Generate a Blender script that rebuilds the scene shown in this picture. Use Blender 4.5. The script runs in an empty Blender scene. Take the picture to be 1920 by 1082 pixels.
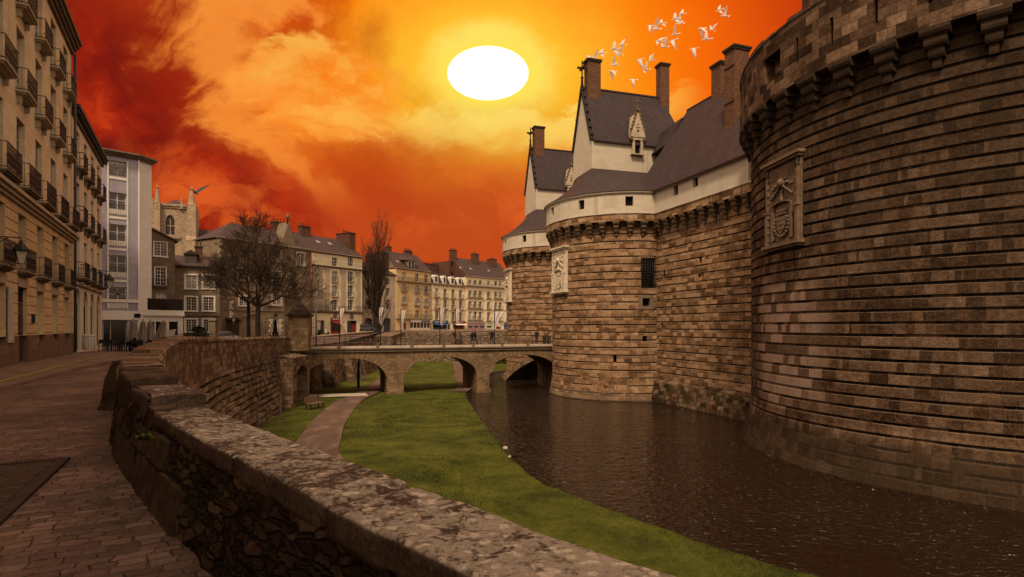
import bpy, math, random
from mathutils import Vector, Matrix, noise
random.seed(7)
R = math.radians
sc = bpy.context.scene
col = sc.collection

# ------------------------------------------------------------------ camera
F, HZ, EYE = 1066.0, 612.0, 1.6
cam_d = bpy.data.cameras.new('camera')
cam = bpy.data.objects.new('camera', cam_d); col.objects.link(cam)
cam.location = (0, 0, EYE); cam.rotation_euler = (R(90), 0, 0)
cam_d.sensor_width = 36; cam_d.lens = 36 * F / 1920
cam_d.shift_y = (HZ - 541) / 1920
cam_d.clip_start = 0.05; cam_d.clip_end = 8000
sc.camera = cam
sc.view_settings.view_transform = 'Standard'; sc.view_settings.look = 'None'
sc.view_settings.exposure = 0.0; sc.view_settings.gamma = 1.0
sc.cycles.use_denoising = True
sc.cycles.max_bounces = 5; sc.cycles.diffuse_bounces = 1; sc.cycles.glossy_bounces = 3
sc.cycles.transparent_max_bounces = 4; sc.cycles.caustics_reflective = False; sc.cycles.caustics_refractive = False
sc.cycles.sample_clamp_indirect = 6


def lin(c):
    return c / 12.92 if c <= 0.04045 else ((c + 0.055) / 1.055) ** 2.4


def S(r, g, b):
    return (lin(r / 255), lin(g / 255), lin(b / 255), 1)


# ------------------------------------------------------------------ node helper
class NT:
    def __init__(s, tree):
        s.t = tree; s.n = tree.nodes; s.l = tree.links

    def put(s, sock, v):
        if isinstance(v, bpy.types.NodeSocket): s.l.new(v, sock)
        elif v is not None:
            if sock.type in ('RGBA',) and not hasattr(v, '__len__'): v = (v, v, v, 1)
            if sock.type == 'RGBA' and len(v) == 3: v = (*v, 1)
            if sock.type == 'VECTOR' and hasattr(v, '__len__') and len(v) == 4: v = v[:3]
            sock.default_value = v

    def m(s, op, a, b=None, c=None, clamp=False):
        n = s.n.new('ShaderNodeMath'); n.operation = op; n.use_clamp = clamp
        for i, v in enumerate((a, b, c)):
            if v is not None: s.put(n.inputs[i], v)
        return n.outputs[0]

    def add(s, a, b): return s.m('ADD', a, b)
    def sub(s, a, b): return s.m('SUBTRACT', a, b)
    def mul(s, a, b): return s.m('MULTIPLY', a, b)
    def div(s, a, b): return s.m('DIVIDE', a, b)

    def sm(s, x, e0, e1):   # smoothstep, works for e0>e1 too
        n = s.n.new('ShaderNodeMapRange'); n.interpolation_type = 'SMOOTHSTEP'; n.clamp = True
        flip = e0 > e1
        if flip: e0, e1 = e1, e0
        s.put(n.inputs['Value'], x); n.inputs['From Min'].default_value = e0; n.inputs['From Max'].default_value = e1
        n.inputs['To Min'].default_value = 1 if flip else 0; n.inputs['To Max'].default_value = 0 if flip else 1
        return n.outputs[0]

    def comb(s, x=0, y=0, z=0):
        n = s.n.new('ShaderNodeCombineXYZ')
        for i, v in enumerate((x, y, z)): s.put(n.inputs[i], v)
        return n.outputs[0]

    def sep(s, v):
        n = s.n.new('ShaderNodeSeparateXYZ'); s.put(n.inputs[0], v); return n.outputs[0], n.outputs[1], n.outputs[2]

    def vm(s, op, a, b=None):
        n = s.n.new('ShaderNodeVectorMath'); n.operation = op
        s.put(n.inputs[0], a)
        if b is not None: s.put(n.inputs[1], b)
        return n.outputs[0]

    def noise(s, vec, scale=1, detail=4, rough=0.55, dist=0, color=False):
        n = s.n.new('ShaderNodeTexNoise'); s.put(n.inputs['Vector'], vec)
        n.inputs['Scale'].default_value = scale; n.inputs['Detail'].default_value = detail
        n.inputs['Roughness'].default_value = rough; n.inputs['Distortion'].default_value = dist
        return n.outputs['Color' if color else 'Fac']

    def vor(s, vec, scale=1, feature='F1', out='Distance', rnd=1):
        n = s.n.new('ShaderNodeTexVoronoi'); n.feature = feature; s.put(n.inputs['Vector'], vec)
        n.inputs['Scale'].default_value = scale; n.inputs['Randomness'].default_value = rnd
        return n.outputs[out]

    def ramp(s, fac, stops, interp='LINEAR'):
        n = s.n.new('ShaderNodeValToRGB'); n.color_ramp.interpolation = interp
        s.put(n.inputs[0], fac); e = n.color_ramp.elements
        while len(e) < len(stops): e.new(0.5)
        for i, (p, c) in enumerate(stops):
            e[i].position = p; e[i].color = c if len(c) == 4 else (*c, 1)
        return n.outputs[0]

    def mix(s, f, a, b, mode='MIX'):
        n = s.n.new('ShaderNodeMix'); n.data_type = 'RGBA'; n.blend_type = mode; n.clamp_factor = True
        s.put(n.inputs[0], f); s.put(n.inputs[6], a); s.put(n.inputs[7], b)
        return n.outputs[2]

    def brick(s, vec, w, h, msize=0.012, off=0.5, c1=(0, 0, 0, 1), c2=(1, 1, 1, 1), mc=(.5, .5, .5, 1), squash=1, sf=2, smooth=.15):
        n = s.n.new('ShaderNodeTexBrick'); s.put(n.inputs['Vector'], vec); n.offset = off
        n.squash = squash; n.squash_frequency = sf
        n.inputs['Color1'].default_value = c1; n.inputs['Color2'].default_value = c2; n.inputs['Mortar'].default_value = mc
        n.inputs['Scale'].default_value = 1; n.inputs['Mortar Size'].default_value = msize
        n.inputs['Mortar Smooth'].default_value = smooth
        n.inputs['Brick Width'].default_value = w; n.inputs['Row Height'].default_value = h
        return n.outputs['Color'], n.outputs['Fac']

    def bump(s, h, strength=.5, dist=.02, normal=None):
        n = s.n.new('ShaderNodeBump'); n.inputs['Strength'].default_value = strength
        n.inputs['Distance'].default_value = dist; s.put(n.inputs['Height'], h)
        if normal is not None: s.put(n.inputs['Normal'], normal)
        return n.outputs[0]


def new_mat(name):
    m = bpy.data.materials.new(name); m.use_nodes = True; m.node_tree.nodes.clear()
    t = NT(m.node_tree)
    o = t.n.new('ShaderNodeOutputMaterial'); b = t.n.new('ShaderNodeBsdfPrincipled')
    t.l.new(b.outputs[0], o.inputs[0])
    t.p = b
    def pr(base=None, rough=None, normal=None, metal=None, spec=None):
        if base is not None: t.put(b.inputs['Base Color'], base)
        if rough is not None: t.put(b.inputs['Roughness'], rough)
        if normal is not None: t.put(b.inputs['Normal'], normal)
        if metal is not None: t.put(b.inputs['Metallic'], metal)
        if spec is not None: t.put(b.inputs['Specular IOR Level'], spec)
    t.pr = pr
    tc = t.n.new('ShaderNodeTexCoord')
    t.uv = tc.outputs['UV']; t.ob = tc.outputs['Object']; t.gen = tc.outputs['Generated']
    return m, t


# ------------------------------------------------------------------ sky (world)
SUNV = Vector(((915 - 960) / F, 1.0, (HZ - 137) / F))


def make_world():
    w = bpy.data.worlds.new('World'); sc.world = w; w.use_nodes = True
    w.node_tree.nodes.clear(); t = NT(w.node_tree)
    out = t.n.new('ShaderNodeOutputWorld'); bg = t.n.new('ShaderNodeBackground'); t.l.new(bg.outputs[0], out.inputs[0])
    d = t.n.new('ShaderNodeTexCoord').outputs['Generated']
    x, y, z = t.sep(d)
    yy = t.m('MAXIMUM', y, 0.12)
    u = t.div(x, yy); v = t.div(z, yy)                      # tan of azimuth, tan of elevation
    p0 = t.comb(u, v, 0)
    wob = t.noise(p0, 5.0, 6, .6, 0, True)
    wv = t.vm('SUBTRACT', wob, (.5, .5, .5))
    pw = t.vm('ADD', p0, t.vm('MULTIPLY', wv, (.16, .13, 0)))
    uw, vw, _ = t.sep(pw)
    su, sv = SUNV.x, SUNV.z
    dx = t.div(t.sub(u, su), 1.2); dy = t.sub(v, sv)
    dist = t.m('SQRT', t.add(t.mul(dx, dx), t.mul(dy, dy)))
    dxw = t.div(t.sub(uw, su), 1.2); dyw = t.sub(vw, sv)
    distw = t.m('SQRT', t.add(t.mul(dxw, dxw), t.mul(dyw, dyw)))
    base = t.ramp(distw, [(0, S(255, 232, 110)), (.075, S(255, 222, 92)), (.11, S(255, 190, 46)), (.17, S(255, 164, 34)),
                          (.24, S(253, 134, 14)), (.33, S(247, 104, 8)), (.48, S(226, 76, 10)), (.62, S(176, 46, 14)), (.85, S(120, 22, 14)), (1, S(110, 20, 14))])
    left = t.sm(t.add(uw, t.mul(vw, -.35)), -.42, -.72)
    base = t.mix(t.mul(left, .9), base, t.ramp(t.noise(t.vm('MULTIPLY', pw, (1, 1.6, 1)), 3.1, 8, .62, .5), [(.3, S(112, 20, 12)), (.5, S(160, 38, 16)), (.68, S(224, 84, 22))]))
    low = t.sm(vw, .44, .19)
    lowc = t.ramp(t.m('ABSOLUTE', t.add(uw, .12)), [(0, S(186, 70, 28)), (.25, S(190, 68, 28)), (.52, S(150, 40, 19)), (.72, S(106, 18, 12)), (1, S(92, 14, 11))])
    base = t.mix(t.mul(low, .93), base, lowc)
    # golden cloud bank below and beside the sun
    n1 = t.noise(t.vm('MULTIPLY', pw, (1, 1.7, 1)), 4.2, 9, .62, .3)
    n2 = t.noise(t.vm('MULTIPLY', p0, (1, 1.5, 1)), 2.1, 7, .58, .6)
    edge = t.add(t.mul(t.noise(t.comb(u, 0, 0), 5.0, 1, .5), .16), .30)     # wavy top of the bank
    edge = t.add(edge, t.mul(t.sub(n1, .5), .24))
    under = t.sm(t.sub(edge, vw), -.008, .022)
    zone = t.mul(t.mul(under, t.sm(vw, .27, .41)), t.mul(t.sm(u, -.62, -.34), t.sm(u, .36, .2)))
    gold = t.mix(t.sm(distw, .12, .5), S(255, 196, 76), S(246, 126, 42))
    base = t.mix(t.mul(zone, t.sm(n1, .30, .62)), base, gold)
    crest = t.mul(t.mul(t.sm(t.sub(edge, vw), -.010, .012), t.sm(t.sub(edge, v), .075, .012)), t.mul(t.sm(u, -.24, -.12), t.sm(u, .37, .24)))
    base = t.mix(t.mul(crest, .62), base, t.mix(t.sm(distw, .10, .34), S(255, 226, 112), S(255, 178, 62)))
    shade = t.mul(t.sm(n2, .53, .38), t.mul(t.sm(u, .0, -.22), t.sm(v, .12, .24)))
    base = t.mix(t.mul(shade, .6), base, S(178, 58, 18))
    # cumulus left of the sun
    bx = t.div(t.add(u, .345), .17); by = t.div(t.sub(v, .41), .10)
    blob = t.sub(1.0, t.m('SQRT', t.add(t.mul(bx, bx), t.mul(by, by))))
    cm = t.sm(t.add(blob, t.mul(t.sub(n1, .5), 3.2)), .05, .42)
    base = t.mix(t.mul(cm, .85), base, t.mix(t.sm(n1, .45, .65), S(250, 132, 26), S(255, 184, 76)))
    # orange streaks high up on the left
    st = t.mul(t.sm(n2, .48, .66), t.mul(t.sm(u, -.15, -.45), t.sm(v, .36, .50)))
    base = t.mix(t.mul(st, .55), base, S(255, 122, 24))
    # dark red storm clouds on the left, spreading lower towards the roofs, with glowing edges
    n4 = t.noise(t.vm('MULTIPLY', pw, (1, 1.35, 1)), 3.3, 10, .60, .9)
    edge2 = t.add(t.div(t.sub(-.47, u), .26), t.add(t.mul(t.sub(n2, .5), 2.4), t.mul(t.sub(n4, .5), 3.0)))
    edge2 = t.add(edge2, t.mul(t.sm(v, .34, .16), .75))
    fade = t.sub(1.0, t.mul(t.sm(v, .49, .575), .55))
    rim = t.mul(t.mul(t.sm(edge2, -.65, -.15), t.sm(edge2, .45, .0)), t.mul(t.sm(u, -.16, -.36), t.sm(v, .18, .34)))
    base = t.mix(t.mul(rim, .8), base, t.mix(n1, S(250, 116, 24), S(255, 176, 74)))
    dark = t.mul(t.sm(edge2, -.05, .85), fade)
    dcol = t.ramp(t.add(t.mul(n4, .75), t.mul(n1, .25)), [(.32, S(84, 13, 10)), (.45, S(112, 21, 14)), (.55, S(148, 32, 15)), (.66, S(200, 60, 20)), (.76, S(232, 92, 30))])
    base = t.mix(t.mul(dark, .95), base, dcol)
    # mottled warm haze below the bank
    hz = t.mul(t.sm(n1, .46, .66), t.mul(t.sm(v, .40, .22), t.sm(v, .06, .18)))
    base = t.mix(t.mul(hz, .5), base, S(240, 112, 44))
    # right side deepens to red
    base = t.mix(t.mul(t.sm(u, .30, .62), .85), base, S(178, 44, 12))
    # sun disc and halo
    ex = t.div(t.sub(u, su), 73 / F); ey = t.div(dy, 49 / F)
    er = t.m('SQRT', t.add(t.mul(ex, ex), t.mul(ey, ey)))
    base = t.mix(t.mul(t.sm(er, 1.5, 1.0), .8), base, S(255, 228, 80))
    base = t.mix(t.sm(er, 1.06, .985), base, (3.2, 3.1, 2.8, 1))
    # overhead and behind the camera: pale overcast still lit by the day
    n3 = t.noise(d, 2.2, 5, .55)
    amb = t.mix(n3, AMB1, AMB2)
    amb = t.mix(t.sm(z, .42, .02), amb, t.mix(1.0, amb, (.42, .36, .32, 1), 'MULTIPLY'))      # town and trees behind shade the low sky
    m = t.sm(y, .62, .25)
    c = t.mix(m, base, amb)
    c = t.mix(t.sm(z, -.02, -.12), c, (.03, .02, .015, 1))
    t.put(bg.inputs['Color'], c); bg.inputs['Strength'].default_value = 1.0


AMB1 = (1.0, .74, .54, 1); AMB2 = (1.55, 1.18, .88, 1)
make_world()
sun_d = bpy.data.lights.new('sun', 'SUN'); sun = bpy.data.objects.new('sun', sun_d); col.objects.link(sun)
sun_d.energy = 3.6; sun_d.angle = R(9); sun_d.color = (1, .79, .56)
sun.rotation_euler = Vector((0.12, 0.55, -0.80)).to_track_quat('-Z', 'Y').to_euler()
sun.location = (-40, -20, 60)


# ------------------------------------------------------------------ mesh builder
class MB:
    def __init__(s):
        s.v = []; s.f = []; s.mi = []; s.uv = []; s.sm = []; s.M = None; s.cm = 0; s.csm = False

    def P(s, p):
        p = Vector(p)
        if s.M is not None: p = s.M @ p
        s.v.append(p[:]); return len(s.v) - 1

    def F(s, idx, uv=None, mi=None, smooth=None):
        s.f.append(tuple(idx)); s.uv.append(uv); s.mi.append(s.cm if mi is None else mi)
        s.sm.append(s.csm if smooth is None else smooth)

    def poly(s, pts, uv=None, mi=None):
        s.F([s.P(p) for p in pts], uv, mi)

    def box(s, x0, x1, y0, y1, z0, z1, mi=None, skip=''):
        i = [s.P((x, y, z)) for z in (z0, z1) for y in (y0, y1) for x in (x0, x1)]
        fs = {'b': (0, 2, 3, 1), 't': (4, 5, 7, 6), 'f': (0, 1, 5, 4), 'k': (3, 2, 6, 7), 'l': (2, 0, 4, 6), 'r': (1, 3, 7, 5)}
        for k, q in fs.items():
            if k not in skip: s.F([i[a] for a in q], None, mi, False)

    def hexa(s, b, t, mi=None):
        """b, t: four points each, counter-clockwise from above"""
        i = [s.P(p) for p in list(b) + list(t)]; n = len(b)
        s.F([i[k] for k in range(n)][::-1], None, mi, False); s.F([i[n + k] for k in range(n)], None, mi, False)
        for k in range(n):
            k2 = (k + 1) % n; s.F([i[k], i[k2], i[n + k2], i[n + k]], None, mi, False)

    def grid(s, rows, uvrows=None, closed=False, mi=None, smooth=True, flip=False):
        ids = [[s.P(p) for p in r] for r in rows]
        n = len(rows[0])
        for j in range(len(rows) - 1):
            for i in range(n if closed else n - 1):
                k = (i + 1) % n
                q = [ids[j][i], ids[j][k], ids[j + 1][k], ids[j + 1][i]]
                uv = None
                if uvrows: uv = [uvrows[j][i], uvrows[j][k], uvrows[j + 1][k], uvrows[j + 1][i]]
                if flip: q = q[::-1]; uv = uv[::-1] if uv else None
                s.F(q, uv, mi, smooth)
        return ids

    def lathe(s, prof, c=(0, 0, 0), n=16, mi=None, smooth=True, cap=True, a0=0, a1=None):
        full = a1 is None
        a1 = a0 + 2 * math.pi if full else a1
        k = n if full else n + 1
        rows = []; uvs = []
        for r, z in prof:
            rows.append([(c[0] + r * math.cos(a0 + (a1 - a0) * i / n), c[1] + r * math.sin(a0 + (a1 - a0) * i / n), c[2] + z) for i in range(k)])
        ids = s.grid(rows, None, full, mi, smooth)
        if cap and full:
            if prof[0][0] > 1e-4: s.F(ids[0][::-1], None, mi, False)
            if prof[-1][0] > 1e-4: s.F(ids[-1], None, mi, False)

    def tube(s, p0, p1, r0, r1=None, n=6, mi=None, cap=True, smooth=True):
        r1 = r0 if r1 is None else r1
        p0 = Vector(p0); p1 = Vector(p1); d = p1 - p0
        if d.length < 1e-6: return
        d.normalize()
        a = Vector((0, 0, 1)) if abs(d.z) < .9 else Vector((1, 0, 0))
        x = d.cross(a).normalized(); y = d.cross(x)
        i0 = []; i1 = []
        for k in range(n):
            t = 2 * math.pi * k / n; o = x * math.cos(t) + y * math.sin(t)
            i0.append(s.P(p0 + o * r0)); i1.append(s.P(p1 + o * r1))
        for k in range(n):
            k2 = (k + 1) % n; s.F((i0[k2], i0[k], i1[k], i1[k2]), None, mi, smooth)
        if cap and n > 3: s.F(i0, None, mi, False); s.F(i1[::-1], None, mi, False)

    def path(s, pts, rads, n=6, mi=None):
        for a, b, r0, r1 in zip(pts, pts[1:], rads, rads[1:]): s.tube(a, b, r0, r1, n, mi)

    def bar(s, p0, p1, w, h, mi=None):
        """rectangular bar from p0 to p1; h measured along z when possible"""
        p0 = Vector(p0); p1 = Vector(p1); d = (p1 - p0).normalized()
        up = Vector((0, 0, 1)) if abs(d.z) < .95 else Vector((0, 1, 0))
        x = d.cross(up).normalized() * w / 2; y = x.cross(d).normalized() * h / 2
        s.hexa([p0 - x - y, p0 + x - y, p0 + x + y, p0 - x + y], [p1 - x - y, p1 + x - y, p1 + x + y, p1 - x + y], mi)

    def ball(s, c, r, n=8, m=5, mi=None, sq=1, jit=0):
        rows = []
        for j in range(m + 1):
            t = math.pi * j / m
            rows.append([(c[0] + r * math.sin(t) * math.cos(2 * math.pi * i / n) * (1 + random.uniform(-jit, jit)), c[1] + r * math.sin(t) * math.sin(2 * math.pi * i / n) * (1 + random.uniform(-jit, jit)), c[2] - r * sq * math.cos(t)) for i in range(n)])
        s.grid(rows, None, True, mi, True)

    def prism(s, pts, y0, y1, mi=None):
        """polygon in (x, z) extruded along y"""
        n = len(pts)
        a = [s.P((p[0], y0, p[1])) for p in pts]; b = [s.P((p[0], y1, p[1])) for p in pts]
        s.F(a, None, mi, False); s.F(b[::-1], None, mi, False)
        for k in range(n):
            k2 = (k + 1) % n; s.F((a[k2], a[k], b[k], b[k2]), None, mi, False)

    def stepcap(s, x0, x1, y0, y1, lv, mi=None):
        rows = [[(x0 - o, y0 - o, z), (x1 + o, y0 - o, z), (x1 + o, y1 + o, z), (x0 - o, y1 + o, z)] for o, z in lv]
        ids = s.grid(rows, None, True, mi, False); s.F(ids[0][::-1], None, mi, False); s.F(ids[-1], None, mi, False)

    def mesh(s, name, mats):
        me = bpy.data.meshes.new(name); me.from_pydata(s.v, [], s.f)
        for m in (mats if isinstance(mats, (list, tuple)) else [mats]): me.materials.append(m)
        me.polygons.foreach_set('material_index', s.mi)
        me.polygons.foreach_set('use_smooth', s.sm)
        if s.f:
            ul = me.uv_layers.new(name='UVMap'); data = [0.0] * (2 * len(me.loops))
            k = 0; V = s.v
            for f, uv in zip(s.f, s.uv):
                if uv is None:
                    a, b, c = V[f[0]], V[f[1]], V[f[2]]
                    e1 = (b[0] - a[0], b[1] - a[1], b[2] - a[2]); e2 = (c[0] - a[0], c[1] - a[1], c[2] - a[2])
                    nx = abs(e1[1] * e2[2] - e1[2] * e2[1]); ny = abs(e1[2] * e2[0] - e1[0] * e2[2]); nz = abs(e1[0] * e2[1] - e1[1] * e2[0])
                    if nz > nx and nz > ny: A, B = 0, 1
                    elif nx > ny: A, B = 1, 2
                    else: A, B = 0, 2
                    for i in f: data[k] = V[i][A]; data[k + 1] = V[i][B]; k += 2
                else:
                    for q in uv: data[k] = q[0]; data[k + 1] = q[1]; k += 2
            ul.data.foreach_set('uv', data)
        me.update(); return me

    def build(s, name, mats, parent=None, loc=(0, 0, 0), rz=0):
        return obj(name, s.mesh(name, mats), parent, loc, rz)


def obj(name, me, parent=None, loc=(0, 0, 0), rz=0):
    o = bpy.data.objects.new(name, me); col.objects.link(o)
    o.parent = parent; o.location = loc; o.rotation_euler = (0, 0, rz)
    return o


def tag(o, label, cat, group=None):
    o['label'] = label; o['category'] = cat
    if group: o['group'] = group
    return o


def thing(name, label, cat, loc=(0, 0, 0), rz=0, group=None):
    return tag(obj(name, None, None, loc, rz), label, cat, group)


def struct(o): o['kind'] = 'structure'; return o


def copy_tree(o, parent=None):
    c = o.copy(); col.objects.link(c); c.parent = parent
    for ch in list(o.children): copy_tree(ch, c)
    return c


def wall_holes(mb, mapf, u0, u1, z0, z1, holes=(), depth=.25, du=None, zs=(), mi=None, smooth=False, flip=False, reveal_mi=None):
    """wall surface mapf(u, z, d) with rectangular holes (ua, ub, za, zb) and their reveals going d deep"""
    def clean(L):
        L = sorted(L); o = [L[0]]
        for a in L[1:]:
            if a - o[-1] > 1e-4: o.append(a)
        return o
    U = [u0, u1]
    if du:
        k = max(1, int(round((u1 - u0) / du))); U += [u0 + (u1 - u0) * i / k for i in range(1, k)]
    Z = [z0, z1] + [z for z in zs if z0 < z < z1]
    holes = [(h[0], h[1], max(h[2], z0), min(h[3], z1)) for h in holes if h[3] > z0 + .01 and h[2] < z1 - .01]
    for h in holes: U += [h[0], h[1]]; Z += [h[2], h[3]]
    U = clean([u for u in U if u0 - 1e-6 <= u <= u1 + 1e-6]); Z = clean(Z)
    ids = {}
    def vid(i, j):
        if (i, j) not in ids: ids[i, j] = mb.P(mapf(U[i], Z[j], 0))
        return ids[i, j]
    for j in range(len(Z) - 1):
        zc = (Z[j] + Z[j + 1]) / 2
        for i in range(len(U) - 1):
            uc = (U[i] + U[i + 1]) / 2
            if any(h[0] < uc < h[1] and h[2] < zc < h[3] for h in holes): continue
            q = [vid(i, j), vid(i + 1, j), vid(i + 1, j + 1), vid(i, j + 1)]
            uv = [(U[i], Z[j]), (U[i + 1], Z[j]), (U[i + 1], Z[j + 1]), (U[i], Z[j + 1])]
            if flip: q.reverse(); uv.reverse()
            mb.F(q, uv, mi, smooth)
    for (a, b, c, d) in holes:
        A = [mapf(a, c, 0), mapf(b, c, 0), mapf(b, d, 0), mapf(a, d, 0)]
        B = [mapf(a, c, depth), mapf(b, c, depth), mapf(b, d, depth), mapf(a, d, depth)]
        UVs = [(a, c), (b, c), (b, d), (a, d)]
        for k in range(4):
            k2 = (k + 1) % 4
            s1 = UVs[k]; s2 = UVs[k2]
            ofs = (depth, 0) if abs(s1[0] - s2[0]) < 1e-6 else (0, depth)
            mb.F([mb.P(A[k]), mb.P(B[k]), mb.P(B[k2]), mb.P(A[k2])],
                 [s1, (s1[0] + ofs[0], s1[1] + ofs[1]), (s2[0] + ofs[0], s2[1] + ofs[1]), s2], mi if reveal_mi is None else reveal_mi, False)


def W(px, py, Y):
    return Vector(((px - 960) / F * Y, Y, EYE + (HZ - py) / F * Y))
# ------------------------------------------------------------------ materials
def plain(name, c, rough=.7, var=.25, scale=3.0, metal=0, bump=0, spec=None):
    m, t = new_mat(name)
    n = t.noise(t.ob, scale, 6, .6)
    n2 = t.noise(t.ob, scale * 9, 3, .6)
    f = t.add(t.mul(n, .7), t.mul(n2, .3))
    lo = tuple(k * (1 - var) for k in c[:3]); hi = tuple(min(1, k * (1 + var)) for k in c[:3])
    t.pr(t.ramp(f, [(.3, lo), (.7, hi)]), rough, t.bump(n2, .4, bump) if bump else None, metal, spec if spec is not None else (.12 if rough > .75 else None))
    return m


def masonry(name, stops, bw=.9, bh=.36, msize=.012, mortar=(.2, .15, .1), wob=.02, strip=None, stain=.5, streak=.4,
            bumpd=.02, rough=.85, squash=1.0, stain_col=(.028, .02, .014), green=None, base_dark=None, soot_shade=None, stain_scale=.35, light=None, con=.62, mot=.85, warp=0):
    """coursed stone in UV metres; strip=(pitch, height) adds dark bands"""
    m, t = new_mat(name)
    n_w = t.noise(t.uv, 1.7, 3, .6, 0, True)
    n_w2 = t.noise(t.uv, 9.0, 3, .6, 0, True)
    off = t.vm('ADD', t.vm('MULTIPLY', t.vm('SUBTRACT', n_w, (.5, .5, .5)), (wob * 4, wob * 1.6, 0)), t.vm('MULTIPLY', t.vm('SUBTRACT', n_w2, (.5, .5, .5)), (wob, wob, 0)))
    p = t.vm('ADD', t.uv, off)
    if warp:
        px_, py_, _ = t.sep(p)
        wv_ = t.noise(t.comb(0, t.mul(py_, .55), 0), 1.0, 3, .6)
        py_ = t.add(py_, t.mul(t.sub(wv_, .5), warp))
        rid = t.m('FLOOR', t.div(py_, bh)); hs_ = t.m('FRACT', t.mul(t.m('SINE', t.mul(rid, 12.9898)), 437.585))
        px_ = t.add(t.mul(px_, t.add(.62, t.mul(hs_, .85))), t.mul(hs_, 31.0))
        q_ = p; p = t.comb(px_, py_, 0); x0_ = t.sep(q_)[0]
    c, mf = t.brick(p, bw, bh, msize, .5, squash=squash, sf=3)
    c2, _ = t.brick(t.vm('ADD', p, (bw * 7, bh * 14, 0)), bw, bh, msize, .5, squash=squash, sf=3)
    tone = t.m('FRACT', t.add(t.mul(c, 1.0), t.mul(c2, .37)))
    g1 = t.noise(t.uv, 14, 5, .7); g2 = t.noise(t.uv, stain_scale, 6, .62, .4); g3 = t.noise(t.uv, 55, 2, .6)
    g4 = t.noise(t.uv, 4.5, 5, .65)
    tone = t.add(t.mul(tone, con), t.add(t.mul(t.sub(g1, .5), mot), t.add(t.mul(t.sub(g4, .5), mot * .8), t.add(t.mul(t.sub(g2, .5), .9), .5 - con / 2))))
    colr = t.ramp(tone, stops)
    x, y, _ = t.sep(t.uv)
    if light is not None:      # cleaner replaced stone plus light painted on the left flank
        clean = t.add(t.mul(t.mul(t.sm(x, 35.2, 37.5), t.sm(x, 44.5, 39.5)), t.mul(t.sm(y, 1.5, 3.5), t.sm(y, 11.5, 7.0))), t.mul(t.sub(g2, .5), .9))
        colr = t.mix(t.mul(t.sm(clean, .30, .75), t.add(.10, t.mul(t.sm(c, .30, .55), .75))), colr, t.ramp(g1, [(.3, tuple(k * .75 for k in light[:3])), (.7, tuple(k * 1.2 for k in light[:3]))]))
        runs = t.noise(t.comb(t.mul(x, 1.6), t.mul(y, .16), 3.7), 1.0, 6, .7)      # lime runs under the parapet
        colr = t.mix(t.mul(t.sm(runs, .57, .66), t.mul(t.sm(y, 12.0, 16.0), t.mul(t.sm(g1, .35, .6), .55))), colr, (.26, .20, .14, 1))
    colr = t.mix(t.mul(mf, t.add(.35, t.mul(t.sm(g4, .36, .56), .65))), colr, t.mix(g1, tuple(k * .6 for k in mortar), mortar))
    h = t.add(t.sub(1.0, mf), t.add(t.mul(g1, .5), t.mul(g3, .18)))
    if strip:
        pitch, sh = strip
        xs, ys, _ = t.sep(p)
        ph = t.mul(t.m('FRACT', t.div(ys, pitch)), pitch)
        row = t.m('FLOOR', t.div(ys, pitch))
        sm_ = t.mul(t.sm(ph, pitch - sh - .02, pitch - sh + .02), t.sm(ph, pitch, pitch - .02))
        br = t.noise(t.comb(t.mul(x, .55), t.mul(row, 3.7), 0), 1.0, 3, .6)
        keep = t.sm(br, .42, .50)
        if light is not None: keep = t.mul(keep, t.sub(1.0, t.mul(t.sm(x, 45.0, 39.0), t.mul(t.sm(y, 11.0, 7.0), t.sm(t.noise(t.uv, .8, 3, .6), .36, .5)))))
        sc_, sf_ = t.brick(p, .62, pitch, .012, .5)
        scol = t.ramp(t.add(t.mul(sc_, .5), t.mul(g1, .5)), [(.2, (.006, .004, .003)), (.6, (.018, .012, .008)), (.9, (.055, .036, .024))])
        scol = t.mix(sf_, scol, tuple(k * .5 for k in mortar))
        k = t.mul(sm_, keep)
        colr = t.mix(k, colr, scol)
        # pale mortar edge at the foot of each strip
        edge = t.mul(t.sm(ph, pitch - sh - .045, pitch - sh - .02), t.sm(ph, pitch - sh + .01, pitch - sh - .012))
        colr = t.mix(t.mul(edge, t.mul(keep, .55)), colr, mortar)
        h = t.sub(h, t.mul(k, .9))
    if stain:
        colr = t.mix(t.mul(t.sm(g2, .50, .72), stain), colr, stain_col)
    if streak:
        s1 = t.noise(t.comb(t.mul(x, 1.1), t.mul(y, .10), 0), 1.0, 5, .65)
        colr = t.mix(t.mul(t.sm(s1, .54, .72), streak), colr, stain_col)
    if green:
        colr = t.mix(t.mul(t.sm(t.noise(t.uv, 1.1, 6, .7), .50, .66), t.sm(y, green[1], green[1] - 1.2)), colr, green[0])
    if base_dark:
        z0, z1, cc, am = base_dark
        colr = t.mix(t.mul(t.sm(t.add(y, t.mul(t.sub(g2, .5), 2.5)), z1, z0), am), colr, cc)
    if soot_shade:  # soot below the parapet plus painted shade, darker upward and to the right
        z0, z1, am = soot_shade
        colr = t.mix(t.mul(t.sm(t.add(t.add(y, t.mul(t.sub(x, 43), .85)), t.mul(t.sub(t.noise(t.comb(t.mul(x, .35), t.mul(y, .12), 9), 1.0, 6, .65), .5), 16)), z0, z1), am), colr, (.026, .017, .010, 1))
    t.pr(colr, rough, t.bump(h, .75, bumpd), spec=.04)
    return m


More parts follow.
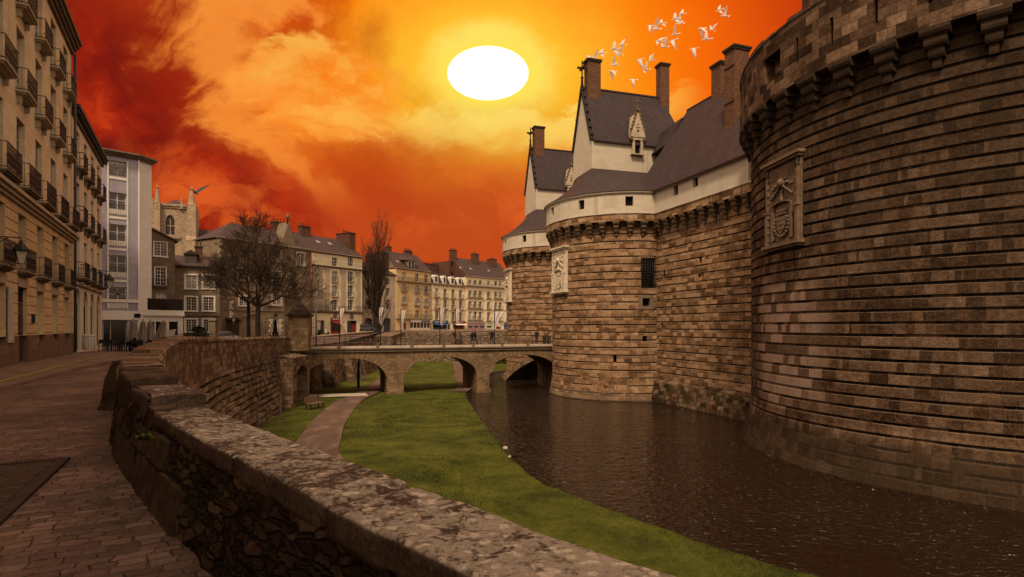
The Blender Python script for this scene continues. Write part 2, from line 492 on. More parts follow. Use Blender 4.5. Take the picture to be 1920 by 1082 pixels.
M = {}
BROWN = [(.0, (.040, .020, .009)), (.28, (.115, .060, .029)), (.5, (.250, .142, .073)), (.68, (.36, .215, .120)), (.85, (.45, .29, .175)), (1, (.56, .41, .28))]
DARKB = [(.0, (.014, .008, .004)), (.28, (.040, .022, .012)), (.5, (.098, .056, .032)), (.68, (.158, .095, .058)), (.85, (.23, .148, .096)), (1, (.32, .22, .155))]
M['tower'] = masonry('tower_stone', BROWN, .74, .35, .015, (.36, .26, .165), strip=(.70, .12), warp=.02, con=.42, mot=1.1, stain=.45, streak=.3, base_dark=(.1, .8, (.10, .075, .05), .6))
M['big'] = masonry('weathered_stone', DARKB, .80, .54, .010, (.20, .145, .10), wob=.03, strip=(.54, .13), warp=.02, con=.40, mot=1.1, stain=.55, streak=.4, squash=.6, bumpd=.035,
                   base_dark=(1.3, 2.3, (.026, .017, .010), .75), light=(.34, .225, .165, 1), soot_shade=(5, 20, .62))
M['parapet'] = masonry('parapet_stone', BROWN, .8, .36, .010, (.2, .15, .1), stain=.6, streak=.55)
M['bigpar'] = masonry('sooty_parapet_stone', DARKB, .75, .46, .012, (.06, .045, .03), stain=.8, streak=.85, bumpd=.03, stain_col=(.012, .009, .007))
M['curt'] = masonry('curtain_stone', BROWN, .76, .33, .015, (.34, .245, .15), strip=(.66, .11), warp=.02, con=.5, mot=1.1, stain=.5, streak=.4)
M['plinth'] = masonry('mossy_stone', DARKB, .7, .34, .016, (.06, .05, .035), wob=.05, stain=.6, streak=.5, bumpd=.05, green=((.030, .034, .010, 1), 4.0))
M['bridge'] = masonry('bridge_stone', [(0, (.07, .045, .025)), (.4, (.17, .11, .06)), (.65, (.25, .165, .09)), (1, (.36, .26, .16))], .5, .30, .009, (.12, .085, .055), con=.4, stain=.55, streak=.6)
M['vouss'] = plain('voussoir_stone', (.20, .130, .072), .85, .4, 2.2, bump=.02)
M['moatstep'] = masonry('stepped_moat_stone', [(0, (.07, .043, .026)), (.4, (.17, .108, .066)), (.65, (.27, .18, .115)), (1, (.40, .30, .21))], .66, .365, .012, (.10, .07, .05), wob=.025, strip=(.365, .085), stain=.5, streak=.4, bumpd=.03)  # strip bands paint the shade under each step into the colour
M['moat'] = masonry('moat_wall_stone', [(0, (.06, .036, .022)), (.4, (.14, .085, .050)), (.65, (.22, .14, .085)), (1, (.34, .245, .165))], .62, .34, .014, (.07, .05, .034), wob=.04, stain=.65, streak=.55, bumpd=.035)
M['rubble_far'] = masonry('terrace_stone', [(0, (.06, .04, .025)), (.5, (.17, .115, .07)), (1, (.34, .25, .17))], .5, .24, .02, (.09, .065, .045), wob=.08, stain=.5, streak=.3)
M['white'] = masonry('pale_tuffeau', [(0, (.43, .36, .27)), (.5, (.53, .455, .35)), (1, (.61, .54, .43))], 1.0, .36, .004, (.50, .41, .30), con=.22, mot=.5, wob=.004, stain=.38, streak=.58, stain_col=(.30, .22, .15), bumpd=.004)
M['carve'] = plain('carved_white_stone', (.60, .50, .37), .8, .25, 4, bump=.01)
M['carve_old'] = plain('weathered_white_stone', (.42, .335, .235), .85, .5, 5, bump=.01)
M['carve_dark'] = plain('carved_brown_stone', (.165, .110, .070), .85, .45, 3, bump=.02)
M['corbel'] = plain('corbel_stone', (.135, .088, .052), .85, .5, 2.5, bump=.02)
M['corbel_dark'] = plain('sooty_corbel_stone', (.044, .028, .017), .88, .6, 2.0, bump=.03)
M['damp'] = plain('damp_dressed_stone', (.060, .040, .026), .88, .8, 5.5, bump=.03)
M['soot_shade'] = plain('sooty_stone', (.035, .026, .020), .9, .4, 5)


def slate(name, c, sz=(.28, .16)):
    m, t = new_mat(name)
    br, mf = t.brick(t.uv, sz[0], sz[1], .008, .5)
    g = t.noise(t.uv, .6, 5, .6); g1 = t.noise(t.uv, 18, 3, .6)
    xs, ys, _ = t.sep(t.uv); sk = t.noise(t.comb(t.mul(xs, 1.4), t.mul(ys, .15), 0), 1, 4, .6)
    f = t.add(t.mul(br, .3), t.add(t.mul(g, .4), t.add(t.mul(g1, .2), t.mul(sk, .28))))
    lo = tuple(k * .62 for k in c); hi = tuple(k * 1.5 for k in c)
    cc = t.ramp(f, [(.25, lo), (.55, c), (.85, hi)])
    cc = t.mix(t.mul(mf, .7), cc, tuple(k * .45 for k in c))
    t.pr(cc, .62, t.bump(t.sub(t.mul(br, .4), mf), .5, .012), spec=.15)
    return m


M['slate'] = slate('slate_roof', (.040, .026, .026))
M['slate2'] = slate('old_slate_roof', (.056, .038, .034))
M['brick'] = masonry('chimney_brick', [(0, (.06, .028, .017)), (.5, (.125, .058, .034)), (1, (.20, .10, .06))], .24, .075, .008, (.20, .12, .07), wob=.004, stain=.3, streak=.35, bumpd=.008)
M['brick2'] = masonry('red_brick', [(0, (.045, .019, .013)), (.5, (.095, .040, .026)), (1, (.17, .075, .048))], .24, .075, .008, (.2, .12, .08), wob=.004, stain=.4, streak=.4, bumpd=.008)
M['chimtop'] = plain('chimney_cap_stone', (.05, .036, .028), .9, .4)
M['pot'] = plain('clay_pot', (.12, .052, .03), .85, .4)
M['iron'] = plain('black_iron', (.012, .010, .010), .55, .3, metal=.3)
M['greyiron'] = plain('weathered_iron', (.075, .06, .055), .6, .3)
M['frame'] = plain('white_window_paint', (.62, .56, .49), .5, .12)
M['shutter'] = plain('grey_white_shutter', (.40, .36, .30), .6, .15)
M['door'] = plain('dark_red_door', (.028, .007, .006), .5, .3)
M['reddoor'] = plain('red_door_paint', (.19, .012, .012), .5, .2)


def glassm(name, c, rough=.08):
    m, t = new_mat(name)
    n = t.noise(t.ob, .9, 3, .5)
    t.pr(t.ramp(n, [(.35, tuple(k * .5 for k in c)), (.65, c)]), rough, t.bump(t.noise(t.ob, 2.5, 2), .06, .02), spec=.6)
    return m


M['glass'] = glassm('dark_window_glass', (.030, .024, .022))
M['glass_m'] = glassm('grey_window_glass', (.12, .10, .10), .1)
M['skyl'] = plain('skylight_glass', (.26, .22, .20), .3, .2)
M['glass_l'] = glassm('curtained_window_glass', (.46, .40, .33), .25)
M['dark'] = plain('dark_interior', (.008, .006, .005), .9, .3)

FAC = lambda name, a, b, c, **k: masonry(name, [(0, a), (.5, b), (1, c)], k.pop('bw', .8), k.pop('bh', .38), k.pop('ms', .006), tuple(q * .75 for q in b), wob=.006, con=k.pop('con', .4), mot=k.pop('mot', .45), stain=k.pop('stain', .25), streak=k.pop('streak', .35), stain_col=tuple(q * .35 for q in b), bumpd=k.pop('bd', .006), **k)
M['f_cream'] = FAC('cream_limestone', (.50, .39, .24), (.64, .52, .33), (.74, .62, .43))
M['f_warm'] = FAC('honey_limestone', (.42, .295, .155), (.55, .40, .215), (.65, .50, .29))
M['f_cream2'] = FAC('pale_render', (.52, .43, .30), (.64, .54, .39), (.72, .62, .47), ms=.001)
M['f_blue'] = FAC('lilac_render', (.29, .26, .30), (.35, .315, .365), (.40, .365, .42), ms=.0008, stain=.12, streak=.25)
M['f_white'] = FAC('white_render', (.58, .53, .47), (.66, .61, .54), (.73, .68, .61), ms=.0008, stain=.1, streak=.2)
M['f_grey'] = FAC('grey_brown_render', (.095, .070, .046), (.16, .118, .078), (.24, .185, .13), ms=.0008, stain=.45, streak=.5)
M['f_brown'] = FAC('brown_render', (.12, .085, .055), (.19, .137, .088), (.26, .195, .135), ms=.0008, stain=.4, streak=.45)
M['f_orange'] = FAC('ochre_render', (.46, .32, .145), (.57, .40, .19), (.65, .48, .26), ms=.0008, stain=.2)
M['f_yellow'] = FAC('pale_yellow_stone', (.64, .53, .33), (.74, .62, .41), (.82, .71, .50), stain=.15)
M['f_quoin'] = FAC('quoin_stone', (.42, .34, .24), (.52, .43, .31), (.60, .52, .40), bw=.5, bh=.4)
M['f_foot'] = FAC('worn_granite', (.10, .062, .042), (.155, .10, .068), (.22, .15, .105), bw=.7, bh=.5, stain=.4)
M['cath'] = FAC('cathedral_stone', (.20, .135, .082), (.33, .245, .16), (.47, .37, .26), stain=.5, streak=.6)
M['trim'] = plain('stone_trim', (.40, .315, .215), .8, .2, 2)
M['trimd'] = plain('dark_stone_trim', (.17, .125, .085), .85, .35, 2)
M['lead'] = plain('dark_eave', (.045, .036, .030), .7, .3)
M['whitep'] = plain('white_paint', (.70, .64, .56), .6, .08)
M['bluep'] = plain('blue_shop_paint', (.035, .075, .19), .5, .2)
M['redp'] = plain('red_shop_paint', (.24, .018, .015), .5, .2)
M['mauvep'] = plain('mauve_shop_paint', (.26, .15, .155), .5, .15)
M['greenp'] = plain('pale_green_shop_paint', (.40, .43, .29), .5, .15)
M['fabric'] = plain('taupe_canvas', (.20, .15, .12), .9, .2, 4)
M['banner'] = plain('banner_cloth', (.62, .52, .49), .9, .12)
M['wood'] = plain('bench_wood', (.15, .085, .045), .6, .35, 9)
M['bark'] = plain('bark', (.030, .021, .016), .95, .5, 5, bump=.02)
M['bark_l'] = plain('pale_bark', (.10, .075, .058), .95, .45, 5, bump=.01)
M['twig'] = plain('brown_twigs', (.050, .030, .020), .95, .4, 3)
M['leaf'] = plain('dry_leaves', (.030, .020, .012), .9, .6, 4)
M['ever'] = plain('dark_evergreen', (.014, .018, .008), .9, .6, 6)
M['moss'] = plain('green_moss', (.065, .085, .012), .95, .5, 8)
def feather():
    m, t = new_mat('white_feathers')
    t.pr((.92, .88, .82), .8)
    tr = t.n.new('ShaderNodeBsdfTranslucent'); tr.inputs[0].default_value = (.95, .90, .82, 1)
    mx = t.n.new('ShaderNodeMixShader'); mx.inputs[0].default_value = .5
    o = next(n for n in t.n if n.type == 'OUTPUT_MATERIAL'); t.l.new(t.p.outputs[0], mx.inputs[1]); t.l.new(tr.outputs[0], mx.inputs[2]); t.l.new(mx.outputs[0], o.inputs[0])
    return m


M['bird'] = feather()
M['crow'] = plain('black_feathers', (.008, .003, .003), .7, .3)
M['skin'] = plain('skin', (.36, .20, .13), .6, .1)
M['cloth_d'] = plain('dark_clothes', (.012, .011, .013), .9, .4)
M['cloth_b'] = plain('navy_clothes', (.010, .012, .022), .9, .4)
M['hair'] = plain('dark_hair', (.015, .009, .006), .7, .3)
M['carp'] = plain('silver_car_paint', (.30, .29, .29), .3, .1, metal=.4)
M['card'] = plain('black_car_paint', (.012, .012, .013), .25, .1)
M['rubber'] = plain('rubber', (.01, .01, .01), .85, .2)
M['bin'] = plain('pale_plastic', (.46, .42, .37), .6, .12)
M['ltgrey'] = plain('pale_kerb_stone', (.50, .40, .32), .85, .2, 2)
M['boulder'] = plain('pale_field_stone', (.34, .29, .24), .9, .4, 6)
M['yline'] = plain('yellow_road_paint', (.42, .38, .03), .7, .25, 6)


# ground materials -------------------------------------------------
def cobble():
    m, t = new_mat('worn_setts')
    x, y, z = t.sep(t.ob)
    a = R(29)
    u = t.add(t.mul(x, math.cos(a)), t.mul(y, math.sin(a))); v = t.sub(t.mul(y, math.cos(a)), t.mul(x, math.sin(a)))
    p0 = t.comb(u, v, 0)
    w1 = t.vm('MULTIPLY', t.vm('SUBTRACT', t.noise(p0, 2.4, 3, .6, 0, True), (.5, .5, .5)), (.20, .15, 0))
    w2 = t.vm('MULTIPLY', t.vm('SUBTRACT', t.noise(p0, 9, 2, .6, 0, True), (.5, .5, .5)), (.05, .045, 0))
    p = t.vm('ADD', p0, t.vm('ADD', w1, w2))
    c, mf = t.brick(p, .20, .118, .007, .5, squash=.78, sf=3, smooth=.5)
    mf = t.mul(mf, t.add(.25, t.mul(t.sm(t.noise(p0, 3.3, 4, .6), .38, .6), .75)))
    g = t.noise(p0, .55, 6, .62, .5); g1 = t.noise(p0, 22, 5, .7); g2 = t.noise(p0, 2.2, 4, .6)
    tone = t.add(t.mul(c, .26), t.add(t.mul(g1, .46), t.add(t.mul(g, .75), -.20)))
    cc = t.ramp(tone, [(.12, (.018, .011, .008)), (.36, (.062, .037, .027)), (.58, (.125, .077, .057)), (.82, (.25, .17, .13))])
    cc = t.mix(mf, cc, (.014, .009, .007, 1))
    cc = t.mix(t.mul(t.sm(g2, .57, .70), .6), cc, (.020, .014, .011, 1))          # tar and damp patches
    wet = t.sm(g, .50, .64)
    t.pr(cc, t.sub(.74, t.mul(wet, .40)), t.bump(t.add(t.mul(t.sub(1.0, mf), 1.0), t.add(t.mul(g1, .45), t.mul(c, .9))), 1.0, .03), spec=.35)
    return m


M['cobble'] = cobble()


def flags():
    m, t = new_mat('pavement_flags')
    c, mf = t.brick(t.ob, .8, .5, .008, .5)
    g = t.noise(t.ob, .5, 5, .6); g1 = t.noise(t.ob, 14, 4, .6)
    cc = t.ramp(t.add(t.mul(c, .25), t.add(t.mul(g, .55), t.mul(g1, .3))), [(.25, (.085, .050, .034)), (.55, (.145, .09, .06)), (.85, (.22, .145, .10))])
    cc = t.mix(t.mul(mf, .6), cc, (.03, .02, .014, 1))
    t.pr(cc, .75, t.bump(t.add(g1, t.sub(0, mf)), .4, .01), spec=.25)
    return m


M['flags'] = flags()


def lawn():
    m, t = new_mat('lawn_grass')
    g = t.noise(t.ob, .45, 7, .66, .6); g1 = t.noise(t.ob, 3.2, 5, .7); g2 = t.noise(t.ob, 28, 3, .7)
    f = t.add(t.add(t.mul(g, .85), -.16), t.add(t.mul(g1, .35), t.mul(g2, .3)))
    cc = t.ramp(f, [(.35, (.015, .018, .003)), (.5, (.036, .041, .004)), (.62, (.064, .068, .007)), (.8, (.105, .102, .015))])
    cc = t.mix(t.sm(t.noise(t.ob, 1.1, 5, .65), .60, .74), cc, (.050, .040, .014, 1))
    t.pr(cc, .9, t.bump(t.add(g1, g2), .8, .06), spec=.15)
    return m


M['lawn'] = lawn()


def pathm():
    m, t = new_mat('gravel_path')
    g = t.noise(t.ob, .8, 6, .65, .6); g1 = t.noise(t.ob, 30, 4, .7); g2 = t.noise(t.vm('MULTIPLY', t.ob, (1, .35, 1)), 1.3, 4, .6)
    cc = t.ramp(t.add(t.mul(g2, .75), t.mul(g1, .3)), [(.35, (.070, .040, .029)), (.55, (.105, .064, .045)), (.72, (.18, .118, .08))])
    t.pr(cc, .9, t.bump(g1, .5, .02), spec=.2)
    return m


M['path'] = pathm()


def waterm():
    m, t = new_mat('moat_water')
    x, y, z = t.sep(t.ob)
    p = t.comb(x, t.mul(y, 1.45), 0)
    n1 = t.noise(p, 1.3, 2, .5, .6); n2 = t.noise(p, 3.0, 2, .5, .5); n3 = t.noise(t.ob, .10, 2, .5)
    amp = t.add(.16, t.mul(t.add(t.mul(t.sm(n3, .38, .62), .45), t.sm(x, 10, 1)), .8))
    h = t.mul(t.add(t.mul(n1, .6), t.mul(t.m('POWER', t.sm(n2, .40, .78), 1.6), .42)), amp)
    t.pr((.013, .006, .0028), .03, t.bump(h, 1.0, .75), spec=.5)
    t.p.inputs['IOR'].default_value = 1.3
    return m


M['water'] = waterm()


def rubblem():
    m, t = new_mat('rubble_wall_stone')
    p = t.vm('MULTIPLY', t.uv, (.5, 1.6, 1))
    pw = t.vm('ADD', p, t.vm('MULTIPLY', t.vm('SUBTRACT', t.noise(t.uv, 7, 3, .6, 0, True), (.5, .5, .5)), (.12, .12, 0)))
    e = t.vor(pw, 10.0, 'DISTANCE_TO_EDGE'); cc_ = t.vor(pw, 10.0, 'F1', 'Color')
    r, _, _ = t.sep(cc_)
    g1 = t.noise(t.uv, 30, 5, .7); g2 = t.noise(t.uv, 1.6, 5, .6)
    cc = t.ramp(t.add(t.mul(r, .5), t.add(t.mul(g1, .5), -.05)), [(.1, (.014, .008, .005)), (.45, (.056, .034, .020)), (.7, (.11, .070, .042)), (.95, (.20, .14, .092))])
    cc = t.mix(t.sm(e, .055, .0), cc, (.016, .010, .006, 1))
    cc = t.mix(t.mul(t.sm(g2, .52, .68), .5), cc, (.022, .024, .008, 1))
    t.pr(cc, .92, t.bump(t.add(t.mul(t.sm(e, 0, .12), 1.0), t.add(t.mul(r, .5), t.mul(g1, .5))), 1.0, .06), spec=.08)
    return m


M['rubble'] = rubblem()


def lichen():
    m, t = new_mat('lichened_coping')
    g = t.noise(t.ob, 3.0, 6, .7, .5); g1 = t.noise(t.ob, 34, 6, .72); g2 = t.noise(t.ob, 11, 6, .72, .6); g0 = t.noise(t.ob, .55, 3, .5)
    cc = t.ramp(t.add(t.mul(g1, .6), t.mul(g, .45)), [(.3, (.020, .013, .009)), (.5, (.082, .056, .042)), (.68, (.165, .12, .092)), (.85, (.28, .21, .165))])
    x, y, z = t.sep(t.ob)
    nrm = t.n.new('ShaderNodeNewGeometry').outputs['Normal']
    _, _, nz = t.sep(nrm)
    mask = t.sm(t.add(t.add(t.mul(g2, .9), t.mul(g1, .35)), t.add(t.mul(g0, .55), t.add(t.mul(g, .2), t.mul(x, .026)))), .93, 1.05)
    vs = t.sm(t.vor(t.vm('ADD', t.ob, t.vm('MULTIPLY', t.vm('SUBTRACT', t.noise(t.ob, 22, 3, .6, 0, True), (.5, .5, .5)), (.05, .05, .05))), 15.0), .40, .30)
    mask = t.m('MAXIMUM', t.mul(mask, t.add(.55, t.mul(vs, .45))), t.mul(vs, t.sm(t.add(g, t.mul(x, .03)), .47, .58)))
    mask = t.mul(mask, t.sm(nz, .35, .75))
    cc = t.mix(t.mul(mask, .9), cc, t.ramp(g1, [(.3, (.40, .34, .255)), (.7, (.68, .60, .47))]))
    mask2 = t.mul(t.sm(t.noise(t.ob, 19, 4, .7), .62, .70), .5)
    cc = t.mix(mask2, cc, (.14, .105, .045, 1))
    t.pr(cc, .9, t.bump(t.add(t.mul(g1, .8), t.add(g, t.mul(mask, .25))), .9, .018), spec=.1)
    return m


M['lichen'] = lichen()
M['plaza'] = plain('plaza_stone', (.15, .10, .068), .85, .3, 1.2)
M['bed'] = plain('moat_bed_mud', (.03, .02, .012), .95, .3, 1)
# ------------------------------------------------------------------ ground, moat, road
LAWN_Z, WATER_Z = -5.0, -5.2
lz = lambda y: max(0.0, (y - 82) * .085)
WALL = [(40, -40), (22, -21), (12, -10.4), (6, -4.2), (3, -1.2), (1.2, .6), (-.45, 2.25), (-1.85, 3.75), (-2.9, 4.9), (-3.95, 6.1), (-4.75, 7.05), (-5.45, 7.95), (-6.15, 9.0), (-7.0, 10.5),
        (-8.7, 13.6), (-11.3, 18.9), (-13.9, 24.5), (-16, 30), (-17.6, 36), (-18.8, 42), (-19.6, 47), (-20.0, 52.3)]


def catmull(P_, n):
    out = []
    for i in range(len(P_) - 1):
        p0 = P_[max(i - 1, 0)]; p1 = P_[i]; p2 = P_[i + 1]; p3 = P_[min(i + 2, len(P_) - 1)]
        for k in range(n):
            t = k / n
            out.append(tuple(.5 * ((2 * b) + (-a + c) * t + (2 * a - 5 * b + 4 * c - d) * t * t + (-a + 3 * b - 3 * c + d) * t ** 3) for a, b, c, d in zip(p0, p1, p2, p3)))
    out.append(tuple(P_[-1])); return out


def interp(x, tab):
    if x <= tab[0][0]: return tab[0][1]
    for (a, va), (b, vb) in zip(tab, tab[1:]):
        if x <= b: return va + (vb - va) * (x - a) / (b - a)
    return tab[-1][1]


GZ = [(12, 0), (40, -.22), (52, -.45), (58, -.5), (70, -.25), (85, .35), (100, .65), (112, .75)]
gz = lambda Y: interp(Y, GZ)

# moat bed reaching the horizon, then everything on top of it
b = MB(); b.poly([(-4000, -4000, -5.6), (4000, -4000, -5.6), (4000, 4000, -5.6), (-4000, 4000, -5.6)]); struct(b.build('ground', M['bed']))
b = MB(); b.poly([(-12, 3, WATER_Z), (60, -60, WATER_Z), (80, 40, WATER_Z), (30, 92, WATER_Z), (-12, 92, WATER_Z)]); struct(b.build('water', M['water']))

EDGE = [(48, -20), (30, -4), (20, 5), (13, 11), (8.15, 15), (6.8, 16.4), (5.6, 17.7), (4.4, 19.4), (2.5, 22.1), (.93, 24.9), (-.28, 29.6), (-.95, 33.8), (-2.9, 44.5), (-4.6, 55.8), (-4.0, 62), (-3.3, 72), (-2.2, 84), (4, 88), (20, 90)]
edge = catmull(EDGE, 16)
b = MB()
rows = []
mud = []
for (x, y) in edge:
    x += .12 * noise.noise(Vector((x * .9, y * .9, 0))) + .10 * noise.noise(Vector((x * 3, y * 3, 4)))
    L = [(x, y, LAWN_Z - .03)]; mud.append([(x + .30, y - .1, LAWN_Z - .30), (x + .12, y, LAWN_Z - .10), (x - .03, y, LAWN_Z - .025)])
    for k in range(1, 9): L.append((x + (-24 - x) * (k / 8) ** 1.3 if x > -24 else x, y, LAWN_Z + lz(y) + .05 * math.sin(k * 1.7 + y * .3) * (k > 1) * (k < 8)))
    rows.append(L)
rows.append([(20 - 44 * k / 8, 103, LAWN_Z + lz(103)) for k in range(9)])
b.grid(rows, None, mi=0, flip=True); struct(b.build('lawn', M['lawn'])); b = MB(); b.grid(mud, None, flip=True); struct(b.build('bank', M['bed']))


def ribbon(name, L, Rr, z, mat):
    bb = MB(); bb.grid([[(x, y, z + lz(y)), (x2, y2, z + lz(y2))] for (x, y), (x2, y2) in zip(catmull(L, 6), catmull(Rr, 6))], None, smooth=False, flip=True); return struct(bb.build(name, mat))


G = lambda px, py, z=LAWN_Z: ((px - 960) / F * (F * (EYE - z) / (py - HZ)), F * (EYE - z) / (py - HZ))
ribbon('footpath', [(-9.6, 24), G(545, 845), G(562, 822), G(588, 788), G(625, 757), G(648, 746), G(690, 726), G(715, 705), (-18.5, 88), (-18.5, 99)],
       [(-6.2, 24), G(637, 852), G(640, 825), G(647, 796), G(668, 764), G(686, 748), G(722, 730), G(752, 706), (-15.4, 88), (-15.4, 99)], LAWN_Z + .07, M['path'])
ribbon('riverside_path', [(-5.9, 57), (-6.0, 63), (-7.2, 72), (-8.6, 84), (-9.5, 92)], [(-4.5, 57), (-3.95, 63), (-3.4, 72), (-2.7, 84), (-3.2, 92)], LAWN_Z + .075, M['path'])
b = MB(); b.poly([(x, y, LAWN_Z + lz(y) + .12) for x, y in ((-18.5, 93.4), (6, 93.4), (6, 94.4), (-18.5, 94.4))]); struct(b.build('light_path', M['ltgrey']))

# paved lattice crossing under the first arch
b = MB(); A = Vector((*G(583, 747), 0)); B = Vector((*G(690, 744), 0))
d = (B - A).normalized(); nn = Vector((-d.y, d.x, 0))
for k in range(34):
    p = A + d * ((B - A).length * k / 33); q = p + nn * 2.1 + d * -.35
    b.bar((p.x, p.y, LAWN_Z + .105), (q.x, q.y, LAWN_Z + .105), .10, .05)
b2 = MB(); p = A - d * .1; q = B + d * .1
b2.poly([(p.x, p.y, LAWN_Z + .085), (q.x, q.y, LAWN_Z + .085), (q.x + nn.x * 2, q.y + nn.y * 2, LAWN_Z + .085), (p.x + nn.x * 2, p.y + nn.y * 2, LAWN_Z + .085)])
o = thing('drain_grating', 'pale ribbed grating strip laid across the path under the bridge', 'grating', (0, 0, 0))
b.build('slat', M['ltgrey'], o); b2.build('frame', M['soot_shade'], o)

# upper town ground: left of the moat wall, then beyond the moat
wall_c = catmull(WALL, 6)
b = MB(); rows = []
for (x, y) in wall_c + [(-20.3, 56), (-20.5, 62), (-20.5, 70), (-20.8, 80), (-21.5, 90), (-22, 100), (-22, 106)]:
    z = gz(y)
    rows.append([(x - .12, y, z)] + [(x - k, y, z) for k in (1.5, 3, 5, 8, 12, 18, 30, 60, 160)])
b.grid(rows, None, smooth=True)
struct(b.build('road', M['cobble']))
b = MB()
for (x0, x1, y0, y1, z) in ((-400, -22, 106, 112, .751), (-22, -9.2, 100.0, 112, .751), (-9.2, 200, 102.2, 112, .751)):
    b.poly([(x0, y0, z), (x1, y0, z), (x1, y1, z), (x0, y1, z)])
b.poly([(-3000, 112, .751), (3000, 112, .751), (3000, 3500, .751), (-3000, 3500, .751)])
b.poly([(-22, 100, -5), (-9.2, 100, -5), (-9.2, 100, .751), (-22, 100, .751)]); b.poly([(-9.2, 100, -5), (-9.2, 102.3, -5), (-9.2, 102.3, .751), (-9.2, 100, .751)]); b.poly([(-22, 112, -5), (-22, 100, -5), (-22, 100, .751), (-22, 112, .751)])
struct(b.build('square', M['plaza']))

# street frame along the left houses: s along the facade, t out from it
SO = Vector((-19.7, 21.9, 0)); SD = Vector((-.4904, .8715, 0)); ST = Vector((.8715, .4904, 0))
st = lambda s, t, z: SO + SD * s + ST * t + Vector((0, 0, z))
b = MB(); rows = []
prof = [(-32, 2.3), (-12, 2.2), (-2, 2.6), (5, 3.3), (10, 4.2), (14, 5.2), (18, 6.2), (30, 7.5)]
for k in range(32):
    s = -32 + 62 * k / 31; t_ = interp(s, prof)
    zz = gz(st(s, t_, 0).y)
    rows.append([st(s, t_ + .02, zz - .05), st(s, t_, zz + .10), st(s, t_ - .22, zz + .11), st(s, t_ * .5, zz + .12), st(s, -.5, zz + .13)])
b.grid(rows, None, smooth=False)
struct(b.build('pavement', M['flags']))
b = MB(); rows = []
for k in range(50):
    s = -30 + 42 * k / 49; t_ = 1.9 + max(0, s - 2) * .05 + .04 * math.sin(k * .9); zz = gz(st(s, t_, 0).y) + .127
    rows.append([st(s, t_ - .03, zz), st(s, t_ + .03, zz)])
b.grid(rows, None, smooth=False, flip=True); struct(b.build('yellow_line', M['yline']))

# cellar grate in the setts
o = thing('cellar_hatch', 'dark ribbed wooden hatch set into the cobbled street', 'hatch', (-5.35, 6.7, 0.0), R(-62))
b = MB(); b.box(-.1, 3.4, -3.6, -3.48, .004, .035); b.box(-.1, 3.4, -.02, .1, .004, .035); b.box(-.1, .02, -3.48, -.02, .004, .035); b.box(3.28, 3.4, -3.48, -.02, .004, .035)
b.build('frame', plain('dark_oak', (.045, .028, .021), .8, .4, 6), o)
b = MB()
for k in range(26):
    x0 = .03 + k * .125
    b.hexa([(x0, -3.46, .004), (x0 + .1, -3.46, .004), (x0 + .1, -1.78, .004), (x0, -1.78, .004)], [(x0, -3.46, .022), (x0 + .1, -3.46, .022), (x0 + .1, -1.78, .022), (x0, -1.78, .022)])
    b.hexa([(x0, -1.72, .004), (x0 + .1, -1.72, .004), (x0 + .1, -.04, .004), (x0, -.04, .004)], [(x0, -1.72, .022), (x0 + .1, -1.72, .022), (x0 + .1, -.04, .022), (x0, -.04, .022)])
b.build('slat', plain('worn_planks', (.060, .038, .029), .8, .5, 7), o)

# ------------------------------------------------------------------ the moat wall with its coping
def offs(C, d):
    out = []
    for i, p in enumerate(C):
        a = Vector(C[max(i - 1, 0)]); c = Vector(C[min(i + 1, len(C) - 1)]); t = (c - a).normalized(); n = Vector((t.y, -t.x))
        out.append(Vector(p) + n * d)
    return out


def resample(C, step):
    C = [Vector(c[:2]) for c in C]; out = [C[0]]; acc = 0
    for a, c in zip(C, C[1:]):
        L = (c - a).length; pos = step - acc
        while pos <= L: out.append(a + (c - a) * (pos / L)); pos += step
        acc = (acc + L) % step
    return out


near = resample([p for p in wall_c if -12 < p[1] < 9.2], .035)
far = resample([p for p in wall_c if p[1] >= 7.9] + [(-20.02, 52.6)], .5)
far = [p + (q - p) * interp(p.y, [(10, .43), (20, .0)]) for p, q in zip(far, offs(far, 1.0))]
mw = thing('moat_wall', 'long curving stone wall with a lichened coping between street and sunken lawn', 'wall', (0, 0, 0))
WTOP = .76


def disp(p, amp, sc_):
    return (noise.noise(Vector(p) * sc_) * .6 + noise.noise(Vector(p) * sc_ * 2.7) * .4) * amp


# near rubble face
iA = next(i for i, p in enumerate(near) if p.y > 0.3); iB = next(i for i, p in enumerate(near) if p.y > 5.75)
seg = near[max(iA - 60, 0):]
b = MB(); rows = []; uvs = []
oo = offs(near, 1.0)
for i in range(max(iA - 60, 0), len(near)):
    p = near[i]; n = (oo[i] - p)
    r = []; u = []
    top = (WTOP if i < iB else 1.02) - .13
    for k in range(31):
        z = -.06 + (top + .08) * k / 30
        q = Vector((p.x, p.y, z)); sc2 = Vector((q.x * 8, q.y * 8, q.z * 14))
        ins = disp(q, .045, 3.0) + disp(q, .030, 11) if (z < top - .02) else 0
        bat = .14 * (1 - k / 30)
        r.append((p.x - n.x * (bat + ins), p.y - n.y * (bat + ins), z)); u.append((i * .035, z))
    rows.append(r); uvs.append(u)
b.grid(rows, uvs, smooth=True, flip=True); b.build('rubble_face', M['rubble'], mw)
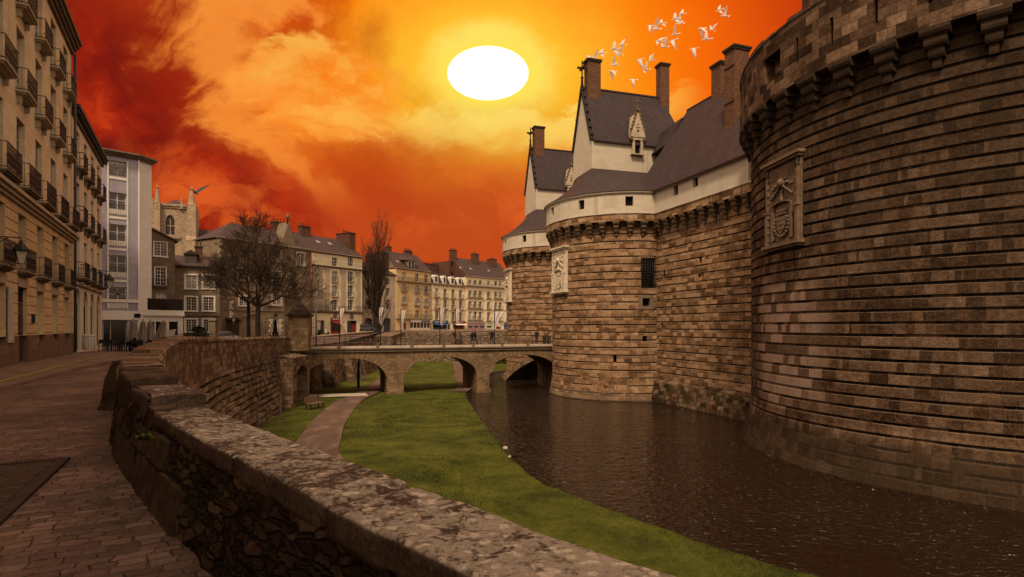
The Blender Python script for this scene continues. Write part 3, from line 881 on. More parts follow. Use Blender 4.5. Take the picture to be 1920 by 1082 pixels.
# big dressed stones at the bend (left end of the rubble)
def stone_block(b, i0, i1, z0, z1, outw, inw, rough=.012, rnd_=.03, bat=0):
    o1 = offs(near, 1.0)
    ro = min(rnd_, (z1 - z0) * .3); prof = []
    def line(p, q, n):
        for k in range(n): prof.append((p[0] + (q[0] - p[0]) * k / n, p[1] + (q[1] - p[1]) * k / n))
    line((inw, z0), (-outw, z0), 2); line((-outw, z0), (-outw, z1 - ro), max(3, int((z1 - z0) / .035)))
    for k in range(5): a = math.pi / 2 * k / 4; prof.append((-outw + ro - ro * math.cos(a), z1 - ro + ro * math.sin(a)))
    line((-outw + ro + .02, z1), (inw - ro, z1), max(3, int((inw + outw) / .035)))
    for k in range(5): a = math.pi / 2 * k / 4; prof.append((inw - ro + ro * math.sin(a), z1 - ro + ro * math.cos(a)))
    prof.append((inw, z0 + .02))
    rows = []; idx = list(range(i0, i1 + 1)); last = len(idx) - 1
    for j, i in enumerate(idx):
        p = near[i]; n = o1[i] - p; r = []
        ce = min(j, last - j); sh = (.022, .008, .0)[min(ce, 2)]
        for (a, z) in prof:
            zc = (z0 + z1) / 2; ac = (inw - outw) / 2
            zz = z - sh * (1 if z > zc else -.3); aa = a - sh * (1 if a > ac else -1) - (bat * max(0, 1 - z / .66) if a < 0 else 0)
            q = Vector((p.x + n.x * aa, p.y + n.y * aa, zz))
            q += noise.noise_vector(q * 3.1) * rough + noise.noise_vector(q * 9.0) * rough * .45 + noise.noise_vector(q * 27.0) * rough * .18
            r.append(q)
        rows.append(r)
    ids = b.grid(rows, None, smooth=True)
    b.F(ids[0], None, None, False); b.F(ids[-1][::-1], None, None, False)


nrm_w = .49
i = max(iA - 60, 0); random.seed(3)
lens = [150, 34, 40, 30, 38, 44, 32, 36, 40, 28, 42, 34, 38, 40, 30, 36]
k = 0
while i < iB - 8:
    L = min(lens[k % len(lens)] + 6, iB - i); k += 1
    b = MB(); z1 = WTOP + random.uniform(-.008, .012)
    stone_block(b, i, min(i + L, iB), WTOP - .16 + random.uniform(-.02, .02), z1, .005 + random.uniform(0, .012), nrm_w, .012)
    b.build('coping_stone', M['lichen'], mw); i += L
# raised, rounded blocks at the bend, then two quoin stones below them
for (f0, f1, z0, z1, ow, iw, rg) in ((0, .31, .58, .90, .03, .50, .03), (.30, .61, .58, 1.0, .05, .46, .035), (.60, 1.0, .62, 1.03, .03, .44, .03)):
    b = MB(); n0 = iB; n1 = len(near) - 1
    a = int(n0 + (n1 - n0) * f0); c = int(n0 + (n1 - n0) * f1)
    stone_block(b, a, c, z0, z1, ow, iw, rg * .7, .04); b.build('coping_stone', M['lichen'] if f0 == 0 else M['damp'], mw)
for z0, z1, cuts in ((-.06, .33, (-52, -24, 6, 34, 62)), (.328, .585, (-30, -6, 22, 48, 75)), (.583, .80, (-6, 16, 40, 66, 90))):
    for a, c in zip(cuts, cuts[1:]):
        a = max(iB + a, 0); c = min(iB + c - 1, len(near) - 1)
        if c - a < 6: continue
        b = MB(); stone_block(b, a, c, z0, z1, .022 + random.uniform(0, .008), .2, .012, .010, .14); b.build('dressed_stone', M['damp'], mw)

# far part: parapet, battered stepped retaining face
def wtop(p):
    if p.y < 10.0: return .98
    if p.y < 19.0: return 1.04
    return interp(p.y, [(19, 1.14), (28, .95), (37, .73), (52, .60)])


o1 = offs(far, 1.0)
for part in (0, 1):
    b = MB(); rows = []; uvs = []; s = 0
    for i, p in enumerate(far):
        if i: s += (p - far[i - 1]).length
        n = o1[i] - p; zt = wtop(p); r = []; u = []
        if part == 0: prof = [(-.42, gz(p.y) - .1), (-.42, zt - .03), (-.36, zt), (-.02, zt), (.04, zt - .05), (.05, zt - .6), (.06, -.35), (.07, -1.0), (.02, -1.02)]
        else:
            bat = interp(p.y, [(9, .12), (30, .125), (44, .11), (50, .05), (52, .02)]); prof = [(-.05, -1.0)]
            z = -1.0; a = .10
            while z > -5.1:
                prof += [(a, z - .02), (a + .005, z - .27), (a - .05, z - .285), (a - .05, z - .35), (a + bat, z - .365)]
                z -= .365; a += bat
            prof += [(a, -5.2)]
        for (aa, zz) in prof:
            q = Vector((p.x, p.y, zz)); dd = disp(q, .04, 1.3)
            r.append((p.x + n.x * (aa + dd), p.y + n.y * (aa + dd), zz + (dd * .5 if abs(zz - zt) < .06 else 0))); u.append((s, zz + .19 * part))
        rows.append(r); uvs.append(u)
    b.grid(rows, uvs, smooth=False)
    b.build(('parapet', 'stepped_face')[part], (M['moat'], M['moatstep'])[part], mw)
# coping blocks on the far part
b = MB(); i = 0
while i < len(far) - 3:
    p = far[i]; L = 2 if p.y < 19 else 3
    if True:
        q = far[min(i + L, len(far) - 1)]; n = o1[i] - p; n2 = o1[min(i + L, len(far) - 1)] - q
        z = wtop(p); g = (q - p).normalized() * .015; e = .06 if p.y < 19 else .03; h = .10 + random.uniform(-.015, .015)
        j = random.uniform(-.02, .02)
        P1 = [p + g - n * (.44 + e), p + g + n * (.06 + e), q - g + n2 * (.06 + e), q - g - n2 * (.44 + e)]
        P2 = [p + g * 2 - n * (.36 + e), p + g * 2 + n * (e - .03), q - g * 2 + n2 * (e - .03), q - g * 2 - n2 * (.36 + e)]
        b.hexa([(v.x, v.y, z - .12) for v in P1], [(v.x, v.y, z) for v in P1]); b.hexa([(v.x, v.y, z + .003) for v in P1], [(v.x, v.y, z + h + j) for v in P2])
    i += L
b.build('coping_row', M['moat'], mw)

# leaning guard stone
b = MB(); rows = []
for k in range(19):
    t = k / 18; z = -.08 + 1.0 * t; w = .25 - .10 * t ** 2; r = []
    for j in range(28):
        a = 2 * math.pi * j / 28; ca, sa = math.cos(a), math.sin(a); m_ = max(abs(ca), abs(sa)) ** .65
        q = Vector((ca * w / m_, sa * w * .75 / m_, z)); v = noise.noise_vector(q * 2.3 + Vector((5, 1, 2))) * .05 + noise.noise_vector(q * 8) * .02 + noise.noise_vector(q * 24) * .008
        r.append((q.x + v.x + .20 * t, q.y + v.y - .05 * t, z + v.z * (t > .1)))
    rows.append(r)
ids = b.grid(rows, None, True, smooth=True); b.F(ids[-1])
tag(b.build('guard_stone', M['damp'], None, (-7.72, 11.0, 0)), 'leaning dark guard stone at the foot of the wall where the street bends', 'guard stone')

# tufts growing out of the wall
def tuft(name, p, n, r, label, mat):
    b = MB()
    for k in range(n):
        a = random.uniform(0, 6.28); e = random.uniform(.1, 1.2); L = r * random.uniform(.4, 1)
        d = Vector((math.cos(a) * math.cos(e), math.sin(a) * math.cos(e), math.sin(e) * .8)); q = d * L; w = d.cross(Vector((0, 0, 1))).normalized() * L * .22
        b.poly([(0, 0, 0), q * .6 + w, q, q * .6 - w])
    tag(b.build(name, mat, None, p), label, 'plant')


def wallpt(px, py, zz):
    Y = F * (EYE - zz) / (py - HZ); return Vector(((px - 960) / F * Y, Y, zz))


tuft('wall_plant', wallpt(270, 826, .60), 70, .11, 'bright green moss tuft under the coping near the bend of the wall', M['moss'])
tuft('wall_plant', wallpt(436, 902, .56), 60, .07, 'small green fern in the rubble below the long lichened coping', M['moss'])

# ------------------------------------------------------------------ lawn blades (uncountable)
random.seed(11); b = MB()
def in_lawn(x, y):
    xe = None
    for (x1, y1), (x2, y2) in zip(edge, edge[1:]):
        if y1 <= y <= y2 or y2 <= y <= y1:
            xe = x1 + (x2 - x1) * ((y - y1) / (y2 - y1) if y2 != y1 else 0); break
    return xe is None or x < xe - .05


pl = [G(545, 845), G(562, 822), G(588, 788), G(625, 757), G(648, 746)]; pr_ = [G(637, 852), G(640, 825), G(647, 796), G(668, 764), G(686, 748)]
ylx = sorted((p[1], p[0]) for p in pl); yrx = sorted((p[1], p[0]) for p in pr_)
cnt = 0
while cnt < 62000:
    y = 13 + 42 * random.random() ** 1.6; x = random.uniform(-.42 * y, .62 * y)
    if not in_lawn(x, y): continue
    if y > 24 and interp(y, ylx) - .05 < x < interp(y, yrx) + .05: continue
    h = random.uniform(.02, .06) * (1 + y / 60); w = h * .22; a = random.uniform(0, 3.14); c, s_ = math.cos(a) * w, math.sin(a) * w; lx, ly = random.uniform(-.5, .5) * h, random.uniform(-.5, .5) * h
    b.poly([(x - c, y - s_, LAWN_Z - .05), (x + c, y + s_, LAWN_Z - .05), (x + lx, y + ly, LAWN_Z + h)], [(0, 0), (1, 0), (.5, 1)]); cnt += 1
o = b.build('grass', M['lawn']); o['kind'] = 'stuff'
# ------------------------------------------------------------------ castle
def corbel_mesh(w, d, h, mat, key):
    b = MB(); n = 4
    for k in range(n):
        z1 = h * (1 - k / n); z0 = h * (1 - (k + 1) / n); dd = d * (1 - k * .235); ww = w * (1 - .235 * k)
        pts = [(0.1, z0), (-dd * .78, z0), (-dd * .93, z0 + (z1 - z0) * .25), (-dd, z0 + (z1 - z0) * .55), (-dd, z1 - .012), (0.1, z1 - .012)]
        i0 = [b.P((-ww / 2, y, z)) for y, z in pts]; i1 = [b.P((ww / 2, y, z)) for y, z in pts]
        b.F(i0, None, 0, False); b.F(i1[::-1], None, 0, False)
        for q in range(len(pts)):
            q2 = (q + 1) % len(pts); b.F((i0[q2], i0[q], i1[q], i1[q2]), None, 0, False)
    return b.mesh('corbel', mat)


def crest_panel(w, h, mat, parent, loc, rz, dark=False):
    """carved coat of arms on a panel: hood, side pinnacles, arched niche, crowned shield with garland"""
    b = MB(); f = -.12
    b.box(-w / 2, w / 2, f, .5, 0, h)
    b.box(-w / 2 - .18, w / 2 + .18, f - .28, .4, h, h + .16); b.box(-w / 2 - .1, w / 2 + .1, f - .18, .4, h - .14, h - .003)
    b.box(-w / 2 - .15, w / 2 + .15, f - .26, .4, -.17, -.003); b.box(-w / 2 - .05, w / 2 + .05, f - .14, .4, -.30, -.172)
    for sx in (-1, 1):
        x = sx * (w / 2 - .16)
        b.box(x - .11, x + .11, f - .16, f, .003, h * .40); b.box(x - .15, x + .15, f - .2, f, h * .40, h * .43)
        b.box(x - .08, x + .08, f - .12, f, h * .43, h * .86); b.lathe([(.11, 0), (.05, .3), (0.001, .62)], (x, f - .07, h * .86), 6)
        for k in range(9): b.ball((x + sx * -.13, f - .10, h * .06 + k * h * .095), .055, 6, 4)
        for k in range(6): b.ball((sx * (w * .30 - k * w * .045), f - .1, h * .56 + (k * .13) * h * .16 + .05), .085, 6, 4, jit=.2)
    iw = w * .56; z0 = h * .05; z1 = h * .50
    pts = [(-iw / 2, z0), (-iw / 2, z1 * .86)]
    def arch(r_): 
        L = []
        for k in range(11):
            t = math.pi * k / 10; xx = -math.cos(t) * r_; zz = z1 * .86 + (math.sin(t) ** .55) * h * .075
            L.append((xx, zz))
        return L
    for (r_, dep, th) in ((iw / 2, .19, .07), (iw / 2 - .1, .13, .06)):
        A = [(-r_, z0)] + arch(r_) + [(r_, z0)]
        for p, q in zip(A, A[1:]): b.bar((p[0], f - dep / 2, p[1]), (q[0], f - dep / 2, q[1]), dep, th)
    # ogee tip above the arch
    b.lathe([(.16, 0), (.10, .18), (.05, .45), (.09, .52), (0.001, .7)], (0, f - .06, z1 * .86 + h * .075), 8)
    # helm, crest and mantling in the upper field
    b.ball((0, f - .08, h * .73), w * .085, 8, 6); b.box(-w * .13, w * .13, f - .12, f, h * .765, h * .785)
    for sx in (-1, 1):
        for k in range(5): b.ball((sx * (w * .08 + k * w * .055), f - .07, h * .69 + math.sin(k * 1.3) * .12 + .03 * k), .10 - .008 * k, 6, 4, jit=.25)
        for k in range(4): b.box(sx * w * .33 - .03 - .16 * sx * k, sx * w * .33 + .03 - .16 * sx * k, f - .05, f, h * .80, h * .93 - .03 * k)
    # shield
    sw = w * .13; sz = h * .20
    sh = [(-sw, sz + .55), (-sw, sz + .1), (-sw * .6, sz - .22), (0, sz - .42), (sw * .6, sz - .22), (sw, sz + .1), (sw, sz + .55)]
    b.prism(sh[::-1], f - .14, f)
    for r_ in range(3):
        for k in range(-1, 2): b.box(k * sw * .6 - .045, k * sw * .6 + .045, f - .18, f - .14, sz + .36 - r_ * .24, sz + .47 - r_ * .24)
    b.box(-sw * 1.05, sw * 1.05, f - .17, f, sz + .62, sz + .70)
    for k in range(-2, 3): b.lathe([(.055, 0), (.03, .12), (.06, .18), (.001, .24)], (k * sw * .46, f - .09, sz + .70), 6)
    for k in range(14):
        a = R(150 + 240 * k / 13); b.ball((math.cos(a) * sw * 1.55, f - .08, sz + .12 + math.sin(a) * .62), .095, 6, 4, jit=.25)
    return b.build('coat_of_arms', mat, parent, loc, rz)


def framed_hole(parent, mapf, u, z, w, h, bars=None, dark=True, depth=.34):
    b = MB()
    q = [mapf(u - w / 2, z, depth), mapf(u + w / 2, z, depth), mapf(u + w / 2, z + h, depth), mapf(u - w / 2, z + h, depth)]
    b.poly(q)
    o = b.build('window', M['dark'], parent)
    if bars:
        nb = MB()
        for k in range(bars[0]):
            uu = u - w / 2 + w * (k + .5) / bars[0]; nb.tube(mapf(uu, z - .05, .0 - bars[2]), mapf(uu, z + h + .05, -bars[2]), .025, n=4)
        for k in range(bars[1]):
            zz = z + h * (k + .5) / bars[1]; nb.tube(mapf(u - w / 2 - .05, zz, -bars[2]), mapf(u + w / 2 + .05, zz, -bars[2]), .022, n=4)
        nb.build('grille', M['iron'], o)
    return o


def cyl(Rf):
    def f(u, z, d):
        R0, r = Rf(z); a = u / R0; rr = r - d
        return (rr * math.cos(a), rr * math.sin(a), z)
    return f


def strip_levels(pitch, h, za, zb):
    out = []
    if not pitch: return out
    k = math.floor(za / pitch)
    while k * pitch < zb:
        out += [k * pitch + pitch - h - .02, k * pitch + pitch - h, k * pitch + pitch - .02, k * pitch + pitch]; k += 1
    return out


def shaft(parent, R0, prof, z0, z1, a0, a1, pitch, sh, rec, strip_from, holes, mat, du=.5):
    def Rf(z):
        r = interp(z, prof)
        if pitch and z > strip_from:
            ph = z % pitch
            if pitch - sh - .001 <= ph <= pitch - .019: r -= rec
        return R0, r
    zs = [p[0] for p in prof] + [z for z in strip_levels(pitch, sh, z0, z1)]
    b = MB(); wall_holes(b, cyl(Rf), a0 * R0, a1 * R0, z0, z1, holes, .34, du, zs)
    b.build('masonry_wall', mat, parent)
    return cyl(lambda z: (R0, interp(z, prof)))


def attic_tower(label, cx, cy):
    """round tower: coursed shaft, corbel ring, stone parapet, pale attic band, slate skirt and gabled lodge"""
    T = thing('castle_tower', label, 'castle tower', (cx, cy, WATER_Z), 0, 'round towers of the castle')
    Rr = 7.0
    px2u = lambda px, rr=7.0: azi(px, cx, cy, rr) * Rr
    mk = lambda px, pya, pyb, w: (px2u(px) - w / 2, px2u(px) + w / 2, zloc(px, pyb, cx, cy, 7.0), zloc(px, pya, cx, cy, 7.0))
    H = {'barred': mk(1216.5, 483, 540, 1.45), 'square': mk(1212, 559, 574, .75), 'slit': mk(1153, 667, 680, .3), 'slit2': mk(1209, 630, 640, .45)}
    cmap = shaft(T, Rr, [(-.5, 7.45), (.35, 7.22), (1.6, 7.02), (2.2, 7.0), (17, 7.0)], -.5, 18.9, R(120), R(480), .70, .12, .055, 2.6, list(H.values()), M['tower'], .42)
    for k, h in H.items():
        o = framed_hole(T, cmap, (h[0] + h[1]) / 2, h[2], h[1] - h[0], h[3] - h[2], (6, 11, .07) if k == 'barred' else None)
        if k == 'barred': o['label'] = 'tall window behind an iron grille'
    b = MB(); h = H['square']
    for (ua, ub, za, zb) in ((h[0] - .35, h[0] - .003, h[2] - .3, h[3] + .3), (h[1] + .003, h[1] + .35, h[2] - .3, h[3] + .3), (h[0], h[1], h[3] + .003, h[3] + .3), (h[0], h[1], h[2] - .3, h[2] - .003)):
        b.poly([cmap(ua, za, -.03), cmap(ub, za, -.03), cmap(ub, zb, -.03), cmap(ua, zb, -.03)])
    b.build('window_surround', M['trimd'], T)
    # corbels
    cm = corbel_mesh(.62, .66, 1.3, M['corbel'], 't')
    n = 37
    for k in range(n):
        a = 2 * math.pi * (k + .4) / n
        if R(140) < a < R(330): obj('corbel', cm, T, (Rr * math.cos(a), Rr * math.sin(a), 15.1), a + math.pi / 2)
    # stone parapet overhanging, open slot behind it
    b = MB(); Rp = 7.62
    b.grid([[(r * math.cos(R(100) + R(280) * i / 90), r * math.sin(R(100) + R(280) * i / 90), z) for i in range(91)] for r, z in ((Rp - .34, 17.2), (Rp - .34, 16.4), (Rp, 16.4), (Rp + .01, 16.75), (Rp, 17.13))],
           [[(Rp * R(280) * i / 90, z) for i in range(91)] for z in (16.0, 16.2, 16.4, 16.75, 17.13)], smooth=False)
    b.build('parapet', M['parapet'], T)
    # pale attic band with square loopholes
    Rb = 7.62; cb = cyl(lambda z: (Rb, Rb))
    hb = []
    for px, w in ((1036, .62), (1090, .62), (1180, .7)):
        u = azi(px, cx, cy, Rb) * Rb; hb.append((u - w / 2, u + w / 2, 17.75, 18.62))
    b = MB(); wall_holes(b, cb, R(100) * Rb, R(380) * Rb, 17.14, 19.1, hb, .3, .4); band = b.build('attic_wall', M['white'], T)
    b = MB()
    for r0, z0, z1 in ((Rb + .07, 17.06, 17.16), (Rb + .06, 18.86, 18.95), (Rb + .16, 18.95, 19.12)):
        b.grid([[(r * math.cos(R(100) + R(280) * i / 90), r * math.sin(R(100) + R(280) * i / 90), z) for i in range(91)] for r, z in ((Rb - .05, z0), (r0, z0), (r0, z1), (Rb - .3, z1))], None, smooth=False)
    b.build('moulding', M['white'], T)
    for h in hb: framed_hole(T, cb, (h[0] + h[1]) / 2, h[2], h[1] - h[0], h[3] - h[2], None, depth=.28)
    u0 = azi(1049, cx, cy, 7.0)
    crest_panel(2.9, 4.2, M['carve'], T, (6.92 * math.cos(u0), 6.92 * math.sin(u0), 10.3), u0 + math.pi / 2)
    # gabled lodge (local frame x along its front, y depth)
    LM = Matrix.Translation((-2.9, -.2, 0)) @ Matrix.Rotation(R(17), 4, 'Z')
    L, Dp, zb, zE, zR = 11.4, 4.9, 20.0, 26.25, 32.5
    # slate skirt between the eave ring and the lodge
    b = MB(); rows = []
    N = 60
    for i in range(N + 1):
        az = R(128 + (372 - 128) * i / N); e = Vector((7.86 * math.cos(az), 7.86 * math.sin(az), 19.1))
        f = i / N
        if f < .33: q = LM @ Vector((.02, Dp * (1 - f / .33), zb + 3.25))
        else: q = LM @ Vector((L * ((f - .33) / .67), 0.02, zb + 3.25))
        r = [e]
        for k in range(1, 9):
            t = k / 8; p = e.lerp(q, t); p.z -= .42 * math.sin(math.pi * t) * (1 - t * .4); r.append(p)
        rows.append(r)
    uvr = [[(i * .75, k * 1.1) for k in range(9)] for i in range(N + 1)]
    b.grid(rows, uvr, smooth=True); b.build('roof', M['slate'], T)
    b = MB(); b.M = LM
    zb2 = 21.0
    hole = (4.83, 5.53, zb2 + 4.25, zb2 + 5.45)
    wall_holes(b, lambda u, z, d: (u, d, z), 0, L, zb2, zE, [hole], .3)
    b.poly([(0, Dp, zb2), (0, 0, zb2), (0, 0, zE), (0, Dp / 2, zR), (0, Dp, zE)]); b.poly([(L, 0, zb2), (L, Dp, zb2), (L, Dp, zE), (L, 0, zE)]); b.poly([(L, Dp, zb2), (0, Dp, zb2), (0, Dp, zE), (L, Dp, zE)])
    b.build('gable_wall', M['white'], T)
    b = MB(); b.M = LM; e = .22
    xr = L - 1.7
    b.poly([(.12, -e, zE - .1), (L + e, -e, zE - .1), (xr, Dp / 2, zR + .05), (.12, Dp / 2, zR + .05)], [(0, 0), (L, 0), (xr, 6.7), (0, 6.7)])
    b.poly([(L + e, Dp + e, zE - .1), (.12, Dp + e, zE - .1), (.12, Dp / 2, zR + .05), (xr, Dp / 2, zR + .05)], [(0, 0), (L, 0), (L, 6.7), (0, 6.7)])
    b.poly([(L + e, -e, zE - .1), (L + e, Dp + e, zE - .1), (xr, Dp / 2, zR + .05)], [(0, 0), (Dp, 0), (Dp / 2, 6.7)])
    b.box(.1, L + e, -e - .02, -e + .12, zE - .24, zE - .11)
    b.bar((.1, Dp / 2, zR + .07), (xr, Dp / 2, zR + .07), .2, .16)
    b.build('lodge_roof', M['slate'], T)
    # rake copings with crockets and finial cross
    b = MB(); b.M = LM
    for sg in (0, 1):
        p = Vector((-.02, Dp * sg, zE - .1)); q = Vector((-.02, Dp / 2, zR + .1))
        b.bar(p, q, .34, .26)
        for k in range(7): c = p.lerp(q, (k + .5) / 7); b.ball((c.x, c.y + (.2 if sg else -.2), c.z + .12), .16, 6, 4, jit=.3)
    c = Vector((-.02, Dp / 2, zR))
    b.lathe([(.22, 0), (.16, .5), (.12, 1.0), (.2, 1.12), (.09, 1.25), (.08, 2.0), (.13, 2.1), (.08, 2.2), (.07, 2.9), (.001, 3.1)], c, 6)
    b.bar(c + Vector((-.0, -.55, 2.15)), c + Vector((0, .55, 2.15)), .16, .2); b.bar(c + Vector((-.55, 0, 2.15)), c + Vector((.55, 0, 2.15)), .16, .2)
    b.build('finial_cross', M['soot_shade'], T)
    for (x0, x1, y0, y1, za, ztop) in ((.45, 1.95, Dp / 2 - .5, Dp / 2 + .5, zR - 1.6, 35.55), (9.35, 10.45, Dp / 2 - .45, Dp / 2 + .55, zR - 3.0, 36.3)):
        b = MB(); b.M = LM; b.box(x0, x1, y0, y1, za, ztop - .25); ch = b.build('chimney', M['brick'], T)
        b = MB(); b.M = LM; b.stepcap(x0, x1, y0, y1, [(.08, ztop - .25), (.08, ztop - .1), (.14, ztop - .1), (.14, ztop + .05)]); b.build('cap', M['chimtop'], ch)
    # gothic dormer
    d = MB(); d.M = LM @ Matrix.Translation((5.18, -.25, 0))
    z0 = zb2 + 4.1
    d.box(-.62, -.35, -.05, .4, z0, z0 + 1.45); d.box(.35, .62, -.05, .4, z0, z0 + 1.45); d.box(-.62, .62, -.05, .4, z0 + 1.45, z0 + 1.75)
    d.prism([(-.85, z0 + 1.75), (.85, z0 + 1.75), (.78, z0 + 2.3), (.16, z0 + 4.3), (-.16, z0 + 4.3), (-.78, z0 + 2.3)][::-1], -.09, 2.0)
    d.box(-.75, .75, -.16, .3, z0 - .12, z0 - .002)
    dm = d.build('dormer', M['carve_old'], T)
    d = MB(); d.M = LM @ Matrix.Translation((5.18, -.30, 0))
    for sg in (-1, 1):
        d.lathe([(.10, 0), (.12, .25), (.07, .3), (.07, .9), (.12, 1.0), (.05, 1.15), (.001, 1.6)], (sg * .86, .0, z0 + 1.35), 6)
        d.bar((sg * .80, .0, z0 + 2.3), (sg * .14, .0, z0 + 4.3), .14, .10)
        for k in range(5): t = (k + .4) / 5; d.ball((sg * (.86 - .66 * t), .0, z0 + 2.4 + 1.95 * t), .13, 6, 4, jit=.3)
        d.lathe([(.10, 0), (.13, -.12), (.05, -.3), (.001, -.42)], (sg * .62, .0, z0 + 1.55), 6)
        for k in range(5): d.ball((sg * (.1 + .1 * k), .0, z0 + 1.72 - .02 * math.sin(k)), .06, 5, 3)
    d.lathe([(.07, 0), (.07, .3), (.16, .36), (.06, .46), (.05, 1.2), (.09, 1.3), (.001, 1.75)], (0, .05, z0 + 4.25), 6)
    d.bar((-.36, .05, z0 + 4.72), (.36, .05, z0 + 4.72), .13, .15); d.bar((-.36, .05, z0 + 5.5), (.36, .05, z0 + 5.5), .13, .15)
    d.ball((0, -.0, z0 + 2.45), .16, 6, 4); d.bar((-.22, 0, z0 + 2.75), (.22, 0, z0 + 2.75), .1, .12); d.ball((0, 0, z0 + 3.1), .1, 6, 4)
    d.build('ornament', M['corbel'], dm)
    d = MB(); d.M = LM @ Matrix.Translation((5.18, -.02, 0)); d.box(-.345, .345, 0, .04, z0 + .002, z0 + 1.448); d.build('window', M['dark'], dm)
    return T


def azi(px, cx, cy, r):
    """azimuth (from the tower centre) of the near point of the cylinder seen at picture column px"""
    dx = (px - 960) / F; L = math.hypot(dx, 1); d = Vector((dx / L, 1 / L)); c = Vector((cx, cy)); b_ = c.dot(d); q = b_ * b_ - c.dot(c) + r * r
    t = b_ - math.sqrt(max(q, 0)); p = d * t - c
    a = math.atan2(p.y, p.x); return a if a > R(100) else a + 2 * math.pi


def zloc(px, py, cx, cy, r):
    a = azi(px, cx, cy, r); Y = cy + r * math.sin(a); return EYE + (HZ - py) / F * Y - WATER_Z


random.seed(5)
t2 = attic_tower('middle round castle tower with a gabled slate lodge on top, where the bridge ends', 11.2, 59.2)
t3 = copy_tree(t2); t3.location = (6.3, 79.8, WATER_Z)
t3['label'] = 'farthest round castle tower, half hidden behind the one beside the bridge'

for ch in t3.children:
    if ch.name.startswith('coat_of_arms'):
        a3 = R(193); ch.location = (6.92 * math.cos(a3), 6.92 * math.sin(a3), 10.3); ch.rotation_euler = (0, 0, a3 + math.pi / 2)

# ---- curtain wall between the middle and the near tower
CW = thing('curtain_wall', 'straight castle curtain wall with corbels and a pale attic strip under a steep slate roof', 'castle wall', (13.4, 52.5, WATER_Z), math.atan2(-.944, .331))
cwm = lambda u, z, d: (u, d, z)
def cwp(px, py, y=0.0):
    o = Vector((13.4, 52.5)); e = Vector((.331, -.944)); n = Vector((.944, .331)); k = (px - 960) / F
    u = (k * (o.y + n.y * y) - (o.x + n.x * y)) / (e.x - k * e.y); Y = o.y + e.y * u + n.y * y
    return u, EYE + (HZ - py) / F * Y - WATER_Z
hs = []
for px, ya, yb, w in ((1313, 481, 493, .42), (1311, 514, 521, .3), (1245, 507, 523, .42), (1241, 606, 622, .3)):
    u, z1 = cwp(px, ya); _, z0 = cwp(px, yb); hs.append((u - w / 2, u + w / 2, z0, z1))
def cwr(u, z, d):
    ph = z % .66
    return (u, d + (.05 if (.66 - .111 <= ph <= .66 - .019 and z > 2.2 and z < 15) else 0), z)
b = MB(); wall_holes(b, cwr, -1.5, 14.5, -.5, 18.9, hs, .34, 1.0, strip_levels(.66, .11, 0, 15)); b.build('masonry_wall', M['curt'], CW)
for h in hs: framed_hole(CW, cwm, (h[0] + h[1]) / 2, h[2], h[1] - h[0], h[3] - h[2])
b = MB(); rows = []; uvs = []
for k in range(60):
    u = -.6 + 14.5 * k / 59; r = []; uu = []
    for (y, z) in ((-.75, -.4), (-.62, .5), (-.5, 1.1), (-.42, 1.62), (-.30, 1.82), (0.05, 1.95)):
        q = Vector((u * .9, y, z)); dd = disp(q, .22, 1.4); r.append((u, y + dd, z + (dd * .7 if z > 1.2 else 0))); uu.append((u, z))
    rows.append(r); uvs.append(uu)
b.grid(rows, uvs, smooth=False, flip=True); b.build('plinth', M['plinth'], CW)
cm = corbel_mesh(.62, .66, 1.3, M['corbel'], 'c')
for k in range(11): obj('corbel', cm, CW, (.7 + 1.24 * k, 0, 15.1), 0)
b = MB(); wall_holes(b, lambda u, z, d: (u, -.62 + d, z), -.4, 14.4, 16.4, 17.13, [], .3); b.poly([(-.4, -.62, 16.4), (14.4, -.62, 16.4), (14.4, -.28, 16.4), (-.4, -.28, 16.4)]); b.poly([(-.4, -.28, 16.4), (14.4, -.28, 16.4), (14.4, -.28, 17.3), (-.4, -.28, 17.3)])
b.build('parapet', M['parapet'], CW)
hb = []
for px, ya, yb in ((1267, 346, 366), (1304, 327, 350)):
    u, z1 = cwp(px, ya, -.62); _, z0 = cwp(px, yb, -.62); hb.append((u - .32, u + .32, z0, z1))
am = lambda u, z, d: (u, -.62 + d, z)
b = MB(); wall_holes(b, am, -.6, 12.2, 17.14, 19.15, hb, .3); b.box(12.15, 12.4, -.66, .3, 17.14, 19.15); b.build('attic_wall', M['white'], CW)
for h in hb: framed_hole(CW, am, (h[0] + h[1]) / 2, h[2], h[1] - h[0], h[3] - h[2], depth=.28)
b = MB(); b.box(-.6, 13.2, -.70, -.3, 17.05, 17.138); b.box(-.6, 12.4, -.69, -.3, 18.9, 18.98); b.box(-.6, 12.4, -.80, -.3, 18.98, 19.14); b.build('moulding', M['white'], CW)
b = MB()
zR = 28.9
b.poly([(-3.4, -.85, 19.05), (15.5, -.85, 19.05), (15.5, 6.2, zR), (-3.9, 6.2, zR)], [(0, 0), (19, 0), (19, 12), (0, 12)])
b.poly([(15.5, 13, 19), (-5, 13, 19), (-3.9, 6.2, zR), (15.5, 6.2, zR)], [(0, 0), (19, 0), (19, 12), (0, 12)])
b.poly([(-5.6, 13, 19), (-3.4, -.85, 19.05), (-3.9, 6.2, zR)], [(0, 0), (13, 0), (7, 12)])
b.box(-3.4, 15.5, -.98, -.84, 18.98, 19.08); b.bar((-3.9, 6.2, zR), (15.5, 6.2, zR), .2, .18)
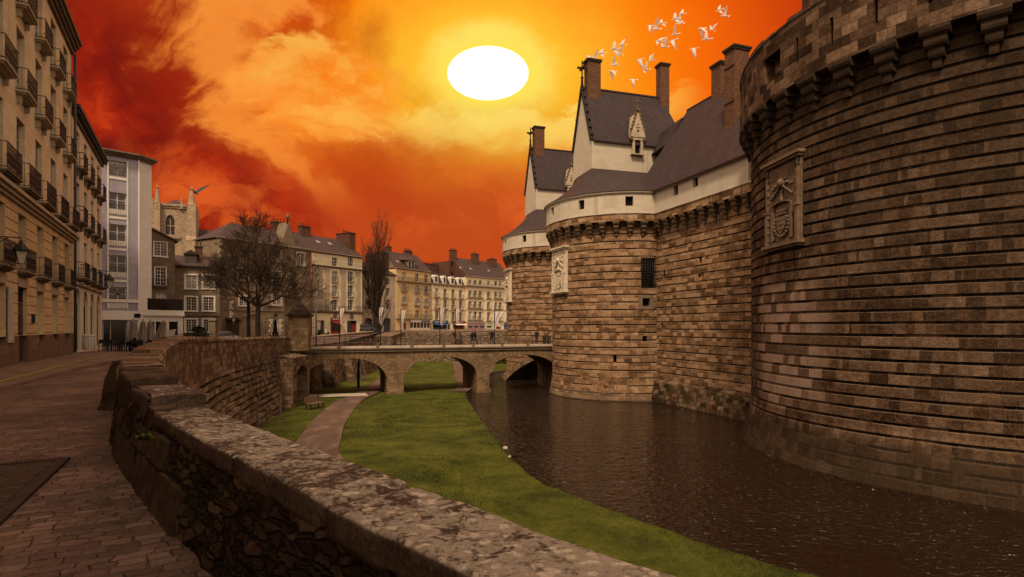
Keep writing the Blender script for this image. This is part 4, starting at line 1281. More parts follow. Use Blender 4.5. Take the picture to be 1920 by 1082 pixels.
# low linking roof between the lodge and the main roof
b.hexa([(-9.4, 4.6, 25.2), (-3.6, 3.6, 25.2), (-3.6, 8.5, 25.2), (-9.4, 8.5, 25.2)], [(-9.4, 6.0, 27.9), (-3.4, 5.2, 27.9), (-3.4, 7, 27.9), (-9.4, 7, 27.9)])
b.build('roof', M['slate'], CW)
def stack(u, y, w, d, za, zt, tie):
    b = MB(); b.box(u - w / 2, u + w / 2, y, y + d, za, zt - .3); c = b.build('chimney', M['brick'], CW)
    b = MB(); b.stepcap(u - w / 2, u + w / 2, y, y + d, [(.09, zt - .3), (.09, zt - .14), (.16, zt - .14), (.16, zt)]); b.build('cap', M['chimtop'], c)
    if tie:
        b = MB(); zz = zt - 1.6; yy = y - .03; xl = u - w / 2 - .03
        b.bar((u - w / 2 - .04, yy, zz), (u + w / 2 + .04, yy, zz), .05, .09); b.bar((xl, y - .04, zz), (xl, y + d, zz), .05, .09)
        ym = y + d / 2
        b.bar((xl, ym, zt - .6), (xl, ym, zz - 2.0), .05, .08); b.bar((xl, ym, zz - 2.0), (xl, y, zz - 3.1), .05, .08); b.bar((xl, ym, zz - 2.0), (xl, y + d, zz - 3.1), .05, .08)
        for sg in (-1, 1):
            pts = [(xl, ym + sg * .28 * math.sin(t * .7), zt - .5 - .22 * (1 - math.cos(t * .7))) for t in range(5)]
            for p, q in zip(pts, pts[1:]): b.bar(p, q, .05, .06)
        b.bar((u - w / 2, yy, zz - 2.9), (u + w / 2, yy, zz - 2.9), .05, .08)
        b.build('iron_tie', M['iron'], c)
stack(7.3, 2.0, 1.15, 1.5, 20.8, 29.5, True)
stack(1.2, 5.6, 1.3, 1.3, 26.5, 31.4, False)

# ---- near tower
BX, BY = 26.2, 31.1
BT = thing('castle_tower', 'huge dark weathered round tower filling the right side, rising straight from the water', 'castle tower', (BX, BY, WATER_Z), 0, 'round towers of the castle')
R0 = 12.1
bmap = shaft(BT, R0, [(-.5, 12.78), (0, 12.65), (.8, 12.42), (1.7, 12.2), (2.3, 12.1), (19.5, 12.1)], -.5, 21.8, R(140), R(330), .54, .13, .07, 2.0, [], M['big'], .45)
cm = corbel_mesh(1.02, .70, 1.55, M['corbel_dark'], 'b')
n = 44
for k in range(n):
    a = 2 * math.pi * (k + .15) / n
    if R(150) < a < R(290): obj('corbel', cm, BT, (R0 * math.cos(a), R0 * math.sin(a), 17.2), a + math.pi / 2)
Rp = 12.72; pm = cyl(lambda z: (Rp, Rp - (0.0)))
holes = []
aw = lambda px: azi(px, BX, BY, Rp) * Rp
for k in range(16):
    u = R(160) * Rp + k * 1.95
    if k % 5 == 3: holes.append((u - .75, u + .75, 19.6, 21.0))
    else: holes.append((u - .09, u + .09, 19.7, 20.9))
b = MB(); wall_holes(b, pm, R(140) * Rp, R(300) * Rp, 18.74, 21.9, holes, .6, .45)
n_ = 80
b.grid([[(r * math.cos(R(140) + R(160) * i / n_), r * math.sin(R(140) + R(160) * i / n_), z) for i in range(n_ + 1)] for r, z in ((Rp - .6, 21.9), (Rp - .6, 18.74), (Rp, 18.74))], [[(Rp * R(160) * i / n_, z) for i in range(n_ + 1)] for z in (21.9, 18.7, 18.1)], smooth=False)
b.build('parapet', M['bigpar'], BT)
# uneven coping on top
b = MB()
for k in range(60):
    a0 = R(142) + R(150) * k / 60; a1 = R(142) + R(150) * (k + 1) / 60 - .002; h = .22 + random.uniform(-.08, .12)
    P_ = lambda r, a, z: (r * math.cos(a), r * math.sin(a), z)
    b.hexa([P_(Rp - .7, a0, 21.903), P_(Rp + .05, a0, 21.903), P_(Rp + .05, a1, 21.903), P_(Rp - .7, a1, 21.903)], [P_(Rp - .65, a0, 21.9 + h), P_(Rp - .02, a0, 21.9 + h), P_(Rp - .02, a1, 21.9 + h), P_(Rp - .65, a1, 21.9 + h)])
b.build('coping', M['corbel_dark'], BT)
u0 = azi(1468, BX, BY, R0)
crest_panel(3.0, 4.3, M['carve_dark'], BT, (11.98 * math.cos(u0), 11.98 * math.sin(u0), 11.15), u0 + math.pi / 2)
p = W(1528, 14, 31) - Vector((BX, BY, WATER_Z))
b = MB(); b.box(p.x - .5, p.x + .5, p.y - .4, p.y + .4, 20, p.z + .8); b.box(p.x - .6, p.x + .6, p.y - .5, p.y + .5, p.z + .8, p.z + 1.0); b.build('chimney', M['brick2'], BT)

# ---- half arch of the old gate bridge behind the third arch
HB = thing('old_abutment', 'low half arch of old masonry standing in the moat behind the bridge', 'abutment', (0, 0, 0))
b = MB(); A = Vector((-1.4, 71.5, 0)); D_ = Vector((.98, -.2, 0)).normalized(); Nn = Vector((.2, .98, 0)).normalized()
lo = []; hi = []
for k in range(13):
    t = k / 12; u = .55 + 6.2 * t; lo.append((u, -5.3 + 3.2 * math.sin(t * math.pi / 2) ** .8)); hi.append((u - .5 + .5 * t, max(-5.2, -4.6 + 3.6 * t ** .75)))
for k in range(12):
    q = [lo[k], lo[k + 1], hi[k + 1], hi[k]]
    f_ = [A + D_ * a + Vector((0, 0, z)) for a, z in q]; g_ = [p + Nn * 3.5 for p in f_]
    b.poly(f_); b.poly([f_[1], f_[0], g_[0], g_[1]]); b.poly([f_[3], f_[2], g_[2], g_[3]])
b.build('arch', M['bridge'], HB)
b = MB(); f0 = A + Nn * 3.4
b.poly([f0 + D_ * .3 + Vector((0, 0, -5.4)), f0 + D_ * 9 + Vector((0, 0, -5.4)), f0 + D_ * 9 + Vector((0, 0, -1.2)), f0 + D_ * 4 + Vector((0, 0, -1.4))]); b.build('back_wall', M['bridge'], HB)

# ------------------------------------------------------------------ bridge
BO = Vector((-19.9, 52.9, 0)); BA = math.atan2(.333, .943)
BR = thing('stone_bridge', 'low stone bridge on three arches crossing lawn and moat to the castle gate', 'bridge', (BO.x, BO.y, 0), BA)
ARC = [(.5, 8.1, -3.6, 2.2), (9.76, 17.2, -3.25, 1.85), (18.6, 26.3, -3.25, 1.85)]
WD = 5.6; BL = 27.5
def azb(u):
    for a, c, zs, rise in ARC:
        if a < u < c:
            x = (u - (a + c) / 2) / ((c - a) / 2); return zs + rise * math.sqrt(max(0, 1 - x * x))
    return None
us = sorted(set([-1.2, BL] + [a + (c - a) * (1 - math.cos(math.pi * k / 24)) / 2 for a, c, _, _ in ARC for k in range(25)]))
b = MB(); TOP = -.86
for u, v in zip(us, us[1:]):
    mid = azb((u + v) / 2)
    if mid is None: z0 = z1 = -5.5
    else:
        ar = next(q for q in ARC if q[0] < (u + v) / 2 < q[1])
        fz = lambda w: ar[2] + ar[3] * math.sqrt(max(0, 1 - ((w - (ar[0] + ar[1]) / 2) / ((ar[1] - ar[0]) / 2)) ** 2))
        z0, z1 = fz(u), fz(v)
    for y in (0, WD):
        q = [(u, y, z0), (v, y, z1), (v, y, TOP), (u, y, TOP)]
        b.poly(q if y == 0 else q[::-1])
    if mid is not None: b.F([b.P((u, 0, z0)), b.P((u, WD, z0)), b.P((v, WD, z1)), b.P((v, 0, z1))], [(0, u * 1.3), (WD, u * 1.3), (WD, v * 1.3), (0, v * 1.3)])
for a, c, zs, rise in ARC:
    for x, s_ in ((a, 1), (c, -1)):
        q = [(x, 0, -5.5), (x, WD, -5.5), (x, WD, zs), (x, 0, zs)]; b.poly(q if s_ < 0 else q[::-1])
b.build('arch_wall', M['bridge'], BR)
# voussoirs and buttress facing on the piers
b = MB()
for a, c, zs, rise in ARC:
    cx = (a + c) / 2; rx = (c - a) / 2; nV = 25
    for k in range(nV):
        t0 = math.pi * k / nV + .012; t1 = math.pi * (k + 1) / nV - .012
        L = .62 + (.14 if k % 2 else 0)
        pt = lambda t, e: (cx - math.cos(t) * (rx + e * .9), zs + math.sin(t) * (rise + e))
        q = [pt(t0, 0.0), pt(t1, 0.0), pt(t1, L), pt(t0, L)]
        q = [(max(x, .2) if a < 1 else x, min(z, TOP - .01)) for x, z in q]
        b.prism([(x, z) for x, z in q][::-1], -.035, .2)
b.build('voussoirs', M['vouss'], BR)
for (x0, x1) in ((8.14, 9.72), (17.24, 18.56)):
    b = MB(); b.hexa([(x0, -.22, -5.5), (x1, -.22, -5.5), (x1, .05, -5.5), (x0, .05, -5.5)], [(x0, -.10, -2.9), (x1, -.10, -2.9), (x1, .05, -2.9), (x0, .05, -2.9)]); b.box(x0 - .12, x1 + .12, -.36, .04, -5.5, -4.86); b.build('pier', M['bridge'], BR)
b = MB(); b.box(-1.2, BL, -.16, .05, -.86, -.62); b.box(-1.2, BL, -.26, .45, -.62, -.50); b.box(-1.2, BL, WD - .05, WD + .16, -.86, -.5); b.build('cornice', M['trimd'], BR)
b = MB(); b.box(-1.2, BL, .05, WD - .05, -.80, -.53); b.build('deck', M['plaza'], BR)
us_ = [.2, 3.5, 7.1, 10.4, 13.6, 16.7, 19.8, 22.7, 25.9]
for a, c in zip(us_, us_[1:]):
    b = MB(); b.box(a + .3, c - .02, -.20, .16, -.497, -.30); b.build('kerb_stone', M['ltgrey'], BR)
    b = MB(); b.box(a - .02, a + .28, -.18, .2, -.497, -.12); b.box(a - .05, a + .31, -.21, .23, -.12, -.06); b.build('post', M['trimd'], BR)
for y, nm in ((.3, 'railing'), (WD - .3, 'railing')):
    b = MB()
    for z in (.34, .06) if y < 1 else (.55, .30, .05): b.bar((.2, y, z), (BL - 1.5, y, z), .035, .035)
    for k in range(13):
        x = .3 + k * 2.1
        if x < BL - 1.5: b.tube((x, y, -.53), (x, y, .42 if y < 1 else .6), .028, n=5)
    b.build(nm, M['greyiron'] if y < 1 else M['iron'], BR)
# ------------------------------------------------------------------ town houses
CACHE = {}


def win_mesh(w, h, style):
    """frame and glass meshes centred on u, sill at z=0; y=0 is the frame face"""
    key = ('win', round(w, 3), round(h, 3), style)
    if key in CACHE: return CACHE[key]
    b = MB(); t = .09 if w > 1.3 else .07 if w > .7 else .05; hw = w / 2 - .003; h2 = h - .003
    b.box(-hw, -hw + t, 0, .05, .003, h2); b.box(hw - t, hw, 0, .05, .003, h2)
    b.box(-hw + t, hw - t, 0, .05, .003, t); b.box(-hw + t, hw - t, 0, .05, h2 - t, h2)
    g = MB()
    if style in ('cross', 'tall', 'grid'):
        b.box(-.035, .035, -.012, .04, t, h2 - t)
        n = {'cross': [.68], 'tall': [.28, .5, .74], 'grid': [.2, .4, .6, .8]}[style]
        for k in n: b.box(-hw + t, hw - t, -.006, .034, h2 * k - .02, h2 * k + .02)
        if style == 'grid':
            for x in (-hw / 2, hw / 2): b.box(x - .013, x + .013, -.004, .034, t, h2 - t)
    g.poly([(-hw + t, .035, t), (hw - t, .035, t), (hw - t, .035, h2 - t), (-hw + t, .035, h2 - t)])
    CACHE[key] = (b, g, {}); return CACHE[key]


def rail_mesh(w, d, h, step, style):
    key = ('rail', w, d, h, step, style)
    if key in CACHE: return CACHE[key]
    b = MB(); r = .016 if step < .15 else .024
    if style == 'flat':      # guard bars across a french window, no slab
        b.bar((-w / 2, -.03, h), (w / 2, -.03, h), r * 2, r * 2); b.bar((-w / 2, -.03, .08), (w / 2, -.03, .08), r * 1.6, r * 1.6)
        k = int(w / step)
        for i in range(k + 1): x = -w / 2 + w * i / k; b.box(x - r * .4, x + r * .4, -.04, -.02, .05, h)
    else:
        for z in (.07, h): b.bar((-w / 2, -d, z), (w / 2, -d, z), r * 1.8, r * 1.8); b.bar((-w / 2, -d, z), (-w / 2, 0, z), r * 1.8, r * 1.8); b.bar((w / 2, -d, z), (w / 2, 0, z), r * 1.8, r * 1.8)
        b.bar((-w / 2, -d, h * .82), (w / 2, -d, h * .82), r, r)
        k = max(3, int(w / step))
        for i in range(k + 1):
            x = -w / 2 + w * i / k; b.box(x - r * .42, x + r * .42, -d - .01, -d + .01, .03, h)
            if style == 'ornate' and i < k:
                xm = x + w / k / 2; b.box(xm - step * .34, xm + step * .34, -d - .008, -d + .008, h * .36, h * .44); b.box(xm - .008, xm + .008, -d - .008, -d + .008, h * .2, h * .6); b.box(xm - step * .3, xm + step * .3, -d - .008, -d + .008, h * .62, h * .67)
        k = max(2, int(d / step))
        for i in range(k):
            y = -d + d * i / k
            for x in (-w / 2, w / 2): b.box(x - .01, x + .01, y - r * .42, y + r * .42, .03, h)
    CACHE[key] = b.mesh('railing', M['iron']); return CACHE[key]


def slab_mesh(w, d, mat, brackets):
    key = ('slab', w, d, mat.name, brackets)
    if key in CACHE: return CACHE[key]
    b = MB(); b.box(-w / 2 - .04, w / 2 + .04, -d - .04, .05, -.07, 0); b.box(-w / 2 + .02, w / 2 - .02, -d + .04, .05, -.14, -.072); b.box(-w / 2 + .12, w / 2 - .12, -d * .6, .05, -.20, -.143)
    if brackets:
        for x in (-w / 2 + .2, w / 2 - .2): b.prism([(x - .08, -.203), (x + .08, -.203), (x + .04, -.50), (x - .04, -.50)][::-1], -d * .45, .05)
    CACHE[key] = b.mesh('balcony', mat); return CACHE[key]


class House:
    def __init__(s, name, label, cat, A, B, z0, mats, group=None):
        A = Vector(A); B = Vector(B); s.W = (B - A).length; d = B - A
        s.A = A; s.ang = math.atan2(d.y, d.x); s.z0 = z0; s.mats = mats
        s.o = thing(name, label, cat, (A.x, A.y, z0), s.ang, group); s.holes = []; s.wins = []

    def px(s, px):      # facade coordinate seen at picture column px
        d = Vector((math.cos(s.ang), math.sin(s.ang))); k = (px - 960) / F
        return (k * s.A.y - s.A.x) / (d.x - k * d.y)

    def z(s, px, py):
        u = s.px(px); Y = s.A.y + math.sin(s.ang) * u; return EYE + (HZ - py) / F * Y - s.z0

    def win(s, u, z, w, h, style='tall', glass=None, rec=.2, fm=None, lab=None, hole=True):
        if hole: s.holes.append((u - w / 2, u + w / 2, z, z + h))
        s.wins.append((u, z, w, h, style, glass, rec, fm, lab))

    def wall(s, H, depth, mat, reveal=.3, u0=0, u1=None, zb=-1.2, top=True, du=None, name='wall', right=True, left=True):
        u1 = s.W if u1 is None else u1; b = MB()
        wall_holes(b, lambda u, z, d: (u, d, z), u0, u1, zb, H, s.holes, reveal, du)
        if left: b.poly([(u0, depth, zb), (u0, 0, zb), (u0, 0, H), (u0, depth, H)])
        if right: b.poly([(u1, 0, zb), (u1, depth, zb), (u1, depth, H), (u1, 0, H)])
        b.poly([(u1, depth, zb), (u0, depth, zb), (u0, depth, H), (u1, depth, H)])
        if top: b.poly([(u0, 0, H), (u1, 0, H), (u1, depth, H), (u0, depth, H)])
        o = b.build(name, mat, s.o)
        return o

    def finish(s):
        for (u, z, w, h, style, glass, rec, fm, lab) in s.wins:
            fb, gb, mm = win_mesh(w, h, style)
            fm = fm or M['frame']; glass = glass or M['glass']
            if ('f', fm.name) not in mm: mm['f', fm.name] = fb.mesh('window', fm)
            if ('g', glass.name) not in mm: mm['g', glass.name] = gb.mesh('pane', glass)
            o = obj('window', mm['f', fm.name], s.o, (u, rec, z)); obj('pane', mm['g', glass.name], o)
            if lab: o['label'] = lab
        s.holes = []; s.wins = []

    def balcony(s, u, z, w, d=.42, h=.95, step=.13, style='ornate', mat=None, br=False):
        o = obj('balcony', slab_mesh(w, d, mat or M['trimd'], br), s.o, (u, 0, z)); obj('railing', rail_mesh(w, d, h, step, style), o)

    def guard(s, u, z, w, h=.9, step=.16):
        obj('window_guard', rail_mesh(w, .1, h, step, 'flat'), s.o, (u, 0, z))

    def band(s, name, z0, z1, out, mat, u0=-.05, u1=None):
        b = MB(); b.box(u0, (s.W if u1 is None else u1) + .05, -out, .1, z0, z1); return b.build(name, mat, s.o)

    def cornice(s, z, out, h, mat, u0=-.1, u1=None, depth=.1):
        b = MB(); u1 = (s.W if u1 is None else u1) + .1
        for k in range(3): o = out * (k + 1) / 3; b.box(u0, u1, -o, depth, z + h * k / 3 + .002 * k, z + h * (k + 1) / 3)
        return b.build('cornice', mat, s.o)

    def gable_roof(s, H, rise, depth, mat, u0=-.1, u1=None, over=.35, ends=None):
        u1 = (s.W if u1 is None else u1) + .1; b = MB(); k = over * rise / (depth / 2)
        L = math.hypot(rise, depth / 2)
        b.poly([(u0, -over, H - k * .3), (u1, -over, H - k * .3), (u1, depth / 2, H + rise), (u0, depth / 2, H + rise)], [(u0, 0), (u1, 0), (u1, L), (u0, L)])
        b.poly([(u1, depth + over, H - k * .3), (u0, depth + over, H - k * .3), (u0, depth / 2, H + rise), (u1, depth / 2, H + rise)], [(u0, 0), (u1, 0), (u1, L), (u0, L)])
        b.box(u0, u1, -over - .03, -over + .08, H - k * .3 - .14, H - k * .3 - .01)
        r = b.build('roof', mat, s.o)
        if ends:
            for u in (u0 + .11, u1 - .11): b = MB(); b.poly([(u, 0, H), (u, depth, H), (u, depth / 2, H + rise - .05)]); b.build('gable', ends, s.o)
        return r

    def chimney(s, u, y, w, d, z0, z1, pots=3, mat=None):
        b = MB(); b.box(u - w / 2, u + w / 2, y - d / 2, y + d / 2, z0, z1); c = b.build('chimney', mat or M['brick2'], s.o)
        b = MB(); b.box(u - w / 2 - .08, u + w / 2 + .08, y - d / 2 - .08, y + d / 2 + .08, z1, z1 + .14); b.build('cap', M['chimtop'], c)
        for k in range(pots):
            b = MB(); b.lathe([(.11, 0), (.09, .1), (.08, .42), (.11, .46), (.11, .5)], (0, 0, 0), 8); b.build('pot', M['pot'], c, (u - w / 2 + w * (k + .5) / pots, y, z1 + .14))

    def skylight(s, u, y, z, tilt):
        b = MB(); b.M = Matrix.Translation((u, y, z)) @ Matrix.Rotation(tilt, 4, 'X'); b.box(-.30, .30, -.4, .4, 0, .09); b.build('skylight', M['skyl'], s.o)

    def quoins(s, u, z0, z1, mat, sgn=1):
        b = MB(); z = z0; k = 0
        while z < z1 - .3:
            w = .55 if k % 2 else .34
            b.box(min(u, u + sgn * w), max(u, u + sgn * w), -.03, .02, z, z + .33); z += .36; k += 1
        b.build('quoins', mat, s.o)

    def surround(s, u, z, w, h, mat, t=.16, out=.04, sill=True):
        b = MB(); a, c = u - w / 2, u + w / 2
        b.box(a - t, a - .002, -out, .02, z, z + h); b.box(c + .002, c + t, -out, .02, z, z + h); b.box(a - t, c + t, -out, .02, z + h + .002, z + h + t)
        if sill: b.box(a - t - .05, c + t + .05, -out - .06, .02, z - .12, z - .003)
        b.build('window_surround', mat, s.o)


def spandrel(b, u, w, ztop, rise, depth, mi=None):
    """fills the corners of a rectangular hole so that its head becomes a round arch"""
    n = 10; hw = w / 2
    for sg in (-1, 1):
        for k in range(n):
            t0 = math.pi / 2 * k / n; t1 = math.pi / 2 * (k + 1) / n
            x0, x1 = sg * hw * math.cos(t0), sg * hw * math.cos(t1); z0, z1 = ztop - rise + rise * math.sin(t0), ztop - rise + rise * math.sin(t1)
            b.poly([(u + x0, 0, z0), (u + x1, 0, z1), (u + x1, 0, ztop), (u + x0, 0, ztop)], None, mi)
            b.poly([(u + x0, 0, z0), (u + x1, 0, z1), (u + x1, depth, z1), (u + x0, depth, z0)], None, mi)


def lantern(b, c, s_=1.0, hang=False):
    x, y, z = c
    b.lathe([(.05 * s_, 0), (.10 * s_, .02 * s_), (.17 * s_, .36 * s_)], c, 4, 1, False)
    b.lathe([(.20 * s_, .36 * s_), (.21 * s_, .40 * s_), (.12 * s_, .52 * s_), (.06 * s_, .58 * s_), (.03 * s_, .66 * s_), (.001, .70 * s_)], c, 8, 0, False)
    for k in range(4):
        a = math.pi / 2 * k; b.tube((x + .09 * s_ * math.cos(a), y + .09 * s_ * math.sin(a), z), (x + .19 * s_ * math.cos(a), y + .19 * s_ * math.sin(a), z + .38 * s_), .012 * s_, n=4)


M['lampglass'] = plain('frosted_lamp_glass', (.42, .38, .32), .2, .1)
sp = lambda s, t=0: (SO.x + SD.x * s + ST.x * t, SO.y + SD.y * s + ST.y * t)

# ---- first house on the left: note facade runs A (far end) to B (near end) reversed so that -y faces the street
random.seed(21)
S1 = 14.75
def left_house(name, label, s0, s1, group=None):
    # local x must run so that -y points to the street: x = -SD direction reversed is wrong way, so x = SD and depth negative is avoided by flipping ends
    A = Vector((*sp(s0), 0)); B = Vector((*sp(s1), 0)); return House(name, label, 'house', A, B, 0, None, group)
# SD points away from camera; its right-hand normal (x=SD, -y) is the street side ST
H1 = left_house('town_house', 'tall cream stone house nearest on the left, rusticated below, with rows of iron balconies', -40.0, S1)
cols = [2.96 + 40.0 + 3.32 * k for k in range(-3, 4)]     # u = s + 40; bays seen in the picture and two beyond it
NV = 2
gl = lambda p=.35: M['glass_l'] if random.random() < p else M['glass']
# upper storeys
for u in cols:
    for z, h in ((7.45, 3.0), (11.55, 2.75), (15.2, 2.6)): H1.win(u, z, 1.35, h, 'tall', gl(.2), .17, M['shutter'])
up = H1.holes; upw = H1.wins
H1.holes = [h for h in up]
b_holes = []
for k, u in enumerate(cols):
    b_holes.append((u, 3.95, 1.35, 2.45)); b_holes.append((u, .0 if k == 3 else .85, 1.5, 3.35 if k == 3 else 2.4))
for k, (u, z, w, h) in enumerate(b_holes): H1.holes.append((u - w / 2, u + w / 2, z, z + h))
lowh = H1.holes[len(up):] if False else [(u - w / 2, u + w / 2, z, z + h) for (u, z, w, h) in b_holes]
H1.holes = list(up); H1.holes = [h for h in H1.holes if h[2] > 7]
H1.wall(18.4, 11, M['f_cream'], .32, zb=7.0, name='upper_wall')
# rusticated lower wall with real horizontal joints
b = MB()
def rus(u, z, d):
    g = .04 if (z % .42) < .045 and z > 1.0 else 0
    return (u, -.06 + g + d, z)
zs = []
k = 0
while k * .42 < 7: zs += [k * .42 + .002, k * .42 + .043, k * .42 + .046, k * .42 + .42 - .001]; k += 1
wall_holes(b, rus, 0, H1.W, 1.2, 6.98, [h for h in lowh], .42, None, zs)
b.poly([(H1.W, -.06, 1.2), (H1.W, 11, 1.2), (H1.W, 11, 6.98), (H1.W, -.06, 6.98)])
b.build('rusticated_wall', M['f_warm'], H1.o)
b = MB(); wall_holes(b, lambda u, z, d: (u, -.10 + d, z), 0, H1.W, -.6, 1.198, [h for h in lowh if h[2] < 1.2] , .45); b.build('plinth', M['f_foot'], H1.o)
H1.wins = upw; H1.finish()
for k, u in enumerate(cols):
    H1.win(u, 3.96, 1.34, 2.43, 'cross', gl(.2), .16, M['shutter'], hole=False)
    if k != 3: H1.win(u, .86, 1.48, 2.38, 'cross', M['glass_l'], .12, M['f_cream'], hole=False)
H1.finish()
u = cols[3]
b = MB(); b.box(u - .74, u + .74, .08, .14, .13, 2.65); [b.box(u + x - .27, u + x + .27, .05, .078, z, z + .8) for x in (-.36, .36) for z in (.3, 1.3)]; d_ = b.build('door', M['door'], H1.o)
b = MB(); b.box(u - .74, u + .74, .08, .14, 2.68, 3.34); b.build('transom', M['dark'], H1.o)
b = MB(); b.tube((u + .1, .04, 1.25), (u + .1, .04, 1.5), .02); b.build('handle', M['greyiron'], d_)
# light shutters folded back at the nearest ground floor window
for sx in (-1, 1):
    for q in range(2): b = MB(); x = cols[NV] + sx * (.98 + .37 * q); b.box(x - .17, x + .17, -.16, -.11, .95, 3.2); b.build('shutter', M['shutter'], H1.o)
for u in cols:
    H1.balcony(u, 11.5, 1.7, .40, .95, .14, 'ornate', M['trim'], True); H1.balcony(u, 15.15, 1.7, .40, .95, .14, 'ornate', M['trim'], True)
    H1.balcony(u, 7.42, 2.1, .50, 1.0, .14, 'ornate', M['trimd']); H1.balcony(u, 3.93, 1.65, .36, .92, .14, 'ornate', M['trimd'])
    b = MB()
    for q in range(5): x = u - .75 + .3 * q; b.hexa([(x + .01, -.10, 3.28), (x + .29, -.10, 3.28), (x + .29, -.058, 3.28), (x + .01, -.058, 3.28)], [(x + .01 + (q - 2) * .04, -.10, 3.62), (x + .29 + (q - 2) * .04, -.10, 3.62), (x + .29 + (q - 2) * .04, -.058, 3.62), (x + .01 + (q - 2) * .04, -.058, 3.62)])
    b.build('lintel', M['trim'], H1.o)
b = MB(); b.box(-.05, H1.W + .05, -.42, .06, 6.99, 7.14); b.box(-.05, H1.W + .05, -.30, .06, 6.84, 6.988); b.box(-.05, H1.W + .05, -.18, .06, 6.7, 6.838); b.build('string_course', M['trim'], H1.o)
b = MB()
for (o_, z0, z1) in ((.15, 18.2, 18.42), (.28, 18.42, 18.6), (.42, 18.6, 18.8), (.54, 18.8, 18.95)): b.box(-.1, H1.W + .05, -o_, .4, z0 + .002, z1)
b.build('cornice', M['trimd'], H1.o)
H1.gable_roof(18.95, 4.0, 11, M['slate2'], over=.3)
b = MB(); b.tube((H1.W - .12, -.2, 0), (H1.W - .12, -.2, 18.2), .075, n=8)
for z in (2, 4.5, 7.4, 10, 13, 16): b.lathe([(.1, 0), (.1, .08)], (H1.W - .12, -.2, z), 8)
b.build('drainpipe', M['lead'], H1.o)

H2 = left_house('town_house', 'cream house with round-arched shop doors, second in the left row beside the lilac house', S1, 28.1)
cols2 = [17.0 - S1 + 3.07 * k for k in range(4)]
for u in cols2:
    for z, h in ((4.75, 2.6), (8.35, 2.5), (11.75, 2.4)): H2.win(u, z, 1.25, h, 'tall', gl(.2), .17, M['shutter'])
    H2.holes.append((u - .85, u + .85, .05, 4.05))
H2.wall(15.1, 11, M['f_cream2'], .4, zb=-.8); H2.finish()
for u in cols2: b = MB(); spandrel(b, u, 1.7, 4.05, .85, .4); b.build('arch_head', M['f_cream2'], H2.o)
for k, u in enumerate(cols2):
    b = MB(); b.box(u - .84, u + .84, .20, .24, .06, 4.04); dd = b.build('shop_door', M['glass'], H2.o)
    b = MB(); [b.box(u + x - .04, u + x + .04, .14, .198, .06, 3.1) for x in (-.8, 0, .8)]; b.box(u - .84, u + .84, .14, .198, 2.9, 3.05); b.build('door_frame', M['lead'], dd)
    H2.balcony(u, 4.70, 1.9, .5, .98, .16, 'ornate', M['trimd']); H2.balcony(u, 8.30, 1.6, .42, .95, .16, 'ornate', M['trimd'], True); H2.balcony(u, 11.70, 1.6, .42, .95, .16, 'ornate', M['trimd'], True)
H2.band('string_course', 4.25, 4.42, .16, M['trim'])
b = MB()
for k in range(40): u = .15 + k * .34; b.box(u, u + .16, -.36, .02, 14.85, 15.02)
b.box(-.1, H2.W + .02, -.46, .4, 15.03, 15.25); b.box(-.1, H2.W + .1, -.14, .4, 14.6, 14.83); b.build('cornice', M['lead'], H2.o)
H2.gable_roof(15.25, 3.6, 11, M['slate2'], over=.3)

# ---- lilac house across the end of the street
A = W(160, 612, 48.8); B = W(258, 612, 51.5); z0 = -.35
H3 = House('town_house', 'narrow lilac house with white corner strip and five french windows in a column', 'house', (A.x, A.y), (B.x, B.y), z0, None)
uc = H3.px(220.5)
rows3 = [(220, 301, 330, 'sh'), (220, 360, 404, ''), (222, 420, 463, ''), (222, 478, 522, ''), (222, 537, 580, '')]
H3.zr = []
for px, ya, yb, q in rows3:
    zt, zb = H3.z(px, ya), H3.z(px, yb); H3.win(uc, zb - .05, 1.36, zt - zb, 'cross', M['glass_l'] if q else M['glass_m'], .16); H3.zr.append(zb)
zs_ = H3.z(255, 600)
H3.holes.append((H3.px(193), H3.px(238), .25, zs_))
Ht = H3.z(258, 300)
H3.wall(Ht, 9, M['f_blue'], .3); H3.finish()
for z in H3.zr:
    H3.guard(uc, z + (.0 if z < H3.zr[0] else 0), 1.62, .98, .12 if z < H3.zr[0] else .07)
b = MB()
for px in (202, 239): u = H3.px(px); b.box(u - .06, u + .06, -.05, .02, zs_ + .95, Ht - .3)
for z in H3.zr: b.box(uc - .8, uc + .8, -.05, .018, z - .32, z - .12); b.box(uc - .66, uc + .66, -.02, .1, z, z + .55) if z < H3.zr[0] else None
b.box(-.2, H3.W + .02, -.09, .02, H3.z(258, 568), H3.z(258, 562)); b.build('trim', M['whitep'], H3.o)
b = MB(); b.box(-.2, H3.W + .02, -.10, .02, zs_, zs_ + .8); b.build('shop_fascia', M['whitep'], H3.o)
b = MB(); ua, ub = H3.px(193), H3.px(238); b.poly([(ua, .28, .25), (ub, .28, .25), (ub, .28, zs_), (ua, .28, zs_)]); o = b.build('shop_window', M['glass'], H3.o)
b = MB(); [b.box(ua + (ub - ua) * k - .03, ua + (ub - ua) * k + .03, .2, .275, .25, zs_) for k in (.02, .33, .98)]; b.build('mullion', M['trim'], o)
b = MB(); b.box(H3.px(251), H3.px(263), -.13, -.102, zs_ + .2, zs_ + .58); b.build('street_plate', M['cloth_b'], H3.o)
